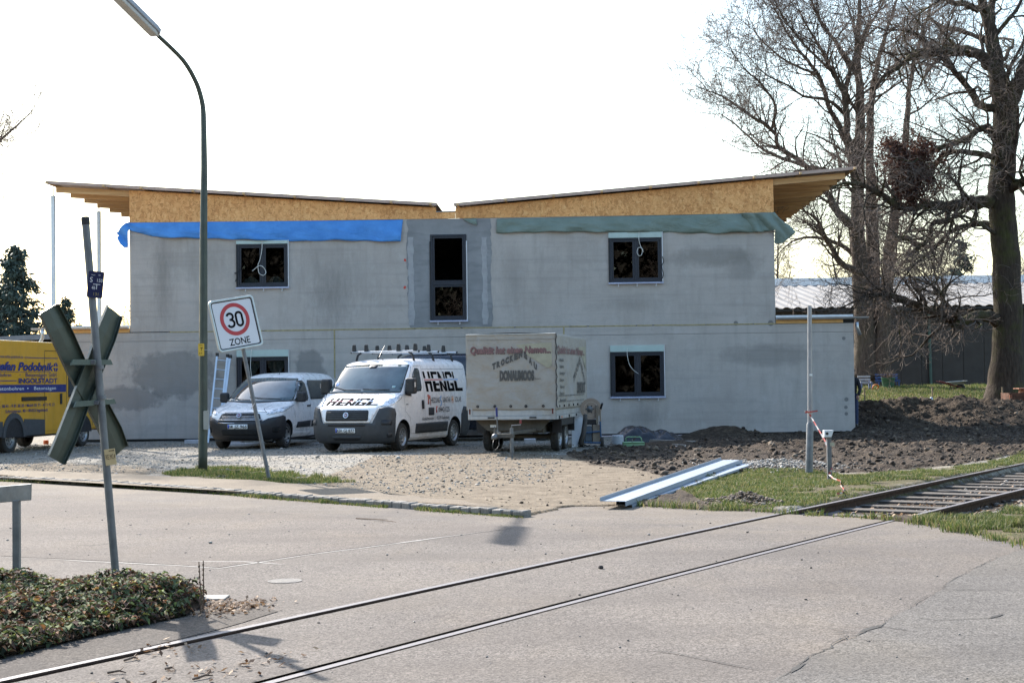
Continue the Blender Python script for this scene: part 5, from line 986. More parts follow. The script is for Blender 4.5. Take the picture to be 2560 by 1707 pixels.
# =================================================================== vehicles
class Body:
    """Van body as a stack of horizontal slices: nose line xf(z), tail xr(z), half width w(z)."""
    def __init__(s, nose, tail, wid, R, p, curve=.05, rc=.12):
        s.n = np.array(nose); s.t = np.array(tail); s.wd = np.array(wid); s.R = R; s.p = p; s.cv = curve; s.rc = rc
    def xf(s, z): return float(np.interp(z, s.n[:, 0], s.n[:, 1]))
    def xr(s, z): return float(np.interp(z, s.t[:, 0], s.t[:, 1]))
    def w(s, z): return float(np.interp(z, s.wd[:, 0], s.wd[:, 1]))
    def Rz(s, z): return float(np.interp(z, s.R[0], s.R[1]))
    def half(s, z, N=22):
        xf, xr, w_, R, p = s.xf(z), s.xr(z), s.w(z), s.Rz(z), s.p; t = np.linspace(0, 1, N)
        a = t*np.pi/2; y = w_*np.sin(a)**(2/p); x = xf-R*(1-np.cos(a)**(2/p))-s.cv*(y/w_)**2
        xs = np.linspace(x[-1], xr+s.rc, 14)[1:]; L = list(zip(x, y))+[(q, w_) for q in xs]
        for a_ in np.linspace(0, np.pi/2, 6)[1:]: L.append((xr+s.rc-s.rc*np.sin(a_), w_-s.rc*(1-np.cos(a_))))
        L.append((xr, 0.0)); return np.array(L)
    def shell(s, z0, z1, dz=.03, extra=()):
        zs = sorted(set(list(np.arange(z0, z1, dz))+[z1]+list(extra))); mb = MB(); rings = []
        for z in zs:
            h = s.half(z); r = [(x, y, z) for x, y in h]+[(x, -y, z) for x, y in h[-2:0:-1]]; rings.append(r)
        n = len(rings[0]); mb.v = [tuple(map(float, v)) for r in rings for v in r]
        mb.f = [(i*n+j, i*n+(j+1) % n, (i+1)*n+(j+1) % n, (i+1)*n+j) for i in range(len(rings)-1) for j in range(n)]+[tuple(range(n-1, -1, -1)), tuple((len(rings)-1)*n+j for j in range(n))]; mb.m = [0]*len(mb.f); return mb
    def wrap(s, q, z, off=0.0):           # q: distance round the outline from the nose centre (+ = left side)
        key = round(z, 3)
        if not hasattr(s, '_c'): s._c = {}
        if key not in s._c:
            h = s.half(z, 30); d = np.concatenate([[0], np.cumsum(np.linalg.norm(np.diff(h, axis=0), axis=1))]); s._c[key] = (h, d)
        h, d = s._c[key]; a = abs(q); x = np.interp(a, d, h[:, 0]); y = np.interp(a, d, h[:, 1]); i = min(len(d)-2, max(0, int(np.searchsorted(d, a)-1)))
        e = h[i+1]-h[i]; e = e/(np.linalg.norm(e)+1e-9); nx_, ny_ = -e[1], e[0]
        nx_, ny_ = -nx_, -ny_
        dzx = (s.xf(z+.02)-s.xf(z-.02))/.04; nzv = -dzx*max(0, nx_); l = math.sqrt(nx_**2+ny_**2+nzv**2)
        return (float(x+nx_*off/l), float((y+ny_*off/l)*(1 if q >= 0 else -1)), float(z+nzv*off/l))
    def q_of_x(s, x, z):
        h = s.half(z, 30); d = np.concatenate([[0], np.cumsum(np.linalg.norm(np.diff(h, axis=0), axis=1))]); k = len(h)-1; return float(np.interp(-x, -h[:k, 0], d[:k]))
    def side(s, x, z, off=0, sg=1):
        return s.wrap(sg*s.q_of_x(x, z), z, off)
def patch(name, body, poly, mat, parent, off=.005, mode='wrap', sg=1, step=.08, th=.012, label=None, smooth=True):
    f = (lambda a_, b_: body.wrap(a_, b_, off)) if mode == 'wrap' else (lambda a_, b_: body.side(a_, b_, off, sg)); V, Fc = cdt(poly, step); mb = MB(); mb.add([f(*p) for p in V], Fc)
    o = obj(name, mb, mat, parent, smooth=smooth, recalc=False, label=label); m = o.modifiers.new('solid', 'SOLIDIFY'); m.thickness = th; m.offset = 0; return o
def rr(x0, z0, x1, z1, r=.03, n=4):
    P_ = []
    for cx_, cz_, a0 in ((x1-r, z1-r, 0), (x0+r, z1-r, 90), (x0+r, z0+r, 180), (x1-r, z0+r, 270)):
        for q in range(n+1): a_ = math.radians(a0+q*90/n); P_.append((cx_+r*math.cos(a_), cz_+r*math.sin(a_)))
    return P_
def lettering(parent, mat, items, fn, name='lettering'):
    mb = MB()
    for s_, x, z, sz, kw in items:
        v, f = text2d(s_, sz, **kw); mb.add([fn(x+a_, z+b_) for a_, b_ in v], f)
    return obj(name, mb, mat, parent, recalc=False)
def wheel(parent, x, y, r, wd, outer, rim=.6, kind='slots', steer=0):
    """tyre > rim > hub; outer = +1/-1 the side that faces out"""
    o_ = obj('tyre', MB().lathe([(r*.64, -wd/2+.01), (r*.72, -wd/2), (r*.93, -wd/2+.004), (r*.985, -wd/2+.03), (r, -wd/4), (r*.994, -wd/4+.006), (r*.994, -.004), (r, 0), (r, wd/4), (r*.985, wd/2-.03), (r*.93, wd/2-.004), (r*.72, wd/2), (r*.64, wd/2-.01)], 'Y', 44, (0, 0, 0)), rubber, parent, smooth=True, angle=50)
    o_.location = (x, y, r); o_.rotation_euler = (0, random.uniform(0, 3), steer); s = outer; R = r*.64; h = wd/2
    pr = [(R, s*(h-.02)), (R*1.02, s*(h-.006)), (R*.96, s*(h-.004)), (R*.92, s*(h-.03)), (R*.80, s*(h-.055)), (R*.72, s*(h-.03)), (R*.45, s*(h-.022)), (R*.3, s*(h-.045)), (R*.28, s*(h-.012)), (.001, s*(h-.008))]; rm = obj('rim', MB().lathe(pr, 'Y', 36), rimm, o_, smooth=True, angle=35)
    mb = MB(); n = 8 if kind == 'slots' else 7
    for k in range(n):
        a_ = 2*math.pi*k/n
        if kind == 'slots': mb.tube([(R*.60*math.cos(a_), s*(h-.0245), R*.60*math.sin(a_)), (R*.60*math.cos(a_), s*(h-.030), R*.60*math.sin(a_))], R*.11, 10)
        else:
            M_ = Matrix.Rotation(-a_, 4, 'Y'); mb.prism([(R*.74, -R*.09), (R*.93, -R*.12), (R*.93, R*.12), (R*.74, R*.09)], s*(h-.03), s*(h-.005)-.0*s, 'XZ', M=M_)
    obj('slots', mb, blackp, rm); return o_
def arch_cut(o, xs, r, half_w, z, depth=.34):
    o.data.materials.append(blackp)
    for x in xs:
        for s in (1, -1):
            mb = MB().tube([(x, s*(half_w-depth), z), (x, s*(half_w+.2), z)], r, 36); me = bpy.data.meshes.new('cut'); me.from_pydata(mb.v, [], mb.f); me.materials.append(o.data.materials[0]); me.materials.append(blackp); me.polygons.foreach_set('material_index', [1]*len(me.polygons))
            c = bpy.data.objects.new('cut', me); COL.objects.link(c); m = o.modifiers.new('cut', 'BOOLEAN'); m.operation = 'DIFFERENCE'; m.solver = 'EXACT'; m.object = c
            b = bmesh.new(); b.from_mesh(me); bmesh.ops.recalc_face_normals(b, faces=b.faces); b.to_mesh(me); b.free(); c.parent = o.parent
    bpy.context.view_layer.update(); dg = bpy.context.evaluated_depsgraph_get(); me = bpy.data.meshes.new_from_object(o.evaluated_get(dg)); cs_ = [m.object for m in o.modifiers]; o.modifiers.clear(); o.data = me
    for c in cs_: bpy.data.objects.remove(c)
    me.polygons.foreach_set('use_smooth', [True]*len(me.polygons)); me.set_sharp_from_angle(angle=math.radians(38)); return o
def plate_eu(body, q, z, txt, parent, mats):
    w_, h_ = .52, .11; pl_ = patch('number_plate', body, rr(q-w_/2, z-h_/2, q+w_/2, z+h_/2, .01), whitep, parent, .022, th=.006, step=.1); f = lambda o_: (lambda a_, b_: body.wrap(a_, b_, o_))
    # mirrored reading direction: +q is the vehicle's left = picture right, so text runs along +q
    patch('euro_band', body, [(q-w_/2+.006, z-h_/2+.006), (q-w_/2+.045, z-h_/2+.006), (q-w_/2+.045, z+h_/2-.006), (q-w_/2+.006, z+h_/2-.006)], pm('euro_blue', (.01, .05, .4), .4), pl_, .027, th=.002, step=.1)
    a_, b_ = txt; lettering(pl_, blackprint, [(a_, q-w_/2+.055, z-.036, .074, {'width': .042*len(a_), 'bold': .012}), (b_, q-w_/2+.055+.042*len(a_)+.045, z-.036, .074, {'width': w_-.055-.042*len(a_)-.045-.015, 'bold': .012}), ('D', q-w_/2+.015, z-.04, .02, {})], f(.028))
    return pl_
def badge(body, q, z, r, parent):
    c = np.array(body.wrap(q, z, .02)); c2 = np.array(body.wrap(q, z, .045)); ax = (c2-c)/np.linalg.norm(c2-c); b_ = obj('badge', MB().tube([c-ax*.02, c+ax*.018], r, 28), chrome, parent, smooth=True, angle=40)
    obj('badge_field', MB().tube([c, c+ax*.021], r*.76, 24), pm('badge_red', (.16, .02, .03), .4), b_); lettering(b_, chrome, [('FIAT', q-r*.55, z-r*.28, r*.55, {'width': r*1.1, 'bold': .02})], lambda a_, e_: tuple(np.array(body.wrap(a_, e_, .0445)))); return b_
lampglass = NT('headlamp'); P = lampglass.pos(); c = lampglass.ramp(lampglass.noise(P, 11, 3, .7, 1.5), [(.3, (.2, .22, .26)), (.45, (.55, .57, .6)), (.6, (.85, .86, .88))], 'LINEAR'); lampglass = lampglass.fin(c, .12, .15, lampglass.bump(lampglass.voro(P, 14, 'Distance'), .5, .02)); lampglass.node_tree.nodes['Principled BSDF'].inputs['Coat Weight'].default_value = 1
def placed(name, label, cat, contact, local, fwd, group=None, z=.03):
    """empty such that the local point touches the measured place on the ground"""
    fx, fy = fwd; n_ = math.hypot(fx, fy); fx /= n_; fy /= n_; x = contact[0]-(local[0]*fx-local[1]*fy); y = contact[1]-(local[0]*fy+local[1]*fx)
    return thing(name, label, cat, (x, y, z), math.atan2(fy, fx), group)
seam_m = pm('panel_gap', (.05, .05, .05), .8, 0, .1, 4, 0)
def seams(body, L, parent, sg=1, w_=.008, name='panel_gap'):
    for pts in L:
        mb = MB()
        for (a_, b_) in zip(pts[:-1], pts[1:]):
            a_, b_ = np.array(a_), np.array(b_); k = max(1, int(np.linalg.norm(b_-a_)/.1)); d = (b_-a_)/np.linalg.norm(b_-a_); n_ = np.array([-d[1], d[0]])*w_/2
            for i in range(k):
                p, q = a_+(b_-a_)*i/k, a_+(b_-a_)*(i+1)/k; mb.add([body.side(*(p+n_), .002, sg), body.side(*(p-n_), .002, sg), body.side(*(q-n_), .002, sg), body.side(*(q+n_), .002, sg)], [(0, 1, 2, 3)])
        obj(name, mb, seam_m, parent, recalc=False)
def wseams(body, L, parent, w_=.008, mat=None):
    for pts in L:
        mb = MB()
        for (a_, b_) in zip(pts[:-1], pts[1:]):
            a_, b_ = np.array(a_), np.array(b_); k = max(1, int(np.linalg.norm(b_-a_)/.06)); d = (b_-a_)/np.linalg.norm(b_-a_); n_ = np.array([-d[1], d[0]])*w_/2
            for i in range(k):
                p, q = a_+(b_-a_)*i/k, a_+(b_-a_)*(i+1)/k; mb.add([body.wrap(*(p+n_), .002), body.wrap(*(p-n_), .002), body.wrap(*(q-n_), .002), body.wrap(*(q+n_), .002)], [(0, 1, 2, 3)])
        obj('panel_gap', mb, mat or seam_m, parent, recalc=False)
def sym(name, body, poly, mat, parent, **k): return [patch(name, body, poly, mat, parent, **k), patch(name, body, [(-a_, b_) for a_, b_ in poly][::-1], mat, parent, **k)]
# ------------------------------------------------------------------ large white van
dz = [(.22, -.14), (.3, -.05), (.45, -.01), (.62, 0), (.80, -.02), (1.0, -.07), (1.06, -.11), (1.12, -.2), (1.2, -.34), (1.3, -.52), (1.39, -.72), (1.42, -.78), (1.75, -1.12), (2.05, -1.46), (2.11, -1.56), (2.16, -1.72), (2.20, -1.98), (2.225, -2.3), (2.24, -2.7), (2.25, -3.2)]
van = Body(dz, [(.22, -4.90), (.5, -4.96), (1.2, -4.96), (2.1, -4.88), (2.2, -4.78), (2.24, -4.5), (2.25, -4.2)], [(.22, .94), (.3, 1.0), (.6, 1.035), (.95, 1.035), (1.3, 1.02), (1.6, .995), (1.95, .945), (2.06, .92), (2.12, .88), (2.17, .81), (2.2, .74), (2.23, .60), (2.24, .48), (2.25, .25)], ([.2, .9, 1.1, 1.4, 2.0, 2.25], [.40, .40, .38, .26, .24, .25]), 3.2, .06)
fwD = (-.372, -.928)
V1 = placed('panel_van', 'large white van with roof bars and HENGL lettering on bonnet and side', 'van', G(1000, 1127, .03)[:2], (-.95, .93), fwD)
b_ = obj('body', van.shell(.24, 2.25, .03, (2.18, 2.195, 2.21, 2.22, 2.23, 2.24, 2.245)), whitepaint, V1, smooth=True); arch_cut(b_, (-.95, -3.95), .40, 1.02, .36); bodyD = b_
obj('underbody', MB().box((-4.6, -.8, .2), (-.3, .8, .3)), blackp, V1)
bp = [(-1.22, .23), (1.22, .23), (1.27, .50), (1.27, .90), (1.18, 1.02), (1.0, 1.055), (.80, 1.03), (.66, .69), (-.66, .69), (-.80, 1.03), (-1.0, 1.055), (-1.18, 1.02), (-1.27, .90), (-1.27, .50)]
bum = patch('bumper', van, bp, darkp, V1, .018, th=.03, step=.09)
patch('air_intake', van, rr(-.5, .62, .5, .68, .02), blackp, bum, .036, th=.004); patch('air_intake', van, [(-.40, .40), (.40, .40), (.34, .31), (-.34, .31)], blackp, bum, .036, th=.004)
sym('fog_recess', van, rr(.86, .64, 1.12, .76, .03), blackp, bum, off=.036, th=.004); sym('fog_recess', van, rr(.98, .36, 1.12, .46, .02), blackp, bum, off=.036, th=.004)
gp = patch('grille_surround', van, [(-.78, 1.045), (-.60, .70), (.60, .70), (.78, 1.045)], whitepaint, V1, .030, th=.02)
gr = patch('grille', van, rr(-.56, .735, .56, .985, .04), blackp, V1, .041, th=.006)
for i in range(4): patch('grille_bar', van, [(-.545, .775+i*.05), (.545, .775+i*.05), (.545, .787+i*.05), (-.545, .787+i*.05)], darkp, gr, .052, th=.012, step=.2)
bd = badge(van, 0, .865, .068, V1); bd.location = Vector(van.wrap(0, .865, .035))-Vector(van.wrap(0, .865, 0)); plate_eu(van, -.02, .52, ('KEH', 'GJ 877'), V1, None)
for p_ in [o for o in V1.children if o.name.startswith('number_plate')]: p_.location = (.018, 0, 0)
hl = [(.76, 1.075), (.86, 1.24), (1.02, 1.335), (1.2, 1.385), (1.26, 1.36), (1.22, 1.24), (1.10, 1.12), (.95, 1.07)]; sym('headlight', van, hl, lampglass, V1, off=.006, th=.02, step=.05)
wseams(van, [[(-.75, 1.06), (-.86, 1.25), (-1.0, 1.36)], [(.75, 1.06), (.86, 1.25), (1.0, 1.36)], [(-.75, 1.058), (.75, 1.058)]], V1, .010)
wsm = NT('windscreen'); P = wsm.pos(); wsm.fin(wsm.ramp(wsm.noise(P, 1.6, 3), [(.35, (.035, .055, .06)), (.6, (.09, .125, .13))]), .05, 0, None, .8); wsm.p.inputs['Coat Weight'].default_value = .5; windscreen_m = wsm.m  # paler teal in the base colour stands in for reflected sky
ws = patch('windscreen', van, [(-.99, 1.405), (0, 1.395), (.99, 1.405), (.96, 1.60), (.88, 2.05), (0, 2.075), (-.88, 2.05), (-.96, 1.60)], windscreen_m, V1, .006, th=.01)
wseams(van, [[(-1.0, 1.40), (0, 1.388), (1.0, 1.40), (.97, 1.6), (.89, 2.055), (0, 2.083), (-.89, 2.055), (-.97, 1.6), (-1.0, 1.40)]], V1, .03, blackp)
patch('mirror_base', van, rr(-.10, 1.98, .10, 2.06, .02), blackp, ws, .012, th=.01); patch('windscreen_sticker', van, rr(-.84, 1.56, -.74, 1.64, .03), pm('sticker_blue', (.1, .3, .65), .5), ws, .012, th=.003, step=.05); patch('windscreen_sticker', van, rr(.74, 1.50, .82, 1.55, .01), pm('sticker_pale', (.3, .45, .45), .5), ws, .012, th=.003, step=.05)
for (a_, b_, c_) in (((-.88, 1.53), (-.45, 1.45), (-.02, 1.44)), ((.02, 1.47), (.35, 1.45), (.72, 1.45))): obj('wiper', MB().tube([van.wrap(*a_, .03), van.wrap(*b_, .03), van.wrap(*c_, .03)], .011, 6), blackp, V1)
for x0, x1 in ((-.55, -.08), (.06, .5)):
    mb = MB()
    for i in range(13): q = x0+(x1-x0)*i/12; mb.add([van.wrap(q, 1.345, .004), van.wrap(q+.014, 1.345, .004), van.wrap(q+.014, 1.372, .004), van.wrap(q, 1.372, .004)], [(0, 1, 2, 3)])
    obj('bonnet_vent', mb, seam_m, V1, recalc=False)
# stylised block word
def hengl(fn_up, x0, z0, w_, h_, parent, lean=.12, off=.004, cw=None):
    """five blocky letters; the upper third is split off by a gap that carries a red and a blue line"""
    cells = cw or [0, .205, .40, .61, .82, 1.0]; T_ = .062; ps = []
    def R_(a_, b_, c_, d_): ps.append([(a_, b_), (c_, b_), (c_, d_), (a_, d_)])
    up0, lo1 = .66, .53
    c = cells
    a, b = c[0], c[1]-.02; R_(a, 0, a+T_, lo1); R_(b-T_, 0, b, lo1); R_(a, lo1-.14, b, lo1); R_(a, up0, a+.05, 1); R_(b-.055, up0, b, 1)
    a, b = c[1]+.01, c[2]-.015; R_(a, 0, a+T_*1.3, lo1); R_(a, 0, b, .15); R_(a, .30, b, .42); R_(a, up0, a+T_*.9, 1); R_(a, .86, b, 1)
    a, b = c[2], c[3]-.02; R_(a, 0, a+T_, lo1); R_(b-T_, 0, b, lo1); ps.append([(a+T_, lo1), (a+T_*.4, lo1), (b-T_*1.1, 0), (b-T_*.2, 0)]); R_(b-.04, up0, b, 1); ps.append([(a, up0), (a+.10, up0), (a+.05, 1), (a, 1)])
    a, b = c[3], c[4]-.02; R_(a, 0, a+T_, lo1); R_(a, 0, b, .15); R_(b-T_, 0, b, .42); R_(a+.09, .28, b, .42); R_(a, up0, a+T_*.8, .96); R_(a+.02, .84, b-.02, 1); R_(b-T_, .72, b, .92)
    a, b = c[4], c[5]; R_(a, 0, a+T_*1.25, lo1); R_(a, 0, b+.04, .16); R_(a, up0, a+.04, 1)
    mb = MB()
    for p in ps:
        V, Fc = cdt(p, .12); mb.add([fn_up(x0+(a_+(.0-b_)*lean*.2)*w_, z0+b_*h_, off) for a_, b_ in V], Fc)
    o_ = obj('block_lettering', mb, blackprint, parent, recalc=False)
    for (a0, a1, m_) in ((.0, .50, redprint), (.53, .95, pm('light_blue_print', (.08, .3, .7), .5))):
        mb = MB(); V, Fc = cdt([(a0, .575), (a1, .575), (a1, .615), (a0, .615)], .12); mb.add([fn_up(x0+(a_-b_*lean*.2)*w_, z0+b_*h_, off) for a_, b_ in V], Fc); obj('coloured_line', mb, m_, o_, recalc=False)
hengl(lambda a_, b_, o_: van.wrap(a_, b_, o_), -.70, 1.105, 1.34, .165, V1, -.2)
side1 = lambda a_, b_, o_: van.side(-a_, b_, o_, 1)        # text position measured back from the nose
hengl(side1, 2.30, 1.40, 2.15, .50, V1, .3)
lettering(V1, blackprint, [('HEIZUNG', 2.53, 1.12, .135, {'width': .52}), ('SANITÄR', 3.22, 1.12, .135, {'width': .48}), ('SOLAR', 3.98, 1.12, .135, {'width': .40}), ('09442-1225', 2.95, .885, .125, {'width': .66, 'bold': .004}), ('Altmühlmünster 1 • 93339 Riedenburg', 1.98, .70, .085, {'width': 1.62})], lambda a_, b_: van.side(-a_, b_, .004, 1))
def motif(pts, m_, name, th=.0): patch(name, van, [(-a_, b_) for a_, b_ in pts][::-1], m_, V1, .005, 'side', 1, .08, .002)
rp = pm('pale_red_print', (.5, .14, .10), .5); bpnt = pm('pale_blue_print', (.25, .4, .62), .5); op = pm('orange_print', (.75, .3, .08), .5)
motif([(2.33, 1.09), (2.41, 1.09), (2.41, 1.22), (2.47, 1.22), (2.47, 1.05), (2.50, 1.07), (2.50, 1.30), (2.34, 1.34), (2.31, 1.30), (2.35, 1.27)], rp, 'radiator_motif')
motif([(3.10, 1.20), (3.16, 1.27), (3.13, 1.30), (3.05, 1.24), (3.06, 1.17), (3.12, 1.14), (3.10, 1.07), (3.05, 1.05), (3.07, 1.02), (3.15, 1.06), (3.17, 1.15)], bpnt, 'water_motif')
sun_c = (3.83, 1.185); motif([(sun_c[0]+.035*math.cos(a_), sun_c[1]+.035*math.sin(a_)) for a_ in np.linspace(0, 6.28, 14)[:-1]], op, 'sun_motif')
for k in range(10): a_ = 2*math.pi*k/10; d_, e_ = np.array([math.cos(a_), math.sin(a_)]), np.array([-math.sin(a_), math.cos(a_)])*.008; c_ = np.array(sun_c); motif([tuple(c_+d_*.05-e_), tuple(c_+d_*.11-e_*.3), tuple(c_+d_*.11+e_*.3), tuple(c_+d_*.05+e_)], op, 'sun_motif')
motif([(2.80, .88), (2.84, .87), (2.87, .90), (2.85, .92), (2.83, .95), (2.86, 1.0), (2.89, 1.01), (2.87, 1.04), (2.82, 1.03), (2.79, .95)], redprint, 'telephone_motif')
dw = [(-1.36, 1.42), (-1.98, 1.42), (-2.03, 1.50), (-2.0, 1.93), (-1.92, 1.985), (-1.76, 1.985), (-1.62, 1.86), (-1.42, 1.55)]
for sg in (1, -1):
    patch('side_window', van, dw, vglass, V1, .005, 'side', sg, .1, .006); patch('mirror_sail', van, [(-1.05, 1.34), (-1.40, 1.30), (-1.42, 1.56)], blackp, V1, .006, 'side', sg, .1, .012)
    seams(van, [[(-1.02, 1.30), (-1.62, 2.02), (-2.12, 2.05), (-2.16, 1.3), (-2.14, .42)], [(-1.02, 1.3), (-1.06, .95), (-1.32, .78), (-1.38, .42)], [(-2.16, 1.96), (-4.7, 1.97)], [(-3.32, 2.0), (-3.34, .45)], [(-1.38, .40), (-3.45, .40)]], V1, sg); wv = patch('door_handle', van, rr(-2.06, .98, -1.98, 1.20, .035), blackp, V1, .02, 'side', sg, .1, .03)
patch('side_moulding', van, rr(-3.48, .40, -1.62, .64, .02), darkp, V1, .012, 'side', 1, .12, .02); patch('fuel_flap', van, rr(-2.68, .82, -2.36, 1.01, .02), pm('dark_flap', (.05, .05, .055), .5), V1, .006, 'side', 1, .1, .01); patch('rear_bumper_end', van, [(-4.36, .25), (-4.93, .25), (-4.93, .95), (-4.5, 1.0), (-4.36, .80)], darkp, V1, .014, 'side', 1, .1, .025)
for x_, z_ in ((-1.16, 1.10),):
    patch('side_badge', van, rr(x_-.06, z_, x_+.06, z_+.02, .005), seam_m, V1, .005, 'side', 1, .1, .004)
for sg in (1, -1):
    mb = MB().box((-1.24, sg*1.02, 1.36), (-1.05, sg*1.28, 1.74)); mr = obj('wing_mirror', mb, blackp, V1, bevel=.05); obj('mirror_arm', MB().box((-1.26, sg*.93, 1.34), (-1.08, sg*1.05, 1.42)), blackp, mr, bevel=.02); obj('indicator', MB().box((-1.12, sg*1.277, 1.52), (-1.06, sg*1.287, 1.64)), pm('indicator_clear', (.6, .55, .5), .3), mr, bevel=.004)
for x in (-.95, -3.95):
    for s in (1, -1): wheel(V1, x, s*.905, .335, .215, s, kind='slots', steer=.06 if x > -2 else 0)
obj('mudguard', MB().box((-4.42, .68, .28), (-4.38, .95, .55)), blackp, V1)
obj('aerial', MB().tube([(-1.75, .1, 2.2), (-1.62, .06, 2.27), (-2.0, .02, 2.56)], [.012, .008, .003], 6), blackp, V1)
# roof bars with load stops
for i, xb in enumerate((-2.05, -3.2, -4.35)):
    rb = obj('roof_bar', MB().tube([(xb, -.92, 2.40), (xb, .92, 2.40)], .028, 12), galv, V1, smooth=True, angle=40)
    for s in (1, -1):
        obj('bar_end', MB().tube([(xb, s*.92, 2.40), (xb, s*.945, 2.40)], .03, 12), blackp, rb); obj('bar_foot', MB().tube([(xb, s*.66, 2.39), (xb, s*.76, 2.32), (xb, s*.80, 2.16)], .03, 8), blackp, rb, smooth=True)
    for y in ((-.86, -.52, .38, .84) if i == 0 else (-.80, -.45, .05, .66) if i == 1 else (-.5, .0, .55)):
        M_ = Matrix.Translation((xb, y, 2.42)); obj('load_stop', MB().prism([(-.05, 0), (.05, 0), (.04, .15), (.02, .17), (-.03, .17)], -.045, .03, 'XZ', M=M_ @ Matrix.Rotation(math.pi/2*(1 if y > 0 else -1), 4, 'Z')), blackp, rb, bevel=.008)
# ------------------------------------------------------------------ small white van
dz = [(.24, -.16), (.32, -.05), (.5, 0), (.66, -.0), (.8, -.05), (.9, -.11), (.95, -.19), (1.0, -.36), (1.05, -.58), (1.1, -.83), (1.15, -1.02), (1.22, -1.13), (1.4, -1.40), (1.6, -1.72), (1.74, -1.98), (1.80, -2.13), (1.85, -2.34), (1.885, -2.6), (1.90, -2.9), (1.91, -3.3)]
van2 = Body(dz, [(.24, -4.72), (.5, -4.80), (1.2, -4.8), (1.7, -4.7), (1.85, -4.55), (1.9, -4.2), (1.91, -4.0)], [(.24, .83), (.35, .90), (.6, .94), (.9, .945), (1.05, .93), (1.2, .91), (1.5, .85), (1.7, .79), (1.78, .74), (1.84, .66), (1.875, .56), (1.9, .4), (1.91, .2)], ([.2, .8, .95, 1.1, 1.5, 1.9], [.50, .52, .52, .38, .34, .35]), 2.9, .08)
V2 = placed('panel_van', 'smaller white van with sun flashing on its windscreen, plate NM JZ 966', 'van', (-5.90, 37.85), (-.88, .80), (-.235, -.972), z=.03); V2.scale = (1, 1.03, 1.02)
b_ = obj('body', van2.shell(.26, 1.91, .025, (1.83, 1.86, 1.87, 1.88, 1.895, 1.905)), whitepaint, V2, smooth=True); arch_cut(b_, (-.88, -3.88), .38, .94, .34)
obj('underbody', MB().box((-4.5, -.75, .2), (-.3, .75, .3)), blackp, V2)
bp = [(-1.28, .26), (1.28, .26), (1.36, .40), (1.36, .62), (1.26, .80), (1.12, .83), (.72, .76), (.60, .70), (-.60, .70), (-.72, .76), (-1.12, .83), (-1.26, .80), (-1.36, .62), (-1.36, .40)]
bum = patch('bumper', van2, bp, blackp, V2, .016, th=.03); patch('air_intake', van2, rr(-.46, .36, .46, .50, .04), pm('intake_black', (.008, .008, .008), .8), bum, .034, th=.004); sym('fog_recess', van2, rr(.82, .42, 1.02, .56, .04), pm('intake_black', (.008, .008, .008), .8), bum, off=.034, th=.004)
gr = patch('grille', van2, [(-.58, .69), (-.50, .865), (-.40, .895), (.40, .895), (.50, .865), (.58, .69)], blackp, V2, .014, th=.012)
for i in range(3): patch('grille_bar', van2, [(-.46, .755+i*.042), (.46, .755+i*.042), (.46, .763+i*.042), (-.46, .763+i*.042)], chrome if i < 2 else darkp, gr, .03, th=.01, step=.2)
patch('chrome_strip', van2, [(-.60, .715), (.60, .715), (.60, .732), (-.60, .732)], chrome, V2, .03, th=.012, step=.2); patch('chrome_strip', van2, [(-.55, .645), (-.1, .645), (-.1, .655), (-.55, .660)], chrome, bum, .04, th=.008, step=.2)
badge(van2, 0, .82, .062, V2).location = Vector(van2.wrap(0, .82, .02))-Vector(van2.wrap(0, .82, 0)); plate_eu(van2, -.02, .57, ('NM', 'JZ 966'), V2, None)
for p_ in [o for o in V2.children if o.name.startswith('number_plate')]: p_.location = (.02, 0, 0)
sym('headlight', van2, [(.66, .86), (.72, .93), (.86, .975), (1.10, 1.05), (1.24, 1.085), (1.30, 1.06), (1.28, .98), (1.18, .93), (.90, .88), (.74, .85)], lampglass, V2, off=.006, th=.02, step=.05)
patch('windscreen', van2, [(-.97, 1.19), (0, 1.15), (.97, 1.19), (.94, 1.35), (.76, 1.74), (0, 1.765), (-.76, 1.74), (-.94, 1.35)], windscreen_m, V2, .006, th=.01)
wseams(van2, [[(-.98, 1.18), (0, 1.14), (.98, 1.18)]], V2, .03, blackp); wseams(van2, [[(-.66, .91), (-.5, 1.0), (-.55, 1.08)], [(.66, .91), (.5, 1.0), (.55, 1.08)], [(-.66, .91), (0, .935), (.66, .91)]], V2, .008)
for (a_, b_, c_) in (((-.80, 1.25), (-.45, 1.2), (-.15, 1.185)), ((-.2, 1.26), (.2, 1.22), (.62, 1.21))): obj('wiper', MB().tube([van2.wrap(*a_, .03), van2.wrap(*b_, .03), van2.wrap(*c_, .03)], .010, 6), blackp, V2)
dw = [(-1.32, 1.17), (-2.28, 1.17), (-2.36, 1.24), (-2.32, 1.62), (-2.2, 1.69), (-2.05, 1.68), (-1.85, 1.55), (-1.5, 1.24)]; sw_ = [(-2.52, 1.20), (-3.6, 1.20), (-3.65, 1.7), (-2.56, 1.7), (-2.48, 1.6)]
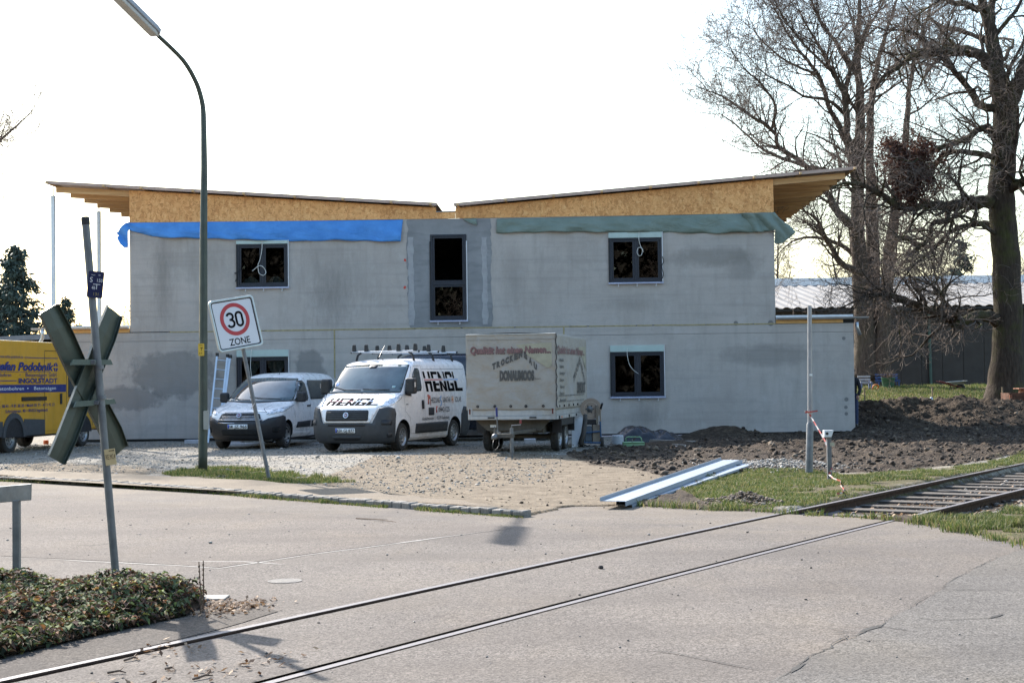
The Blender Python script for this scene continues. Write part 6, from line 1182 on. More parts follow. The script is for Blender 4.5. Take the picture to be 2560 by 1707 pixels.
for sg in (1, -1):
    patch('side_window', van2, dw, vglass, V2, .014, 'side', sg, .1, .006); patch('side_window', van2, sw_, vglass, V2, .006, 'side', sg, .1, .008); patch('door_handle', van2, rr(-2.40, 1.02, -2.20, 1.06, .015), blackp, V2, .02, 'side', sg, .1, .03)
    seams(van2, [[(-1.2, 1.10), (-1.95, 1.72), (-2.42, 1.74), (-2.46, 1.1), (-2.40, .42), (-1.42, .42), (-1.36, .75), (-1.2, 1.10)]], V2, sg); patch('side_moulding', van2, [(-1.45, .50), (-2.40, .50), (-2.40, .66), (-1.52, .64)], blackp, V2, .012, 'side', sg, .12, .02); patch('side_moulding', van2, [(-2.5, .50), (-3.45, .50), (-3.45, .66), (-2.5, .66)], blackp, V2, .012, 'side', sg, .12, .02)
    mr = obj('wing_mirror', MB().box((-1.62, sg*.93, 1.14), (-1.46, sg*1.16, 1.40)), blackp, V2, bevel=.05); obj('mirror_arm', MB().box((-1.6, sg*.84, 1.15), (-1.48, sg*.96, 1.22)), blackp, mr)
for x in (-.88, -3.88):
    for s in (1, -1): wheel(V2, x, s*.80, .325, .205, s, kind='cover')
obj('aerial', MB().tube([(-2.35, .12, 1.86), (-2.5, .1, 2.02)], [.010, .004], 6), blackp, V2)
# ------------------------------------------------------------------ dark van half hidden behind
van3 = Body([(.25, -.1), (.5, 0), (.8, -.05), (1.0, -.2), (1.15, -.7), (1.25, -.95), (1.8, -1.6), (1.95, -1.9), (2.02, -2.4)], [(.25, -4.85), (1.9, -4.9), (2.02, -4.6)], [(.25, .88), (.6, .95), (1.1, .95), (1.6, .88), (1.85, .8), (1.96, .7), (2.02, .4)], ([0, 2], [.5, .4]), 2.5)
dk = pm('dark_blue_car_paint', (.008, .012, .022), .25, 0, .05, 3, 0, coat=.5)
V3 = thing('panel_van', 'dark van parked along the wall, mostly hidden between the large white van and the trailer', 'van', (1.75, 41.55, .03), -.035); V3.scale = (1, .95, 1.2)
b_ = obj('body', van3.shell(.26, 2.02, .05), dk, V3, smooth=True)
for sg in (1, -1): patch('side_window', van3, [(-1.5, 1.25), (-2.4, 1.25), (-2.4, 1.75), (-1.9, 1.75)], vglass, V3, .005, 'side', sg, .1, .006)
patch('windscreen', van3, [(-.8, 1.27), (.8, 1.27), (.7, 1.85), (-.7, 1.85)], vglass, V3, .005)
for x in (-.9, -3.9):
    for s in (1, -1): wheel(V3, x, s*.83, .33, .2, s)
# ------------------------------------------------------------------ yellow box van
fwY = (.176, .984); V4 = placed('box_van', 'yellow box van with blue lettering beside the left house corner', 'van', G(30, 1133, .03)[:2], (-3.9, -.95), fwY, z=.03)
yp = pm('yellow_van_paint', (.62, .31, .012), .38, 0, .06, 2, .0, coat=.3, dirt=.4, tint=(.33, .2, .03)); yl = lambda a_, b_, c_, d_: None
bx0, bx1 = -5.6, -.98; obj('box_body', MB().box((bx0, -.99, .62), (bx1, .99, 2.80)), yp, V4, bevel=.035); SY = -.99
obj('lower_side', MB().box((-3.30, -.985, .42), (-1.20, -.9, .62)), yp, V4); obj('chassis', MB().box((-5.5, -.7, .35), (-.3, .7, .62)), blackp, V4)
def ys_(a_, z_, o_=.004): return (a_, SY-o_, z_)
gm = pm('grey_skirt', (.06, .062, .065), .6)
obj('skirt', MB().prism([(-3.38, .42), (-2.3, .42), (-2.3, .80), (-3.38, .84)], -1.0, -.95, 'XZ'), gm, V4); obj('skirt', MB().prism([(-5.6, .42), (-4.42, .42), (-4.42, .80), (-5.6, .80)], -1.0, -.95, 'XZ'), gm, V4)
arc_ = lambda r_, n=16: [(-3.9+r_*math.cos(t_), .40+r_*1.08*math.sin(t_)) for t_ in np.linspace(0, math.pi, n)]
obj('wheel_arch', MB().prism(arc_(.56)+arc_(.44)[::-1], -1.03, -.97, 'XZ'), gm, V4); obj('arch_dark', MB().prism(arc_(.45), -1.005, -.6, 'XZ'), blackp, V4)
# cab: lower than the box, sloping screen
cabp = [(-.98, .45), (-.98, 2.36), (-.45, 2.30), (-.1, 2.16), (.75, 1.42), (1.1, 1.22), (1.28, .98), (1.30, .45)]; obj('cab', MB().prism([(a_*1.0, b_) for a_, b_ in cabp], -.93, .93, 'XZ'), yp, V4, bevel=.06)
obj('side_window', MB().prism([(-.88, 1.42), (-.88, 2.02), (-.30, 2.02), (.42, 1.42)], -.937, -.925, 'XZ'), vglass, V4, bevel=.003); obj('window_post', MB().prism([(-.06, 1.42), (-.02, 1.42), (-.16, 1.92), (-.2, 1.92)], -.942, -.93, 'XZ'), blackp, V4)
obj('window_seal', MB().prism([(-.93, 1.36), (-.93, 2.08), (-.27, 2.08), (.55, 1.36)], -.934, -.927, 'XZ'), blackp, V4); obj('door_handle', MB().box((-.80, -.955, 1.16), (-.56, -.93, 1.21)), blackp, V4)
for x_ in (-.93, .52): obj('panel_gap', MB().box((x_, -.933, .55), (x_+.012, -.925, 2.05 if x_ < 0 else 1.36)), seam_m, V4)
obj('panel_gap', MB().box((-.93, -.933, 1.355), (.5, -.925, 1.362)), seam_m, V4); obj('bumper', MB().box((.95, -.97, .42), (1.36, .97, .95)), darkp, V4, bevel=.05)
mr = obj('wing_mirror', MB().box((.40, -1.20, 1.34), (.55, -.97, 1.70)), blackp, V4, bevel=.04); obj('mirror_arm', MB().box((.44, -.99, 1.40), (.5, -.90, 1.46)), blackp, mr)
for x, w2_ in ((-3.9, .80), (.0, .82)):
    for s in (1, -1): wheel(V4, x, s*w2_, .36, .22, s)
obj('arch_dark', MB().prism([(.0+.46*math.cos(t_), .40+.46*math.sin(t_)) for t_ in np.linspace(0, math.pi, 16)], -.94, -.6, 'XZ'), blackp, V4)
obj('sliding_door', MB().box((-2.30, -.998, .50), (-1.12, -.985, 2.56)), yp, V4, bevel=.006); obj('door_top_rail', MB().box((-2.30, -1.003, 2.565), (-1.12, -.985, 2.585)), pm('dark_yellow_line', (.22, .12, .01), .6), V4)
for x_ in (-2.312, -1.112): obj('panel_gap', MB().box((x_, -.996, .50), (x_+.012, -.988, 2.56)), seam_m, V4)
obj('slide_rail', MB().box((-3.50, -1.012, 1.29), (-2.22, -.99, 1.39)), pm('brown_black_rail', (.03, .02, .012), .6), V4); obj('door_handle', MB().box((-1.50, -1.03, 1.18), (-1.40, -.998, 1.46)), blackp, V4, bevel=.015)
obj('blue_band', MB().box((-5.6, -1.0015, 1.50), (-1.15, -.9995, 1.70)), bluepaint, V4)
fy = lambda o_: (lambda a_, b_: (a_, -.9985-o_, b_))
lettering(V4, bluepaint, [('www.stefan-podobnik.de', -4.62, 2.36, .075, {'width': 1.20}), ('Stefan Podobnik', -4.95, 2.06, .20, {'bold': .04, 'shear': .25, 'width': 3.12}), ('Betonbohren', -5.0, 1.90, .095, {'width': .98}), ('•', -3.60, 1.90, .095, {}), ('Betonsägen', -3.30, 1.90, .095, {'width': 1.10}), ('GmbH', -2.10, 1.90, .11, {'width': .42}), ('INGOLSTADT', -3.65, 1.74, .12, {'width': 2.02, 'bold': .03}),
    ('Tel.: 08 41 - 9 81 38 30 • Mobil: 01 71 - 4 73 92 23', -4.75, 1.14, .075, {'width': 2.95, 'bold': .01}), ('Schröplerstr. 40 • 85053 Ingolstadt', -4.3, 1.01, .075, {'width': 2.15, 'bold': .01})], fy(.004))
lettering(V4, whitepr, [('Betonbohren  •', -4.72, 1.565, .085, {'width': 1.55}), ('Betonsägen', -2.88, 1.565, .085, {'width': 1.16})], fy(.006))
for (x0, x1, z) in ((-3.35, -1.60, 2.375), (-5.0, -3.75, 1.79)): obj('blue_line', MB().box((x0, -1.004, z), (x1, -1.0, z+.018)), bluepaint, V4)
obj('blue_line', MB().box((-5.0, -1.004, 2.015), (-2.0, -1.0, 2.023)), bluepaint, V4)
lg = MB(); c_ = (-1.72, 2.15)
for (a0, a1) in ((10, 80), (95, 170), (185, 260), (275, 350)): P_ = [(c_[0]+.03*math.cos(math.radians((a0+a1)/2)), c_[1]+.03*math.sin(math.radians((a0+a1)/2)))]+[(c_[0]+.12*math.cos(math.radians(t_)), c_[1]+.12*math.sin(math.radians(t_))) for t_ in np.linspace(a0, a1, 8)]; lg.prism(P_, -1.004, -1.0, 'XZ')
obj('round_logo', lg, bluepaint, V4)
# ------------------------------------------------------------------ trailer with tarpaulin cover
fT = np.array([-.21, -.978]); fT /= np.linalg.norm(fT); lT = np.array([-fT[1], fT[0]]); cr = D(1388, 1049, 33.4)[:2]      # front corner on the picture's right = trailer's left
org = cr-lT*1.0; TR = thing('tarpaulin_trailer', 'twin axle trailer with dirty beige lettered cover beside the large white van', 'trailer', (org[0], org[1], .03), math.atan2(fT[1], fT[0]))
TL, TW = 4.2, 2.02; zb_, zs_, zt_ = .76, 1.03, 2.70
bed = pm('trailer_alu', (.46, .46, .45), .5, .35, .12, 4, .08, 30, dirt=.6, tint=(.28, .23, .16)); under = pm('dirty_underframe', (.10, .09, .075), .8, .1, .25, 5, .2, 30, dirt=.6)
cv = NT('dirty_tarpaulin_cover'); P = cv.pos(); c = cv.ramp(cv.noise(P, 1.2, 6, .6), [(.3, (.33, .30, .26)), (.7, (.40, .37, .325))]); s1 = cv.noise(cv.mapv(P, (1, .8, 1.6)), 1.9, 6, .62, 1.6); c = cv.mix(cv.math('MULTIPLY', cv.ramp(s1, [(.5, 0), (.66, 1)]), .45), c, (.33, .25, .165)); c = cv.mix(cv.math('MULTIPLY', cv.ramp(cv.noise(P, 2.7, 5, .6, 1), [(.52, 0), (.66, 1)]), .25), c, (.40, .41, .44)); cv = cv.fin(c, .6, 0, cv.bump(cv.noise(cv.mapv(P, (1, 1, 1.5)), 2.0, 5, .6, 1.2), .5, .05), .35)
def cov_front(a_, b_): y = -TW/2-.03+(TW+.06)*a_; z = zs_-.05+(zt_-zs_+.05)*b_; fold = .012*math.sin((y+z*1.3)*8)*(1-b_)*sstep(0, .25, 1-b_)+.02*vnoise(y*2.2+z*1.8, z, 1.5, 97)*(1-abs(2*b_-1)**3); return (.035-float(fold)*.9+.01, y, z)
mb = MB(); mb.grid(cov_front, 60, 44)
def cov_side(a_, b_): x = .035-(TL+.07)*a_; z = zs_-.05+(zt_-zs_+.05)*b_; return (x, TW/2+.03-.02*vnoise(x*2, z*2, 1.4, 98)*math.sin(math.pi*min(1, max(0, b_)))-.012*math.sin(x*6)*(1-b_)*.6, z)
mb.grid(cov_side, 60, 30); mb.grid(lambda a_, b_: (.035-(TL+.07)*a_, -TW/2-.03, zs_-.05+(zt_-zs_+.05)*b_), 6, 6); mb.grid(lambda a_, b_: (.035-TL-.07, -TW/2-.03+(TW+.06)*a_, zs_-.05+(zt_-zs_+.05)*b_), 6, 6)
mb.grid(lambda a_, b_: (.045-(TL+.08)*a_, -TW/2-.03+(TW+.06)*b_, zt_+.03*math.sin(math.pi*b_)-.015*abs(math.sin(a_*9.4))*math.sin(math.pi*b_)), 40, 20)
cover = obj('cover', mb, cv, TR, smooth=True, angle=50, recalc=False); cover.modifiers.new('s', 'SOLIDIFY').thickness = .006
for (a_, b_) in (((.052, -TW/2-.03), (.052, TW/2+.03)), ): obj('cover_seam', MB().tube([(a_[0], a_[1], zt_-.005), (b_[0], b_[1], zt_-.005)], .014, 8), pm('pale_seam_band', (.5, .48, .43), .6), cover)
obj('cover_seam', MB().box((.046, -TW/2-.02, zt_-.13), (.052, TW/2+.02, zt_-.125)), pm('seam_brown', (.2, .18, .15), .7), cover); obj('corner_lacing', MB().tube([(.045+.012*math.sin(q*2.3), TW/2+.04+.012*math.cos(q*1.9), zs_+(zt_-zs_)*q/24) for q in range(25)], .012, 6), pm('lacing_dark', (.06, .055, .05), .8), cover)
for i, y in enumerate((-.78, -.38, -.01, .34, .74)): obj('cover_eye', MB().lathe([(.012, .0), (.035, .0), (.03, .02), (.012, .02)], 'X', 14, (.046, y, zs_+.035)), blackp, cover)
for i in range(6): obj('cover_eye', MB().box((-.35-i*.62, TW/2+.026, zs_+.0), (-.29-i*.62, TW/2+.05, zs_+.05)), blackp, cover)
# sideboards
bo = obj('headboard', MB().box((-.03, -TW/2, zb_+.09), (.03, TW/2, zs_-.0)), bed, TR, bevel=.006); obj('frame_rail', MB().box((-.04, -TW/2, zb_), (.045, TW/2, zb_+.085)), bed, TR, bevel=.006)
for y in (-TW/2+.0, TW/2-.10): obj('corner_post', MB().box((.03, y, zb_+.085), (.05, y+.10, zs_)), bed, TR, bevel=.004); obj('reflector', MB().box((.05, y+.025, zb_+.13), (.056, y+.06, zs_-.02)), pm('brown_reflector', (.12, .03, .02), .4), TR)
for y in (-.55, .42): obj('rail_latch', MB().box((.046, y, zb_+.03), (.056, y+.16, zb_+.065)), blackp, TR)
obj('sideboard', MB().box((-TL, TW/2-.03, zb_+.09), (-.05, TW/2+.012, zs_)), bed, TR, bevel=.006); obj('frame_rail', MB().box((-TL, TW/2-.04, zb_), (-.05, TW/2+.02, zb_+.085)), bed, TR, bevel=.006); obj('sideboard', MB().box((-TL, -TW/2-.012, zb_), (-.05, -TW/2+.03, zs_)), bed, TR)
obj('side_marker', MB().box((-.72, TW/2+.02, zb_+.02), (-.64, TW/2+.03, zb_+.06)), pm('orange_marker', (.7, .15, .03), .4), TR)
for x in (-.3, -1.6, -2.6): obj('rail_latch', MB().box((x-.1, TW/2+.02, zb_+.01), (x, TW/2+.035, zb_+.075)), blackp, TR)
obj('floor', MB().box((-TL, -TW/2+.03, zb_+.0), (-.05, TW/2-.03, zb_+.06)), under, TR)
# printed words on the cover
ff = lambda a_, b_: (.052+.004, a_, b_)
lettering(cover, pm('faded_red_print', (.22, .11, .105), .6, dirt=.3, tint=(.35, .3, .26)), [('Qualität hat einen Namen...', -.94, 2.27, .155, {'width': 1.86, 'bold': .03, 'shear': .2})], ff)
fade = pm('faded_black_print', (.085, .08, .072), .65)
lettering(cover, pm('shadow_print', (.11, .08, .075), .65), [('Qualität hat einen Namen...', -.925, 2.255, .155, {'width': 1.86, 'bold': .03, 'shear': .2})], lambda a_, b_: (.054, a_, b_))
mb = MB(); word = 'TROCKENBAU'; apex = (.32, 2.20); left = (-.43, 1.90); right = (.64, 1.86)
for i, ch in enumerate(word):
    if i < 7: t_ = i/6.6; c_ = np.array(left)+(np.array([apex[0]-.02, apex[1]])-np.array(left))*t_*.93; an = math.atan2(apex[1]-left[1], apex[0]-left[0])
    else: t_ = (i-7)/2.6; c_ = np.array([apex[0]-.01, apex[1]-.02])+(np.array(right)-np.array(apex))*t_*.90; an = -math.atan2(apex[1]-right[1], right[0]-apex[0])
    v, f = text2d(ch, .125, bold=.075, width=.085 if i < 7 else .075); sh = math.tan(an); mb.add([(.056, c_[0]+a_, c_[1]+b_+a_*sh) for a_, b_ in v], f)
v, f = text2d('DONAUMOOS', .20, bold=.075, width=.80); mb.add([(.056, -.26+a_, 1.66+b_) for a_, b_ in v], f); v, f = text2d('GmbH', .035, width=.13); mb.add([(.056, .555+a_, 1.665+b_) for a_, b_ in v], f); obj('lettering', mb, fade, cover, recalc=False)
yl_ = pm('faded_yellow_print', (.37, .345, .25), .65); mb = MB(); mb.add([(.051, .12, 2.46), (.051, .95, 2.50), (.051, .95, 1.98), (.051, .86, 1.92), (.051, .36, 2.24)], [(0, 4, 3, 2, 1)] ); obj('yellow_field', mb, yl_, cover, recalc=False); mb = MB(); ysd = TW/2+.034; mb.add([(-3.0, ysd, 2.45), (-4.1, ysd, 2.48), (-4.1, ysd, 1.9), (-3.8, ysd, 2.1)], [(0, 1, 2, 3)]); obj('yellow_field', mb, yl_, cover, recalc=False)
fs = lambda a_, b_: (-a_, TW/2+.038, b_)
lettering(cover, pm('faded_red_print', (.22, .11, .105), .6), [('Qualität hat einen Namen...', .15, 2.26, .17, {'width': 3.75, 'bold': .03, 'shear': .2})], fs)
L = [(w_, .42, 2.08-i*.155, .075, {'bold': .02}) for i, w_ in enumerate(('Innenausbau', 'Trockenbau', 'Raumgestaltung', 'Dämmungen', 'Abhängungen', 'Brandschutz', 'Montage aller Art'))]
mb = MB()                      # two worn lines of small print that can no longer be read
for z_, h_ in ((1.27, .035), (1.14, .028)):
    x_ = .22
    while x_ < 3.7: w_ = random.uniform(.06, .3); mb.add([fs(x_, z_), fs(x_+w_, z_), fs(x_+w_, z_+h_), fs(x_, z_+h_)], [(0, 1, 2, 3)]); x_ += w_+random.uniform(.04, .12)
o_ = obj('worn_print', mb, pm('worn_grey_print', (.22, .205, .18), .7), cover, recalc=False); o_['kind'] = 'stuff'
lettering(cover, fade, L+[('DONAUMOOS', 2.75, 1.33, .26, {'bold': .04, 'width': 1.2})], fs)
mb = MB()
for i, ch in enumerate(word):
    t_ = i/9; x_ = 2.25+1.6*t_; z_ = 1.55+(.50*min(1, t_/.62) if t_ < .62 else .50-.45*(t_-.62)/.38); v, f = text2d(ch, .17, bold=.03, width=.14); sh = .5 if t_ < .6 else -.7; mb.add([fs(x_+a_, z_+b_+a_*sh) for a_, b_ in v], f)
obj('lettering', mb, fade, cover, recalc=False)
# running gear and drawbar
mb = MB().prism([(-.92, zb_), (.86, zb_), (.62, .50), (-.62, .50)], -.28, -.24, 'YZ'); obj('front_skirt', mb, under, TR)
obj('undertray', MB().box((-3.3, -.62, .44), (-.5, .62, .62)), under, TR); obj('info_label', MB().box((-.238, -.56, .58), (-.236, -.42, .64)), whitep, TR)
for x in (-1.2, -2.02):
    for s in (1, -1): wheel(TR, x, s*.80, .325, .19, s)
    obj('axle', MB().tube([(x, -.75, .33), (x, .75, .33)], .04, 10), under, TR)
for s in (1, -1): obj('wheel_guard', MB().box((-.78, s*.90-.11, .43), (-.76, s*.90+.11, zb_)), blackp, TR); obj('wheel_guard', MB().box((-2.50, s*.90-.11, .43), (-2.46, s*.90+.11, zb_)), blackp, TR); obj('spray_flap', MB().box((-2.42, s*.99, .60), (-.80, s*1.0, zb_)), blackp, TR)
db = obj('drawbar', MB().tube([(-.3, .5, .52), (1.15, .0, .46)], .045, 4), under, TR); obj('drawbar', MB().tube([(-.3, -.5, .52), (1.15, 0, .46)], .045, 4), under, TR); obj('drawbar', MB().tube([(.7, 0, .46), (1.75, 0, .44)], .05, 4), under, TR)
cp_ = obj('coupling', MB().tube([(1.55, 0, .44), (1.75, 0, .45), (1.9, 0, .42)], [.05, .065, .05], 12), galvd, TR, smooth=True); obj('coupling_handle', MB().tube([(1.72, 0, .5), (1.85, .02, .66)], .016, 8), galvd, cp_); obj('gaiter', MB().tube([(1.25, 0, .45), (1.55, 0, .45)], [.07, .06], 12), blackp, cp_)
hbk = obj('handbrake_lever', MB().tube([(1.1, -.08, .5), (1.15, -.09, .90)], .014, 8), galvd, TR); obj('lever_grip', MB().tube([(1.143, -.089, .86), (1.16, -.092, 1.06)], .024, 10), bluepaint, hbk)
obj('cable', MB().tube([(1.6, .05, .42), (1.65, .07, .25), (1.72, .0, .14), (1.8, -.05, .22), (1.7, -.03, .4)], .010, 6), blackp, TR, smooth=True)
jx = 1.70; jy = .36; jw = obj('jockey_leg', MB().tube([(jx, jy, .10), (jx, jy, .62)], .04, 14), galvd, TR, smooth=True, angle=40); obj('inner_tube', MB().tube([(jx, jy, -.10), (jx, jy, .14)], .03, 12), galvd, jw); obj('crank', MB().tube([(jx, jy, .62), (jx, jy, .68), (jx, jy+.2, .69), (jx, jy+.2, .74)], .012, 8), galvd, jw); obj('crank_knob', MB().tube([(jx, jy+.2, .72), (jx, jy+.2, .80)], .022, 10), pm('dull_red', (.2, .03, .03), .6), jw); obj('clamp', MB().box((jx-.05, .02, .42), (jx+.05, jy+.05, .5)), under, jw)
obj('foot_plate', MB().box((jx-.07, jy-.06, -.1), (jx+.07, jy+.06, -.07)), galvd, jw)
# =================================================================== building site things along the wall
# ladder leaning on the wall
lad = thing('ladder', 'aluminium extension ladder leaning on the wall behind the small white van', 'ladder', tuple(G(528, 1108, .03)))
lo = np.array(lad.location); YW = 43.45
def Lp(x, y, Y): return np.array(D(500+x/5.226, 850+y/5.226, Y)-lo)
alum = pm('ladder_aluminium', (.55, .58, .62), .35, .7, .08, 5, .03)
la0, la1 = Lp(225, 190, YW-.1), Lp(105, 1350, 42.5); rb0, rb1 = Lp(360, 205, YW-.1), Lp(235, 1350, 42.5)
obj('stile', MB().tube([la1, la0], .035, 4), alum, lad); obj('stile', MB().tube([rb1, rb0], .035, 4), alum, lad)
q0, q1 = Lp(398, 215, YW-.12), Lp(300, 1000, 42.7); obj('stile', MB().tube([q1, q0], .03, 4), alum, lad); q0, q1 = Lp(380, 205, YW-.08), Lp(270, 1200, 42.6); obj('stile', MB().tube([q1, q0], .025, 4), alum, lad)
for p in (la0, rb0, Lp(398, 215, YW-.12)): obj('end_cap', MB().tube([p-np.array([0, 0, .05]), p+np.array([0, 0, .05])], .05, 8), blackp, lad)
for i in range(9): t_ = (i+.55)/9.2; a_, b_ = la0+(la1-la0)*t_, rb0+(rb1-rb0)*t_; obj('rung', MB().tube([a_, b_], .018, 8), alum, lad)
# concrete saw on its cart
sc = G(1505, 1116, .03); saw = thing('concrete_saw', 'wheeled concrete saw with a huge round dusty blade behind the trailer', 'saw', tuple(sc)); SP = lambda x, y, d=0: np.array(D(1400+x/5.88, 980+y/5.88, sc[1]+d)-sc)
blm = pm('dusty_saw_blade', (.36, .28, .22), .6, .3, .12, 5, .1); c = SP(455, 245); Rb = abs(SP(600, 245)[0]-SP(283, 245)[0])/2; mb = MB(); n = 96; P_ = []
for i in range(n): a_ = 2*math.pi*i/n; r_ = Rb*(1 if i % 3 else .972); P_.append((c[0]+r_*math.cos(a_), c[2]+r_*math.sin(a_)))
mb.prism(P_, c[1]-.003, c[1]+.003, 'XZ'); bl_ = obj('blade', mb, blm, saw)
c2 = SP(437, 250); mb = MB().lathe([(.001, -.03), (.03, -.03), (.035, -.012), (.075, -.010), (.08, -.004)], 'Y', 24, (c2[0], c[1], c2[2])); obj('flange', mb, galvd, bl_, smooth=True)
mb = MB()
for k in range(6): a_ = math.pi*k/3; mb.tube([(c2[0]+.075*math.cos(a_), c[1]-.008, c2[2]+.075*math.sin(a_)), (c2[0]+.11*math.cos(a_), c[1]-.008, c2[2]+.11*math.sin(a_))], .010, 6)
obj('flange_bolts', mb, blackp, bl_); mb = MB().lathe([(Rb*.62, -.0045), (Rb*.66, -.0045)], 'Y', 60, (c[0], c[1], c[2])); obj('blade_mark', mb, pm('pale_ring', (.5, .4, .32), .7), bl_, recalc=False)
bl2 = pm('cart_blue', (.04, .09, .18), .5, .1, .2, 6, .1, dirt=.3); dst = pm('dusty_box', (.27, .22, .17), .8, 0, .2, 5, .2, 30)
def sbox(name, x0, y0, x1, y1, d0, d1, m_, par=None, bev=.01): a_, b_ = SP(x0, y1), SP(x1, y0); return obj(name, MB().box((a_[0], a_[1]+d0, a_[2]), (b_[0], a_[1]+d1, b_[2])), m_, par or saw, bevel=bev)
sbox('motor_box', 480, 478, 590, 740, -.05, .35, dst); sbox('water_tank', 355, 500, 478, 735, -.02, .3, pm('grey_blue_tank', (.10, .13, .16), .5), bev=.04); sbox('blade_guard', 395, 400, 545, 478, -.04, .2, blackp); sbox('guard_arm', 528, 190, 560, 470, -.07, -.03, dst)
for a_, b_ in (((600, 660), (592, 430)), ((345, 600), (605, 575)), ((350, 740), (600, 745)), ((350, 740), (345, 600))): obj('cart_tube', MB().tube([SP(*a_, -.12), SP(*b_, -.12)], .022, 8), bl2, saw)
obj('handle', MB().tube([SP(598, 440, -.1), SP(592, 260, -.1), SP(598, 240, -.1), SP(620, 170, -.2)], .018, 8), dst, saw); obj('hand_grip', MB().tube([SP(598, 240, -.1), SP(622, 165, -.2)], .027, 8), blackp, saw)
for x in (318, 618): p = SP(x, 735); obj('wheel', MB().tube([p+np.array([-.04, 0, 0]), p+np.array([.04, 0, 0])], .13, 20), rubber, saw, bevel=.015)
obj('hose', MB().tube([SP(345, 765, -.15), SP(400, 790, -.2), SP(470, 800, -.2), SP(520, 780, -.15)], .012, 6), blackp, saw, smooth=True)
# white board leaning beside it
pnl = G(1450, 1118, .03); LPn = lambda x, y, d=0: np.array(D(1400+x/5.88, 980+y/5.88, pnl[1]+d)); V_ = [LPn(355, 320, .35), LPn(395, 340, .35), LPn(330, 640, .1), LPn(265, 800, 0), LPn(175, 812, 0), LPn(175, 420, .3)]; mb = MB(); n = 6
mb.add([tuple(v) for v in V_]+[tuple(v+np.array([.0, .06, 0])) for v in V_], [tuple(range(n)), tuple(range(2*n-1, n-1, -1))]+[(i, (i+1) % n, n+(i+1) % n, n+i) for i in range(n)]); tag(obj('insulation_board', mb, pm('white_board', (.70, .71, .72), .7, 0, .05, 3, .05)), 'white board leaning behind the trailer wheels', 'board')
tag(obj('rolled_sheet', MB().tube([LPn(375, 330, .1), LPn(370, 420, .05), LPn(345, 600, 0), LPn(300, 770, -.05)], [.05, .06, .06, .07], 8), pm('dark_grey_roll', (.06, .055, .05), .8, dirt=.5), smooth=True), 'dark rolled sheet standing against the white board', 'sheet roll')
# black sheet heap
hp = G(1598, 1104, .03); SH2 = lambda x, y: np.array(D(1400+x/5.88, 980+y/5.88, hp[1]-.1)); prof_ = [(765, 735), (850, 610), (960, 530), (1070, 500), (1180, 540), (1260, 545), (1380, 600), (1510, 590), (1640, 625), (1740, 665), (1830, 725)]; pu = [SH2(*p) for p in prof_]; ux = [p[0] for p in pu]; uz = [max(0, p[2]) for p in pu]
def heap(a_, b_):
    x = ux[0]+(ux[-1]-ux[0])*a_; h = float(np.interp(x, ux, uz)); y = hp[1]+.25-1.0*b_; e = math.sin(math.pi*min(1, max(0, b_)))**.55; cr_ = .05*abs(math.sin(x*7+b_*6))+.06*(vnoise(x*3+b_*2, b_*4, 1.5, 66)-.5)+.03*abs(math.sin(x*13-b_*9)); return (x, y, .02+h*e*(.96)+cr_*e*math.sin(math.pi*a_)**.4)
mb = MB(); mb.grid(heap, 90, 36); tag(obj('plastic_sheet', mb, pm('black_plastic_sheet', (.010, .011, .016), .28, 0, .3, 3, .3, 14), smooth=True, recalc=False), 'crumpled black plastic sheet heaped against the wall under the lower right window', 'plastic sheet')
bk = G(1400+848/5.88, 980+768/5.88, .03); tag(obj('bucket', MB().lathe([(.001, .235), (.13, .235), (.15, .22), (.155, .1), (.15, .0)], 'Z', 20, tuple(bk)), pm('pale_bucket', (.38, .42, .46), .5, dirt=.3), smooth=True, angle=40), 'upturned pale bucket beside the black sheet', 'bucket')
# green pump box
gp_ = G(1400+1080/5.88, 980+822/5.88, .03); pump = thing('pump_box', 'small green metal tool box with a tubular carrying handle', 'tool box', tuple(gp_)); gpm = pm('pale_green_metal', (.20, .36, .20), .5, 0, .12, 6, .1, dirt=.5, tint=(.3, .3, .24)); q = lambda x, y: np.array(D(1400+x/5.88, 980+y/5.88, gp_[1])-gp_)
a_, b_ = q(930, 815), q(1240, 730); obj('case', MB().box((a_[0], -.05, .0), (b_[0], .3, b_[2])), gpm, pump, bevel=.012); obj('lid_edge', MB().box((a_[0]-.01, -.06, b_[2]-.03), (b_[0]+.01, .31, b_[2]-.015)), pm('dark_green', (.06, .14, .05), .5), pump)
h_ = [q(975, 725), q(970, 680), q(990, 660), q(1180, 660), q(1200, 680), q(1205, 725)]; obj('handle', MB().tube([p+np.array([0, .1, 0]) for p in h_], .014, 8), gpm, pump, smooth=True); obj('fitting', MB().tube([q(1065, 735)+np.array([0, .1, 0]), q(1065, 695)+np.array([0, .1, 0])], .022, 8), galvd, pump); obj('lever', MB().tube([q(1075, 715)+np.array([0, .1, 0]), q(1145, 640)+np.array([0, .1, 0])], .011, 6), rust, pump)
# planks, hose and rubbish at the foot of the wall
def plank(x0, y0, x1, y1, w_, th, m_, label, dy=.0, nm_='plank'):
    a_, b_ = G(1400+x0/5.88, 980+y0/5.88, .05), G(1400+x1/5.88, 980+y1/5.88, .05); L_ = math.hypot(*(b_-a_)[:2]); M_ = Matrix.Translation(Vector(a_)) @ Matrix.Rotation(math.atan2(b_[1]-a_[1], b_[0]-a_[0]), 4, 'Z'); return tag(obj(nm_, MB().box((0, -w_/2, 0), (L_, w_/2, th), M=M_), m_, bevel=.004), label, 'plank')
plank(1345, 745, 1980, 770, .16, .09, pm('grey_plank', (.25, .23, .2), .8, dirt=.4), 'long grey plank lying at the right end of the black sheet'); plank(1500, 775, 1830, 790, .10, .03, pm('pale_plank', (.4, .36, .31), .8), 'short pale batten lying in front of the grey plank'); plank(150, 800, 330, 770, .18, .05, dst, 'dusty board on the ground beside the saw')
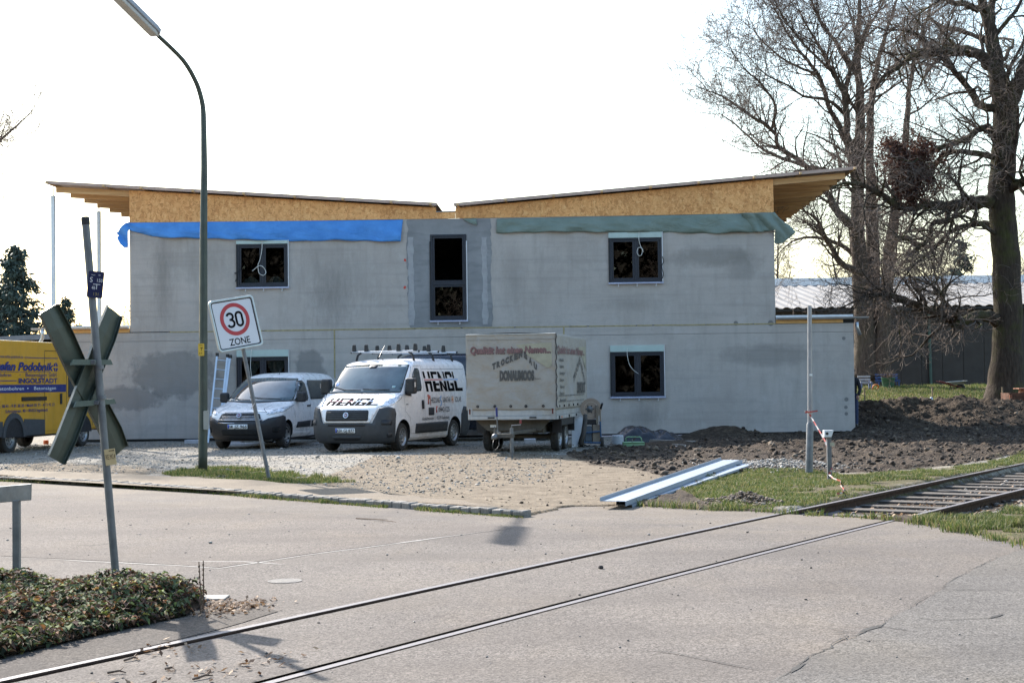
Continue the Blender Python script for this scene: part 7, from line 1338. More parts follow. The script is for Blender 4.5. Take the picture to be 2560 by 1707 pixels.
P_ = [G(1400+x/5.88, 980+y/5.88, .05) for x, y in ((640, 770), (740, 765), (900, 780), (1010, 790), (1250, 765), (1420, 760), (1600, 775), (1720, 800), (1760, 830), (1850, 790))]; tag(obj('hose', MB().tube(P_, .016, 6), pm('pale_hose', (.42, .38, .36), .6), smooth=True), 'pale hose trailing over the ground in front of the wall', 'hose')
for i, (x, y, w_, h_, lb_) in enumerate(((478+8, 1107, .5, .10, 'white offcut on the ground left of the lamp post'), (590, 1109, .35, .12, 'grey block of foam under the small white van'), (640, 1112, 1.6, .06, 'flat white board lying under the small white van'), (812, 1109, 1.5, .05, 'white board lying between the two white vans'), (1325, 1107, .3, .12, 'pale block on the ground behind the trailer'))):
    p = G(x, y, .03); tag(obj('offcut', MB().box((p[0]-w_/2, p[1]-.15, .02), (p[0]+w_/2, p[1]+.25, .02+h_)), pm('pale_offcut', (.5, .5, .53), .8, 0, .1, 4, .05), bevel=.006), lb_, 'offcut')
c = G(201+242, 1117, .03); tag(obj('orange_can', MB().lathe([(.001, .12), (.07, .12), (.075, .1), (.075, 0)], 'Z', 16, tuple(G(115, 1110, .03))), pm('orange_plastic', (.7, .12, .02), .5)), 'small orange container under the yellow van', 'container')
# =================================================================== lawn side
def gp3(zx, zy, Y):           # zoomed source pixel at distance Y, dropped on the lawn
    p = D(2100+zx/5.113, 900+zy/5.113, Y); return np.array([p[0], p[1], float(gz(p[0], p[1]))])
shx0, shx1, shy = 5.0, 40.0, 74.0; zg = 1.15
shed = thing('long_shed', 'long dark shed with pale corrugated roof behind the lawn', 'shed', (0, 0, 0)); sy_ = lambda x: shy-.045*(x-18)
eave = D(2200, 768.6, shy)[2]; ridge = D(2200, 712, shy+9)[2]; shm = pm('dark_grey_boarding', (.048, .040, .035), .8, 0, .12, 1.2, .1, 10)
n_b = 34
for i in range(n_b):
    x0, x1 = shx0+(shx1-shx0)*i/n_b, shx0+(shx1-shx0)*(i+1)/n_b-.02; obj('wall_board', MB().prism([(x0, sy_(x0)-.03+random.uniform(-.006, .006)), (x1, sy_(x1)-.03+random.uniform(-.006, .006)), (x1, sy_(x1)+.1), (x0, sy_(x0)+.1)], zg-.5, eave+.02, 'XY'), shm, shed)
cr_m = NT('corrugated_roof'); P = cr_m.pos(); cr_m = cr_m.fin(cr_m.ramp(cr_m.noise(P, .8, 6, .6), [(.3, (.13, .125, .12)), (.7, (.19, .185, .18))]), .8, 0, None)
mb = MB(); n = 260; vs = []
for i in range(n+1):
    x = shx0-.5+(shx1-shx0+1)*i/n; dz_ = .05 if (i//2) % 2 else -.02; vs += [(x, sy_(x)-.5, eave+.0+dz_), (x-.9, sy_(x)+9, ridge+dz_)]
mb.add(vs, [(2*i, 2*i+2, 2*i+3, 2*i+1) for i in range(n)]); obj('roof_sheet', mb, cr_m, shed, solid=.01)
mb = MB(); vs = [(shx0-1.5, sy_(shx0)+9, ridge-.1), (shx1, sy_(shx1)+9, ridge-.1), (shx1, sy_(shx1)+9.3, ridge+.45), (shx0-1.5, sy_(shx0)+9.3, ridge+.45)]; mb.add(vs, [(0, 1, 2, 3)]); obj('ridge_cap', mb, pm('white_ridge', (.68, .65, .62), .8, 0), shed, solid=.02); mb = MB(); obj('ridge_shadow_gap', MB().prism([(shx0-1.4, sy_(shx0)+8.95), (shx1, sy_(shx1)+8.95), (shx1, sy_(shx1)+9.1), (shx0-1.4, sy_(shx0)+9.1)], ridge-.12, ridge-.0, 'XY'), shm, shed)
for side_, (xa, xb) in (('a', (shx0-1.4, shx1)),): mb = MB(); mb.add([(xa, sy_(xa)+9.3, ridge+.44), (xb, sy_(xb)+9.3, ridge+.44), (xb, sy_(xb)+18, eave), (xa, sy_(xa)+18, eave)], [(0, 1, 2, 3)]); obj('roof_slope', mb, cr_m, shed, solid=.01)
obj('eaves_board', MB().prism([(shx0, sy_(shx0)-.48), (shx1, sy_(shx1)-.48), (shx1, sy_(shx1)-.4), (shx0, sy_(shx0)-.4)], eave-.16, eave-.05, 'XY'), pm('black_eaves', (.02, .02, .02), .7), shed)
xd = D(2322, 850, shy)[0]; obj('downpipe', MB().tube([(xd-.06, sy_(xd)-.14, eave), (xd, sy_(xd)-.13, zg-.1)], .07, 10), pm('green_pipe', (.04, .085, .07), .5), shed)
# wheelbarrow
wbp = gp3(1480, 380, 62); wb = thing('wheelbarrow', 'empty wheelbarrow with pale tray standing on the lawn', 'wheelbarrow', tuple(wbp)); BP = lambda x, y, d=0: np.array(D(2100+x/5.113, 900+y/5.113, 62+d)-wbp)
t_ = [BP(1362, 280), BP(1600, 262), BP(1545, 305), BP(1425, 318)]; mb = MB(); vs = []
for d_, f_ in ((-.32, 1), (.32, 1)):
    vs += [tuple(t_[0]+np.array([0, d_, 0])), tuple(t_[1]+np.array([0, d_, 0])), tuple(t_[2]+np.array([0, d_*.55, 0])), tuple(t_[3]+np.array([0, d_*.55, 0]))]
mb.add(vs, [(0, 1, 2, 3), (4, 7, 6, 5), (0, 3, 7, 4), (1, 5, 6, 2), (3, 2, 6, 7)]); obj('tray', mb, pm('barrow_tray', (.5, .48, .42), .45, .4, .2, 5, .1, dirt=.4), wb, solid=.012)
for s in (-.25, .25): obj('handle', MB().tube([BP(1250, 268)+np.array([0, s, 0]), BP(1340, 290)+np.array([0, s, 0]), BP(1430, 322)+np.array([0, s*.8, 0]), BP(1545, 345)+np.array([0, s*.3, 0])], .02, 8), pm('red_brown_tube', (.16, .03, .02), .6), wb); obj('leg', MB().tube([BP(1430, 318)+np.array([0, s, 0]), BP(1440, 385)+np.array([0, s, 0])], .018, 6), rust, wb)
p = BP(1542, 352); obj('wheel', MB().lathe([(.05, -.03), (.17, -.045), (.19, 0), (.17, .045), (.05, .03)], 'Y', 24, tuple(p), close=True), rubber, wb, smooth=True)
# garden seats, tub, ring, stakes
def bench(name, x0, x1, ys_, yb_, Y, m_seat, m_leg, label, back=0):
    a_ = gp3(x0, yb_, Y); b_ = D(2100+x1/5.113, 900+yb_/5.113, Y); Ln = b_[0]-a_[0]; h_ = D(2100+x0/5.113, 900+ys_/5.113, Y)[2]-a_[2]; t_ = thing(name, label, 'bench', tuple(a_))
    for i in range(4): obj('slat', MB().box((0, i*.11-.2, h_*.62), (Ln, i*.11-.11, h_*.62+.03)), m_seat, t_)
    for i in range(3): obj('slat', MB().box((0, .25, h_*.70+i*.12), (Ln, .275, h_*.70+i*.12+.08)), m_seat, t_)
    for x in (.04, Ln-.09):
        for y in (-.2, .22): obj('leg', MB().box((x, y, 0), (x+.05, y+.05, h_*(1.0 if y > 0 else .85))), m_leg, t_)
        obj('armrest', MB().box((x-.01, -.22, h_*.85), (x+.06, .26, h_*.89)), m_seat, t_)
    return t_
bluew = pm('blue_painted_wood', (.03, .07, .2), .6, 0, .15, 6, .1); greyw = pm('silver_grey_wood', (.36, .36, .38), .8, 0, .2, 6, .2); lblue = pm('light_blue_leg', (.14, .18, .34), .6)
bench('garden_bench', 245, 410, 262, 385, 63, greyw, lblue, 'pale grey garden bench beside the house corner under the tree'); bench('garden_bench', 468, 760, 240, 378, 65, bluew, bluew, 'blue garden bench behind the green tub under the tree')
p = gp3(618, 370, 64); tub = thing('planting_tub', 'green tub filled with cut twigs on the lawn', 'tub', tuple(p)); r_ = .29; obj('tub', MB().lathe([(.001, .02), (r_*.8, .0), (r_, .42), (r_*1.07, .44), (r_*1.05, .4), (r_*.9, .38), (.001, .36)], 'Z', 24), pm('green_plastic_tub', (.03, .10, .055), .5), tub, smooth=True, angle=40)
T = Tubes()
for _ in range(60): a_ = random.uniform(0, 6.28); d_ = np.array([math.cos(a_)*.3, math.sin(a_)*.3, random.uniform(.1, .45)]); s_ = np.array([random.uniform(-.15, .15), random.uniform(-.15, .15), .38]); T.add([s_, s_+d_*.5, s_+d_], [.012, .009, .005], 4)
V, F = T.arrays(); raw('cut_twigs', V, F, pm('twig_bark', (.14, .10, .075), .9), tub)
p = gp3(455, 385, 62); M_ = Matrix.Rotation(-.5, 4, 'X'); mb = MB(); mb.lathe([(.13+.03*math.cos(t_), .03*math.sin(t_)) for t_ in np.linspace(0, 2*math.pi, 9)[:-1]], 'Y', 24, close=True); o = obj('orange_ring', mb, pm('orange_rubber', (.55, .16, .03), .6), smooth=True); o.location = tuple(p+np.array([0, 0, .13])); o.rotation_euler = (.5, 0, .3); tag(o, 'orange ring lying in the grass between the garden benches', 'ring')
for (x, y0, y1, Y, lb_) in ((320, 352, 650, 51.3, 'thin wooden stake nearest the house corner'), (1185, 345, 545, 51.8, 'wooden stake with a white bag at its foot, in front of the wheelbarrow'), (2083, 345, 665, 51.0, 'dark stake standing in front of the big oak trunk')):
    a_ = D(2100+x/5.113, 900+y1/5.113, Y); b_ = D(2100+x/5.113, 900+y0/5.113, Y); tag(obj('stake', MB().box((a_[0]-.025, a_[1]-.02, float(gz(a_[0], a_[1]))-.05), (a_[0]+.02, a_[1]+.02, b_[2])), pm('stake_wood', (.22, .16, .1), .85, 0, .2, 8, .2), bevel=.004), lb_, 'stake', 'marking stakes at the lawn edge')
p = D(2100+1168/5.113, 900+545/5.113, 51.4); tag(obj('bag', MB().lathe([(.001, .22), (.04, .21), (.07, .12), (.09, .03), (.06, -.1)], 'Z', 12, (p[0], p[1], p[2]-.02)), pm('white_blue_bag', (.6, .68, .78), .6), smooth=True), 'white bag at the foot of the middle stake', 'bag')
# rusty tank and barrel at the right edge
a_ = D(2525, 1028, 49.5); zt3 = D(2560, 982, 49.5)[2]; tank = thing('rusty_tank', 'rusty open steel tank cut by the right edge', 'tank', (a_[0], a_[1], a_[2]-.1)); H_ = zt3-a_[2]+.1
obj('side_panel', MB().box((0, 0, 0), (.09, .06, H_-.05)), pm('orange_rust', (.26, .09, .045), .85, 0, .4, 6, .4), tank, bevel=.01); obj('tank_wall', MB().box((.05, .02, 0), (1.6, .05, H_)), rust, tank); obj('tank_wall', MB().box((.0, .04, 0), (.04, .9, H_)), rust, tank); obj('tank_wall', MB().box((.05, .88, 0), (1.6, .91, H_)), rust, tank)
p = D(2100+2330/5.113, 900+415/5.113, 51.6); br_ = thing('rusty_barrel', 'rusty barrel with overhanging lid behind the rusty tank', 'barrel', (p[0]+.15, p[1], float(gz(p[0], p[1])))); hb_ = D(2560, 900+345/5.113, 51.6)[2]-br_.location.z
obj('drum', MB().lathe([(.27, 0), (.27, hb_*.33), (.285, hb_*.35), (.27, hb_*.37), (.27, hb_*.9), (.25, hb_*.9)], 'Z', 28), pm('pinkish_rust', (.33, .15, .10), .8, .1, .3, 6, .3), br_, smooth=True, angle=40); obj('lid', MB().box((-.36, -.3, hb_*.9), (.4, .3, hb_*.95)), pm('pinkish_rust', (.33, .15, .10), .8), br_)
p = D(2100+1825/5.113, 900+640/5.113, 51.2); tag(obj('rusty_bar', MB().box((p[0]-.28, p[1]-.04, p[2]-.03), (p[0]+.3, p[1]+.04, p[2]+.03)), pm('orange_rust', (.26, .09, .045), .85), bevel=.005), 'short rusty bar lying in front of the oak roots', 'bar')
# =================================================================== the worker at the corner
def skin_fig(name, V, E, R, mat, parent, sub=2):
    me = bpy.data.meshes.new(name); me.from_pydata(V, E, []); o = new_obj(name, me, parent); me.materials.append(mat); m = o.modifiers.new('skin', 'SKIN'); m.use_smooth_shade = True
    for i, r in enumerate(R): me.skin_vertices[0].data[i].radius = (r, r) if not hasattr(r, '__len__') else r
    me.skin_vertices[0].data[0].use_root = True; s_ = o.modifiers.new('sub', 'SUBSURF'); s_.levels = sub; s_.render_levels = sub; bpy.context.view_layer.update(); dg = bpy.context.evaluated_depsgraph_get(); m2 = bpy.data.meshes.new_from_object(o.evaluated_get(dg)); o.modifiers.clear(); o.data = m2; return o
pc = D(2146, 1078, 44.35); wk = thing('person', 'worker in dark jacket and jeans, mostly hidden behind the right house corner', 'person', (D(2138, 1078, 44.35)[0]-.08, 44.35, float(gz(pc[0], 44.35))), math.radians(160))
cloth = pm('dark_jacket', (.012, .014, .02), .85, 0, .2, 8, .2); jeans = pm('blue_jeans', (.03, .045, .10), .85, 0, .2, 8, .2); skinm = pm('skin', (.45, .26, .19), .6, 0, .05, 8, .05); belt = pm('pale_belt', (.3, .3, .33), .7)
leg = [(0, 0, .93), (.10, 0, .90), (.12, .02, .50), (.12, -.01, .09), (.12, .14, .04), (-.10, 0, .90), (-.12, .02, .50), (-.12, -.01, .09), (-.12, .14, .04)]; skin_fig('trousers', leg, [(0, 1), (1, 2), (2, 3), (3, 4), (0, 5), (5, 6), (6, 7), (7, 8)], [.13, .10, .075, .055, .04, .10, .075, .055, .04], jeans, wk)
arms = [(0, 0, .95), (0, .0, 1.18), (0, 0, 1.38), (.17, 0, 1.42), (.24, .04, 1.15), (.20, .20, .98), (-.17, 0, 1.42), (-.25, .03, 1.15), (-.22, .16, .95), (0, .01, 1.50)]; skin_fig('jacket', arms, [(0, 1), (1, 2), (2, 3), (3, 4), (4, 5), (2, 6), (6, 7), (7, 8), (2, 9)], [(.17, .12), (.17, .12), (.18, .12), .07, .055, .045, .07, .055, .045, .06], cloth, wk)
hd_ = [(0, .0, 1.48), (0, .01, 1.58), (0, .02, 1.68), (0, .0, 1.75), (0, .10, 1.62)]; skin_fig('head', hd_, [(0, 1), (1, 2), (2, 3), (1, 4)], [.05, .07, .085, .06, .02], skinm, wk); obj('hair', MB().lathe([(.095, -.03), (.10, .03), (.085, .08), (.05, .115), (.001, .125)], 'Z', 20, (0, -.005, 1.68)), pm('dark_hair', (.02, .013, .01), .8), wk, smooth=True)
for s in (1, -1):
    h_ = (s*.21, .20 if s > 0 else .16, .96); V = [h_, (h_[0], h_[1]+.05, h_[2]-.06)]; E_ = [(0, 1)]; R_ = [.03, .032]
    for k in range(4): V += [(h_[0]+(k-1.5)*.02, h_[1]+.075, h_[2]-.10-.01*(k in (1, 2))), (h_[0]+(k-1.5)*.02, h_[1]+.07, h_[2]-.14-.012*(k in (1, 2)))]; b0 = 2+2*k; E_ += [(1, b0), (b0, b0+1)]; R_ += [.010, .009]
    V += [(h_[0]-s*.045, h_[1]+.05, h_[2]-.05), (h_[0]-s*.05, h_[1]+.06, h_[2]-.09)]; E_ += [(0, 10), (10, 11)]; R_ += [.012, .010]; skin_fig('hand', V, E_, R_, skinm, wk, 1)
for x in (.12, -.12): obj('boot', MB().box((x-.05, -.1, 0), (x+.05, .2, .11)), blackp, wk, bevel=.03)
obj('belt', MB().lathe([(.155, -.02), (.16, 0), (.155, .02)], 'Z', 20, (0, 0, .955)), belt, wk, smooth=True)
# =================================================================== trees
def bark(name, c0, c1, moss=0):
    t = NT(name); P = t.pos(); c = t.ramp(t.noise(t.mapv(P, (9, 9, 1.6)), 1.5, 6, .7), [(.3, c0), (.7, c1)])
    if moss: c = t.mix(t.math('MULTIPLY', t.ramp(t.noise(P, .9, 5, .65), [(.48, 0), (.64, 1)]), moss), c, (.075, .085, .02))
    return t.fin(c, .95, 0, t.bump(t.noise(t.mapv(P, (12, 12, 2)), 1.6, 6, .7), .9, .05), .2)
bark1 = bark('grey_brown_bark', (.045, .034, .028), (.13, .10, .08), .15); bark2 = bark('mossy_oak_bark', (.026, .020, .016), (.085, .065, .05), .5); twigm = pm('fine_twig_bark', (.15, .115, .095), .9, 0, .2, 3, 0)
def nrm_(v): return v/(math.sqrt(v[0]*v[0]+v[1]*v[1]+v[2]*v[2])+1e-9)
def grow(T1, T2, p, d, L, r, lvl, cfg, rnd):
    """one wandering branch with its side shoots; T1 takes limbs, T2 the fine twigs"""
    n = cfg['seg'][lvl]; P = [p]; R = [r]; step = L/n; up_ = cfg['up'][lvl]; wob_ = cfg['wob'][lvl]; dirs = [d]
    for i in range(n):
        d = nrm_(d+np.array([rnd.gauss(0, wob_), rnd.gauss(0, wob_), rnd.gauss(0, wob_)+up_])); p = p+d*step; P.append(p); R.append(max(cfg['rmin'], r*(1-(i+1)/n*cfg['tap'][lvl]))); dirs.append(d)
    (T1 if lvl <= cfg['split'] else T2).add(P, R, cfg['sides'][lvl])
    if lvl+1 < len(cfg['seg']):
        m = max(1, int(cfg['kids'][lvl]*rnd.uniform(.75, 1.25)*min(1.6, L/cfg['len'][lvl])))
        for k in range(m):
            t = cfg['from'][lvl]+(1-cfg['from'][lvl])*((k+rnd.random())/m); i = min(n-1, int(t*n)); f = t*n-i; q = P[i]+(P[i+1]-P[i])*f; dd = dirs[min(n, i+1)]
            a = np.cross(dd, [rnd.gauss(0, 1), rnd.gauss(0, 1), rnd.gauss(0, 1)]); a = nrm_(a); ang = math.radians(rnd.uniform(*cfg['ang'][lvl])); nd = nrm_(dd*math.cos(ang)+a*math.sin(ang))
            grow(T1, T2, q, nd, cfg['len'][lvl+1]*rnd.uniform(.5, 1.25)*(1.15-.5*t), max(cfg['rmin'], R[i]*cfg['rr'][lvl]), lvl+1, cfg, rnd)
CF = dict(seg=[7, 6, 5, 4], up=[.10, .07, .03, .0], wob=[.16, .2, .24, .28], tap=[.8, .85, .8, .7], sides=[7, 5, 4, 3], kids=[11, 9, 7], len=[5, 2.6, 1.25, .62], ang=[(28, 60), (28, 65), (30, 75)], rr=[.5, .5, .5], rmin=.0055, split=1)
CF['from'] = [.2, .18, .12]
def finish(T1, T2, root, m1, m2):
    V, F = T1.arrays(); raw('limbs', V, F, m1, root, smooth=True)
    V, F = T2.arrays(); raw('crown', V, F, m2, root, smooth=False)
def spline(P, R, k=4):
    P = [np.array(p, float) for p in P]; Q = []; S = []
    for i in range(len(P)-1):
        p0, p1, p2, p3 = P[max(0, i-1)], P[i], P[i+1], P[min(len(P)-1, i+2)]
        for q in range(k): t = q/k; Q.append(.5*((2*p1)+(-p0+p2)*t+(2*p0-5*p1+4*p2-p3)*t*t+(-p0+3*p1-3*p2+p3)*t**3)); S.append(R[i]*(1-t)+R[i+1]*t)
    Q.append(P[-1]); S.append(R[-1]); return Q, S
def big_tree(name, label, base, Y, trunks, limbs, mt, ml, cfg, seed, flare=1.5):
    """trunks and limbs: display-pixel paths (x, y, depth offset) with radii in metres"""
    rnd = random.Random(seed); b = D(base[0]*K, base[1]*K, Y); b[2] = float(gz(b[0], b[1])); root = thing(name, label, 'tree', tuple(b)); T1, T2 = Tubes(), Tubes(); TT = MB()
    def pt(x, y, dz=0): return np.array(D(x*K, y*K, Y+dz)-b)
    for path, rad in trunks:
        P = [pt(*p) for p in path]; Q, S = spline(P, rad, 5)
        Q = [q+np.array([.02*math.sin(i*1.7), .02*math.cos(i*1.3), 0])*(i > 0) for i, q in enumerate(Q)]; o = MB().tube(Q, S, 18); TT.add(o.v, o.f)
        for i, (q, s_) in enumerate(zip(Q[:-1], S[:-1])):      # side branches straight off the trunk
            if q[2] > 4.5 and rnd.random() < cfg.get('tk', .5)*(.3+.1*min(12, q[2])):
                a_ = rnd.uniform(0, 6.28); d = nrm_(np.array([math.cos(a_), math.sin(a_)*.8, rnd.uniform(.15, .9)])); grow(T1, T2, q, d, cfg['len'][0]*rnd.uniform(.4, .95), min(.09, s_*.38), 0, cfg, rnd)
        if rad[-1] < .12: grow(T1, T2, Q[-1], nrm_(Q[-1]-Q[-3]), cfg['len'][0]*.9, rad[-1], 0, cfg, rnd)
    tr = obj('trunk', TT, mt, root, smooth=True)
    for path, rad in limbs:
        P = [pt(*p) for p in path]; Q, S = spline(P, rad, 4); n = len(Q); Q = [q+np.array([rnd.gauss(0, 1), rnd.gauss(0, 1), rnd.gauss(0, 1)])*s_*.22*(0 < i < n-1) for i, (q, s_) in enumerate(zip(Q, S))]; S = [s_*rnd.uniform(.9, 1.12) for s_ in S]; T1.add(Q, S, 8)
        for i in range(2, n):
            if i < n*.35 and rnd.random() < .6: continue
            for _ in range(2 if rnd.random() < cfg.get('lk', .6)+(.3 if i > n*.6 else 0) else 1):
                d = nrm_(Q[i]-Q[i-1]); a_ = nrm_(np.cross(d, [rnd.gauss(0, 1), rnd.gauss(0, 1), rnd.gauss(0, 1)])); ang = math.radians(rnd.uniform(25, 65)); nd = nrm_(d*math.cos(ang)+a_*math.sin(ang)+np.array([0, 0, cfg.get('lup', .15)])); grow(T1, T2, Q[i], nd, cfg['len'][1]*rnd.uniform(.5, 1.25), max(.012, S[i]*.42), 1, cfg, rnd)
        grow(T1, T2, Q[-1], nrm_(Q[-1]-Q[-2]), cfg['len'][1]*1.1, S[-1], 1, cfg, rnd)
    finish(T1, T2, root, ml, twigm); return root, pt, b
z5t = lambda L: [((1760+x/2.24)/K, (y/2.24)/K, d) for x, y, d in L]      # from the enlarged upper right quarter
cA = dict(CF); cA.update(tk=.22, lk=.45, kids=[10, 10, 8])
big_tree('beech_tree', 'tall bare multi-stemmed tree behind the right end of the house', (2010, 885), 66,
    [(z5t([(905, 2120, 0), (905, 1900, 0), (880, 1600, 0), (860, 1250, 0), (868, 900, 0), (875, 600, 0), (860, 300, 0), (870, 60, 0), (880, -160, 0)]), [.66, .50, .38, .31, .25, .20, .14, .09, .045]),
     (z5t([(945, 2130, .3), (950, 1900, .4), (940, 1500, .5), (930, 1100, .6), (930, 700, .7), (950, 470, .8), (1000, 250, .9), (1060, 60, 1), (1120, -120, 1)]), [.42, .34, .27, .21, .17, .13, .09, .06, .035]),
     (z5t([(985, 2130, -.2), (1005, 1850, -.3), (1040, 1400, -.3), (1085, 1100, -.4), (1130, 760, -.5), (1150, 500, -.6), (1190, 300, -.7), (1250, 100, -.8)]), [.40, .31, .25, .21, .15, .10, .07, .035]),
     (z5t([(968, 2120, .1), (970, 1750, .1), (965, 1300, .2), (960, 1150, .2)]), [.18, .15, .12, .08])],
    [(z5t([(850, 1010, 0), (830, 920, -.3), (800, 700, -.7), (780, 520, -1.0), (720, 400, -1.2), (640, 250, -1.5), (560, 120, -1.8)]), [.22, .19, .16, .12, .09, .06, .03]),
     (z5t([(850, 930, .2), (780, 760, .4), (700, 600, .6), (640, 420, .8), (560, 320, 1.0), (470, 190, 1.2), (400, 60, 1.4)]), [.17, .14, .11, .09, .07, .05, .03]),
     (z5t([(860, 1300, -.3), (760, 1200, -.6), (690, 1080, -.9), (560, 920, -1.4), (430, 830, -1.8), (380, 730, -2.2), (250, 640, -2.7), (100, 540, -3.0), (20, 510, -3.2)]), [.20, .17, .15, .12, .10, .08, .06, .04, .02]),
     (z5t([(680, 950, -.4), (560, 930, .4), (420, 880, .8), (310, 820, 1.2), (180, 700, 1.6), (90, 640, 2.0)]), [.10, .08, .07, .05, .035, .02]),
     (z5t([(380, 720, -2.2), (400, 600, -2.4), (330, 480, -2.7), (240, 400, -2.9), (170, 310, -3.1)]), [.07, .055, .045, .03, .02]),
     (z5t([(870, 1480, .3), (800, 1390, .5), (640, 1330, .9), (500, 1350, 1.1), (420, 1420, 1.4)]), [.12, .10, .07, .04, .025]),
     (z5t([(870, 1530, -.5), (760, 1470, -1), (690, 1350, -1.5), (640, 1240, -1.9), (560, 1180, -2.3)]), [.16, .13, .10, .07, .04]),
     (z5t([(880, 640, 0), (940, 560, .3), (960, 480, .5), (1040, 400, .7), (1130, 300, .9), (1260, 290, 1.1)]), [.14, .12, .10, .08, .06, .04]),
     (z5t([(740, 420, -1.2), (640, 330, -1.4), (540, 230, -1.7), (450, 110, -2), (390, -10, -2.2)]), [.08, .06, .045, .03, .02]),
     (z5t([(640, 420, .8), (520, 370, .6), (400, 300, .3), (300, 200, 0), (270, 140, -.2)]), [.07, .055, .04, .03, .015]),
     (z5t([(790, 640, -.5), (690, 560, -.9), (560, 540, -1.3), (470, 480, -1.6), (350, 420, -1.9), (250, 320, -2.1)]), [.09, .075, .06, .045, .03, .015]),
     (z5t([(875, 440, 0), (800, 330, -.4), (730, 230, -.8), (640, 100, -1.2), (590, -20, -1.5)]), [.12, .10, .075, .05, .03]),
     (z5t([(870, 300, .2), (900, 180, .6), (980, 60, 1), (1040, -60, 1.2)]), [.10, .08, .06, .03]),
     (z5t([(780, 520, -1), (820, 400, -1.2), (850, 290, -1.4), (840, 150, -1.6), (800, 20, -1.8)]), [.10, .08, .06, .045, .03]),
     (z5t([(1030, 1400, -.3), (1120, 1330, -.8), (1240, 1380, -1.1), (1340, 1360, -1.4), (1480, 1280, -1.8)]), [.14, .11, .08, .05, .03])], bark1, bark1, cA, 11)
cB = dict(CF); cB.update(tk=.15, lk=.4, kids=[9, 8, 7], lup=.1, wob=[.22, .28, .3, .3], up=[.03, .02, .0, -.02])
oak, opt, ob = big_tree('oak_tree', 'massive mossy oak with crooked limbs at the right edge', (2312, 930), 53.5,
    [(z5t([(1690, 2300, 0), (1690, 2150, 0), (1700, 1900, 0), (1695, 1500, 0), (1675, 1250, 0), (1665, 1050, 0), (1685, 800, 0), (1680, 600, 0), (1650, 480, 0), (1630, 330, .1), (1600, 150, .2), (1560, 20, .3), (1530, -150, .4)]), [.92, .66, .52, .50, .48, .47, .44, .41, .33, .28, .22, .17, .12]),
     (z5t([(1690, 620, 0), (1740, 520, -.3), (1790, 400, -.6), (1850, 200, -1), (1900, 0, -1.3)]), [.36, .28, .25, .2, .15]),
     (z5t([(1640, 360, .2), (1610, 180, .6), (1610, 60, .8), (1620, -120, 1)]), [.2, .17, .14, .1])],
    [(z5t([(1600, 370, 0), (1520, 300, -.5), (1420, 290, -1), (1300, 290, -1.5), (1180, 300, -2), (1110, 360, -2.4), (1000, 430, -2.8)]), [.20, .19, .17, .15, .12, .09, .05]),
     (z5t([(1540, 60, .2), (1480, 30, 0), (1400, 20, -.4), (1340, 0, -.8), (1260, 40, -1.2)]), [.14, .12, .10, .07, .04]),
     (z5t([(1660, 610, 0), (1560, 600, -.5), (1470, 480, -1), (1380, 380, -1.5), (1250, 240, -1.9), (1150, 175, -2.2), (1020, 170, -2.5)]), [.16, .14, .11, .10, .07, .05, .03]),
     (z5t([(1640, 790, 0), (1600, 730, -.5), (1550, 720, -1), (1480, 770, -1.5), (1420, 800, -1.9), (1310, 830, -2.3), (1220, 870, -2.6)]), [.17, .15, .13, .11, .09, .07, .04]),
     (z5t([(1640, 880, 0), (1550, 865, -.4), (1440, 850, -1), (1340, 860, -1.6), (1290, 940, -2), (1200, 1000, -2.3)]), [.12, .11, .09, .07, .05, .03]),
     (z5t([(1640, 1130, 0), (1560, 1130, -.6), (1480, 1135, -1.2), (1380, 1160, -1.6), (1280, 1145, -2), (1120, 1165, -2.6), (1000, 1100, -3.1), (900, 1040, -3.5), (780, 1030, -3.9), (700, 1060, -4.2)]), [.24, .22, .20, .18, .15, .12, .10, .08, .05, .03]),
     (z5t([(1380, 1160, -1.6), (1350, 1240, -1.8), (1280, 1250, -2), (1270, 1340, -2.3), (1210, 1370, -2.5), (1110, 1480, -2.9)]), [.12, .10, .08, .07, .05, .03]),
     (z5t([(1650, 1260, 0), (1550, 1250, .5), (1400, 1290, .9), (1280, 1400, 1.3), (1160, 1500, 1.8)]), [.14, .11, .08, .06, .03]),
     ([((1760+x/2.24)/K, (700+y/2.24)/K, d) for x, y, d in [(1710, 300, 0), (1640, 225, -.2), (1590, 195, -.5), (1500, 205, -1), (1420, 240, -1.3), (1370, 225, -1.6), (1290, 175, -2), (1180, 140, -2.6), (1060, 90, -3), (980, 80, -3.5), (880, 100, -4)]], [.24, .22, .20, .18, .16, .15, .13, .11, .09, .06, .03]),
     ([((1760+x/2.24)/K, (700+y/2.24)/K, d) for x, y, d in [(1310, 170, -2), (1340, 110, -2.3), (1300, 50, -2.6), (1230, 10, -2.8)]], [.09, .07, .05, .03]),
     (z5t([(1690, 1090, 0), (1750, 1030, -.6), (1820, 1000, -1.2), (1950, 940, -2)]), [.2, .18, .15, .1])], bark2, bark2, cB, 23)
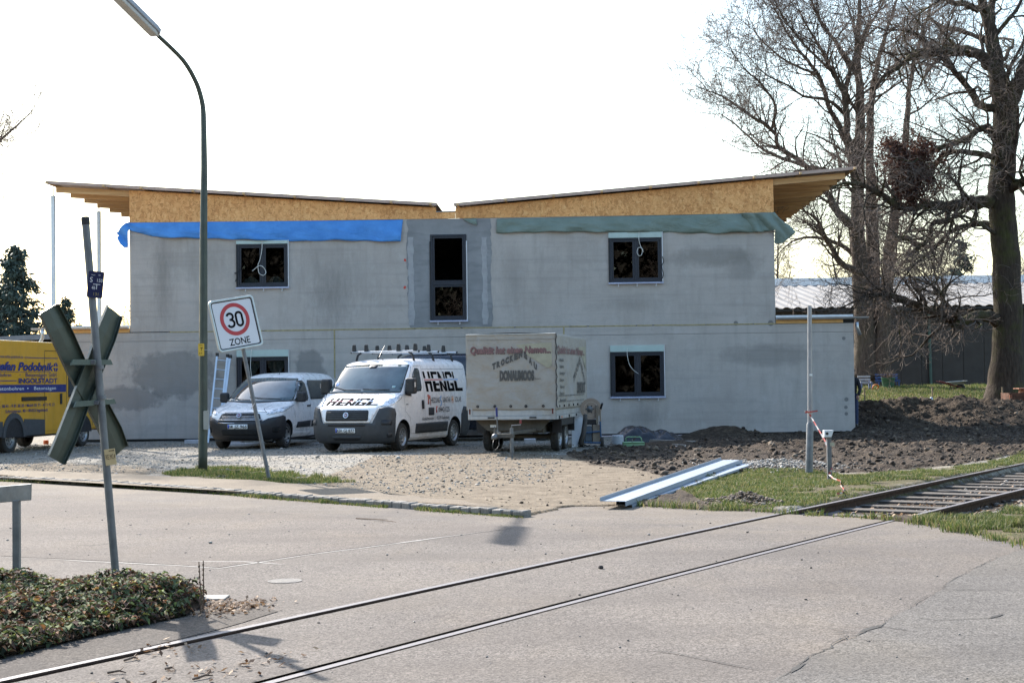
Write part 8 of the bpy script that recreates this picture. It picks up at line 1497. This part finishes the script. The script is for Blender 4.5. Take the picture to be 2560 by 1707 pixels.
# clumps of old brown leaves caught in the twigs
def leafclump(root, c, sx, sz, n, seed):
    r = np.random.default_rng(seed); P = c+r.normal(0, 1, (n, 3))*np.array([sx, sx*.6, sz])*.55; P += .3*np.sin(P[:, [1, 2, 0]]*5); a = r.uniform(0, 6.28, n); u = r.normal(0, 1, (n, 3)); u /= np.linalg.norm(u, axis=1)[:, None]; v = np.cross(u, r.normal(0, 1, (n, 3))); v /= np.linalg.norm(v, axis=1)[:, None]; s = r.uniform(.03, .075, n)[:, None]
    V = np.stack([P-u*s, P+v*s*.6, P+u*s, P-v*s*.6], 1).reshape(-1, 3); i = np.arange(n)[:, None]*4; o = raw('leaf_cluster', V, i+np.array([[0, 1, 2, 3]]), island('withered_leaves', [(0, (.035, .014, .010)), (.6, (.10, .04, .026)), (1, (.2, .10, .06))], .85, trans=.2), root, label='withered red brown leaves'); o['kind'] = 'stuff'; return o
for (x, y, sx, sz, n) in ((1130, 900, .75, .75, 3000), (1180, 960, .65, .9, 2600), (1080, 860, .6, .3, 1200), (1200, 1040, .5, .5, 900), (1120, 1060, .4, .4, 700)): p = D(1760+x/2.24, y/2.24, 51)-ob; leafclump(oak, p, sx, sz, n, int(x))
# smaller bare trees further back
def wood_tree(name, label, x, y, h, seed, cfg, group=None, mats=(bark1, twigm)):
    rnd = random.Random(seed); z = float(gz(x, y)); root = thing(name, label, 'tree', (x, y, z), 0, group); T1, T2 = Tubes(), Tubes(); P = [np.zeros(3)]; d = np.array([rnd.uniform(-.08, .08), rnd.uniform(-.08, .08), 1])
    for i in range(7): d = nrm_(d+np.array([rnd.gauss(0, .07), rnd.gauss(0, .07), .25])); P.append(P[-1]+d*h/7)
    R = [h*.016*(1-.85*i/7) for i in range(8)]; mb = MB().tube(P, R, 9); obj('trunk', mb, mats[0], root, smooth=True)
    for i in range(26): t = .12+.86*(i/26); k = min(6, int(t*7)); q = P[k]+(P[k+1]-P[k])*(t*7-k); a_ = rnd.uniform(0, 6.28); grow(T1, T2, q, nrm_(np.array([math.cos(a_), math.sin(a_), rnd.uniform(.5, 1.3)])), h*.36*(1.1-t*.8), R[k]*.42, 1, cfg, rnd)
    finish(T1, T2, root, mats[0], mats[1]); return root
cW = dict(CF); cW.update(seg=[6, 6, 4, 3], kids=[8, 10, 6], len=[4, 3.2, 1.5, .8], sides=[6, 4, 3, 3], rmin=.009, split=1); cW['up'] = [.1, .12, .06, .02]
protos = [wood_tree('bare_tree', 'slender bare tree beyond the shed, close to the house wall', 13.8, 92, 11.5, 31, cW, 'bare trees beyond the shed'), wood_tree('bare_tree', 'bushy bare tree beyond the shed, second from the house wall', 17.0, 95, 10.0, 32, cW, 'bare trees beyond the shed'), wood_tree('bare_tree', 'broad bare tree beyond the shed, left of the tall stems', 20.0, 90, 9.0, 33, cW, 'bare trees beyond the shed')]
def copy_tree(o, loc, rz, sc, label, group):
    c = share(o, None, loc, rz, (sc, sc, sc)); c['label'] = label; c['group'] = group
    for ch in o.children: share(ch, c)
    return c
FAR = [(15.4, 98, 1.05), (18.6, 101, 1.1), (22.3, 97, 1.0), (24.5, 104, 1.1), (27.5, 96, .95), (30.5, 101, 1.0), (34, 98, 1.05), (12.6, 104, 1.15), (37.5, 104, 1.1)]
for i, (x, y, s_) in enumerate(FAR): copy_tree(protos[i % 3], (x, y, 1.1), i*1.3, s_, ['first', 'second', 'third', 'fourth', 'fifth', 'sixth', 'seventh', 'eighth', 'ninth'][i]+' bare tree planted in the far thicket row beyond the shed roof', 'bare trees in the thicket')
# left side: twigs of a tree outside the frame, a small bare crown behind the wing roof
pL = wood_tree('bare_tree', 'bare tree whose twigs reach in at the left edge', -19.0, 50, 19, 41, dict(cW, len=[4, 3.2, 1.6, .9], kids=[9, 13, 10], rr=[.5, .3, .4]), None)
pM = wood_tree('bare_tree', 'small bare tree showing between the white post and the left house wall', -19.6, 76, 5.6, 42, dict(cW, len=[3, 2.4, 1.1, .6]), None)
# conifers
def needles_m():
    return island('conifer_needles', [(0, (.02, .035, .028)), (.5, (.04, .065, .05)), (1, (.075, .105, .08))], .8)
ndl = needles_m()
def conifer(label, x, y, h, w_, seed, dens=1.0, z=None):
    r = np.random.default_rng(seed); rnd = random.Random(seed); z = float(gz(x, y)) if z is None else z; root = thing('conifer_tree', label, 'conifer', (x, y, z)); obj('trunk', MB().tube([(0, 0, 0), (.05, 0, h*.5), (0, 0, h)], [h*.016, h*.010, .02], 8), bark1, root); T = Tubes(); PP = []; DD = []
    n = int(110*dens)
    for i in range(n):
        t = (i/n)**.85; zc_ = h*(.06+.93*t); Lb = w_*(1-t)**.72*rnd.uniform(.6, 1.15)+.15; a_ = rnd.uniform(0, 6.28); d = np.array([math.cos(a_), math.sin(a_), 0]); dr = rnd.uniform(.05, .30); P = [np.array([0, 0, zc_])+d*Lb*s_+np.array([0, 0, -dr*Lb*s_+.22*Lb*s_*s_]) for s_ in (0, .35, .7, 1)]; T.add(P, [.04, .03, .02, .008], 4)
        m = int(34*Lb/w_*dens+10); s_ = r.uniform(.12, 1, m); q = np.array([0, 0, zc_])+d[None]*Lb*s_[:, None]+np.stack([s_*0, s_*0, -dr*Lb*s_+.22*Lb*s_*s_], -1); sd_ = np.array([-d[1], d[0], 0]); o_ = r.normal(0, .14*Lb+.05, m)*(1.2-s_); q = q+sd_[None]*o_[:, None]; PP.append(q); dd = d[None]*.6+sd_[None]*np.sign(o_)[:, None]*.5+np.stack([s_*0, s_*0, -r.uniform(.2, 1.0, m)], -1)+r.normal(0, .25, (m, 3)); DD.append(dd)
    V, F = T.arrays(); raw('limbs', V, F, bark1, root); P = np.concatenate(PP); dd = np.concatenate(DD); dd /= np.linalg.norm(dd, axis=1)[:, None]; m = len(P); k = 3
    P = np.repeat(P, k, 0)+r.normal(0, .09, (m*k, 3)); dd = np.repeat(dd, k, 0)+r.normal(0, .35, (m*k, 3)); dd /= np.linalg.norm(dd, axis=1)[:, None]; sd_ = np.cross(dd, r.normal(0, 1, dd.shape)); sd_ /= np.linalg.norm(sd_, axis=1)[:, None]; L = r.uniform(.12, .30, (m*k, 1)); w2 = L*.22; V = np.stack([P-sd_*w2, P+sd_*w2, P+dd*L+sd_*w2*.3, P+dd*L-sd_*w2*.3], 1).reshape(-1, 3); raw('crown', V, np.arange(m*k)[:, None]*4+np.array([[0, 1, 2, 3]]), ndl, root); return root
p = D(38, 860, 68); conifer('large dark spruce behind the yellow van', p[0], 68, 8.15, 2.7, 51, 1.1, .1)
p = D(-30, 860, 80); conifer('second dark spruce behind the large one at the left edge', p[0], 80, 7.0, 3.0, 52, 1.0, .1)
p = D(163, 800, 95); conifer('small dark spruce between the big spruce and the white post', p[0], 95, 7.3, 1.9, 53, .8, .1)
p = D(120, 800, 90); conifer('low dark conifer left of the white post', p[0], 90, 4.6, 2.2, 54, .7, .1)
p = D(2398, 700, 90); conifer('small pointed spruce beyond the shed between the two large trees', p[0], 90, 9.0, 2.1, 55, .6, 1.1)
# grey roofed neighbour behind the yellow van
ng = thing('neighbour_house', 'low neighbouring building with grey roof behind the yellow van', 'building', (-27, 62, 0)); hr = D(110, 838, 62)[2]
obj('wall', MB().box((-8, 0, 0), (9.2, 8, hr-.3)), pm('neighbour_wall', (.3, .28, .26), .9), ng); obj('roof', MB().prism([(-8.5, hr-.75), (4.5, hr-.1), (10, hr+.12), (10, hr-.1), (4.5, hr-.3), (-8.5, hr-.95)], -.6, 8.6, 'XZ'), pm('grey_roof', (.22, .23, .25), .6), ng)
# woodland behind the photographer: what the window panes mirror
for i, (x, y, s_) in enumerate(((-16, -30, 1.3), (-7, -26, 1.45), (1, -32, 1.5), (8, -27, 1.35), (15, -33, 1.5), (-25, -34, 1.5), (23, -30, 1.4))): copy_tree(protos[i % 3], (x, y, 0), i*2.1, s_, ['first', 'second', 'third', 'fourth', 'fifth', 'sixth', 'seventh'][i]+' bare tree across the road behind the photographer', 'trees behind the photographer')
r = np.random.default_rng(5); n = 60000; X = r.uniform(-40, 40, n); Y = r.uniform(-36, -30, n); Z = r.random(n)**1.1*(15+7*vnoise(X, Y*0, .15, 5)); leafpatch('woodland', X, Y, Z, .75, island('woodland_brush', [(0, (.022, .018, .013)), (.6, (.035, .028, .02)), (1, (.05, .042, .03))], .9), 'brown woodland edge behind the photographer')
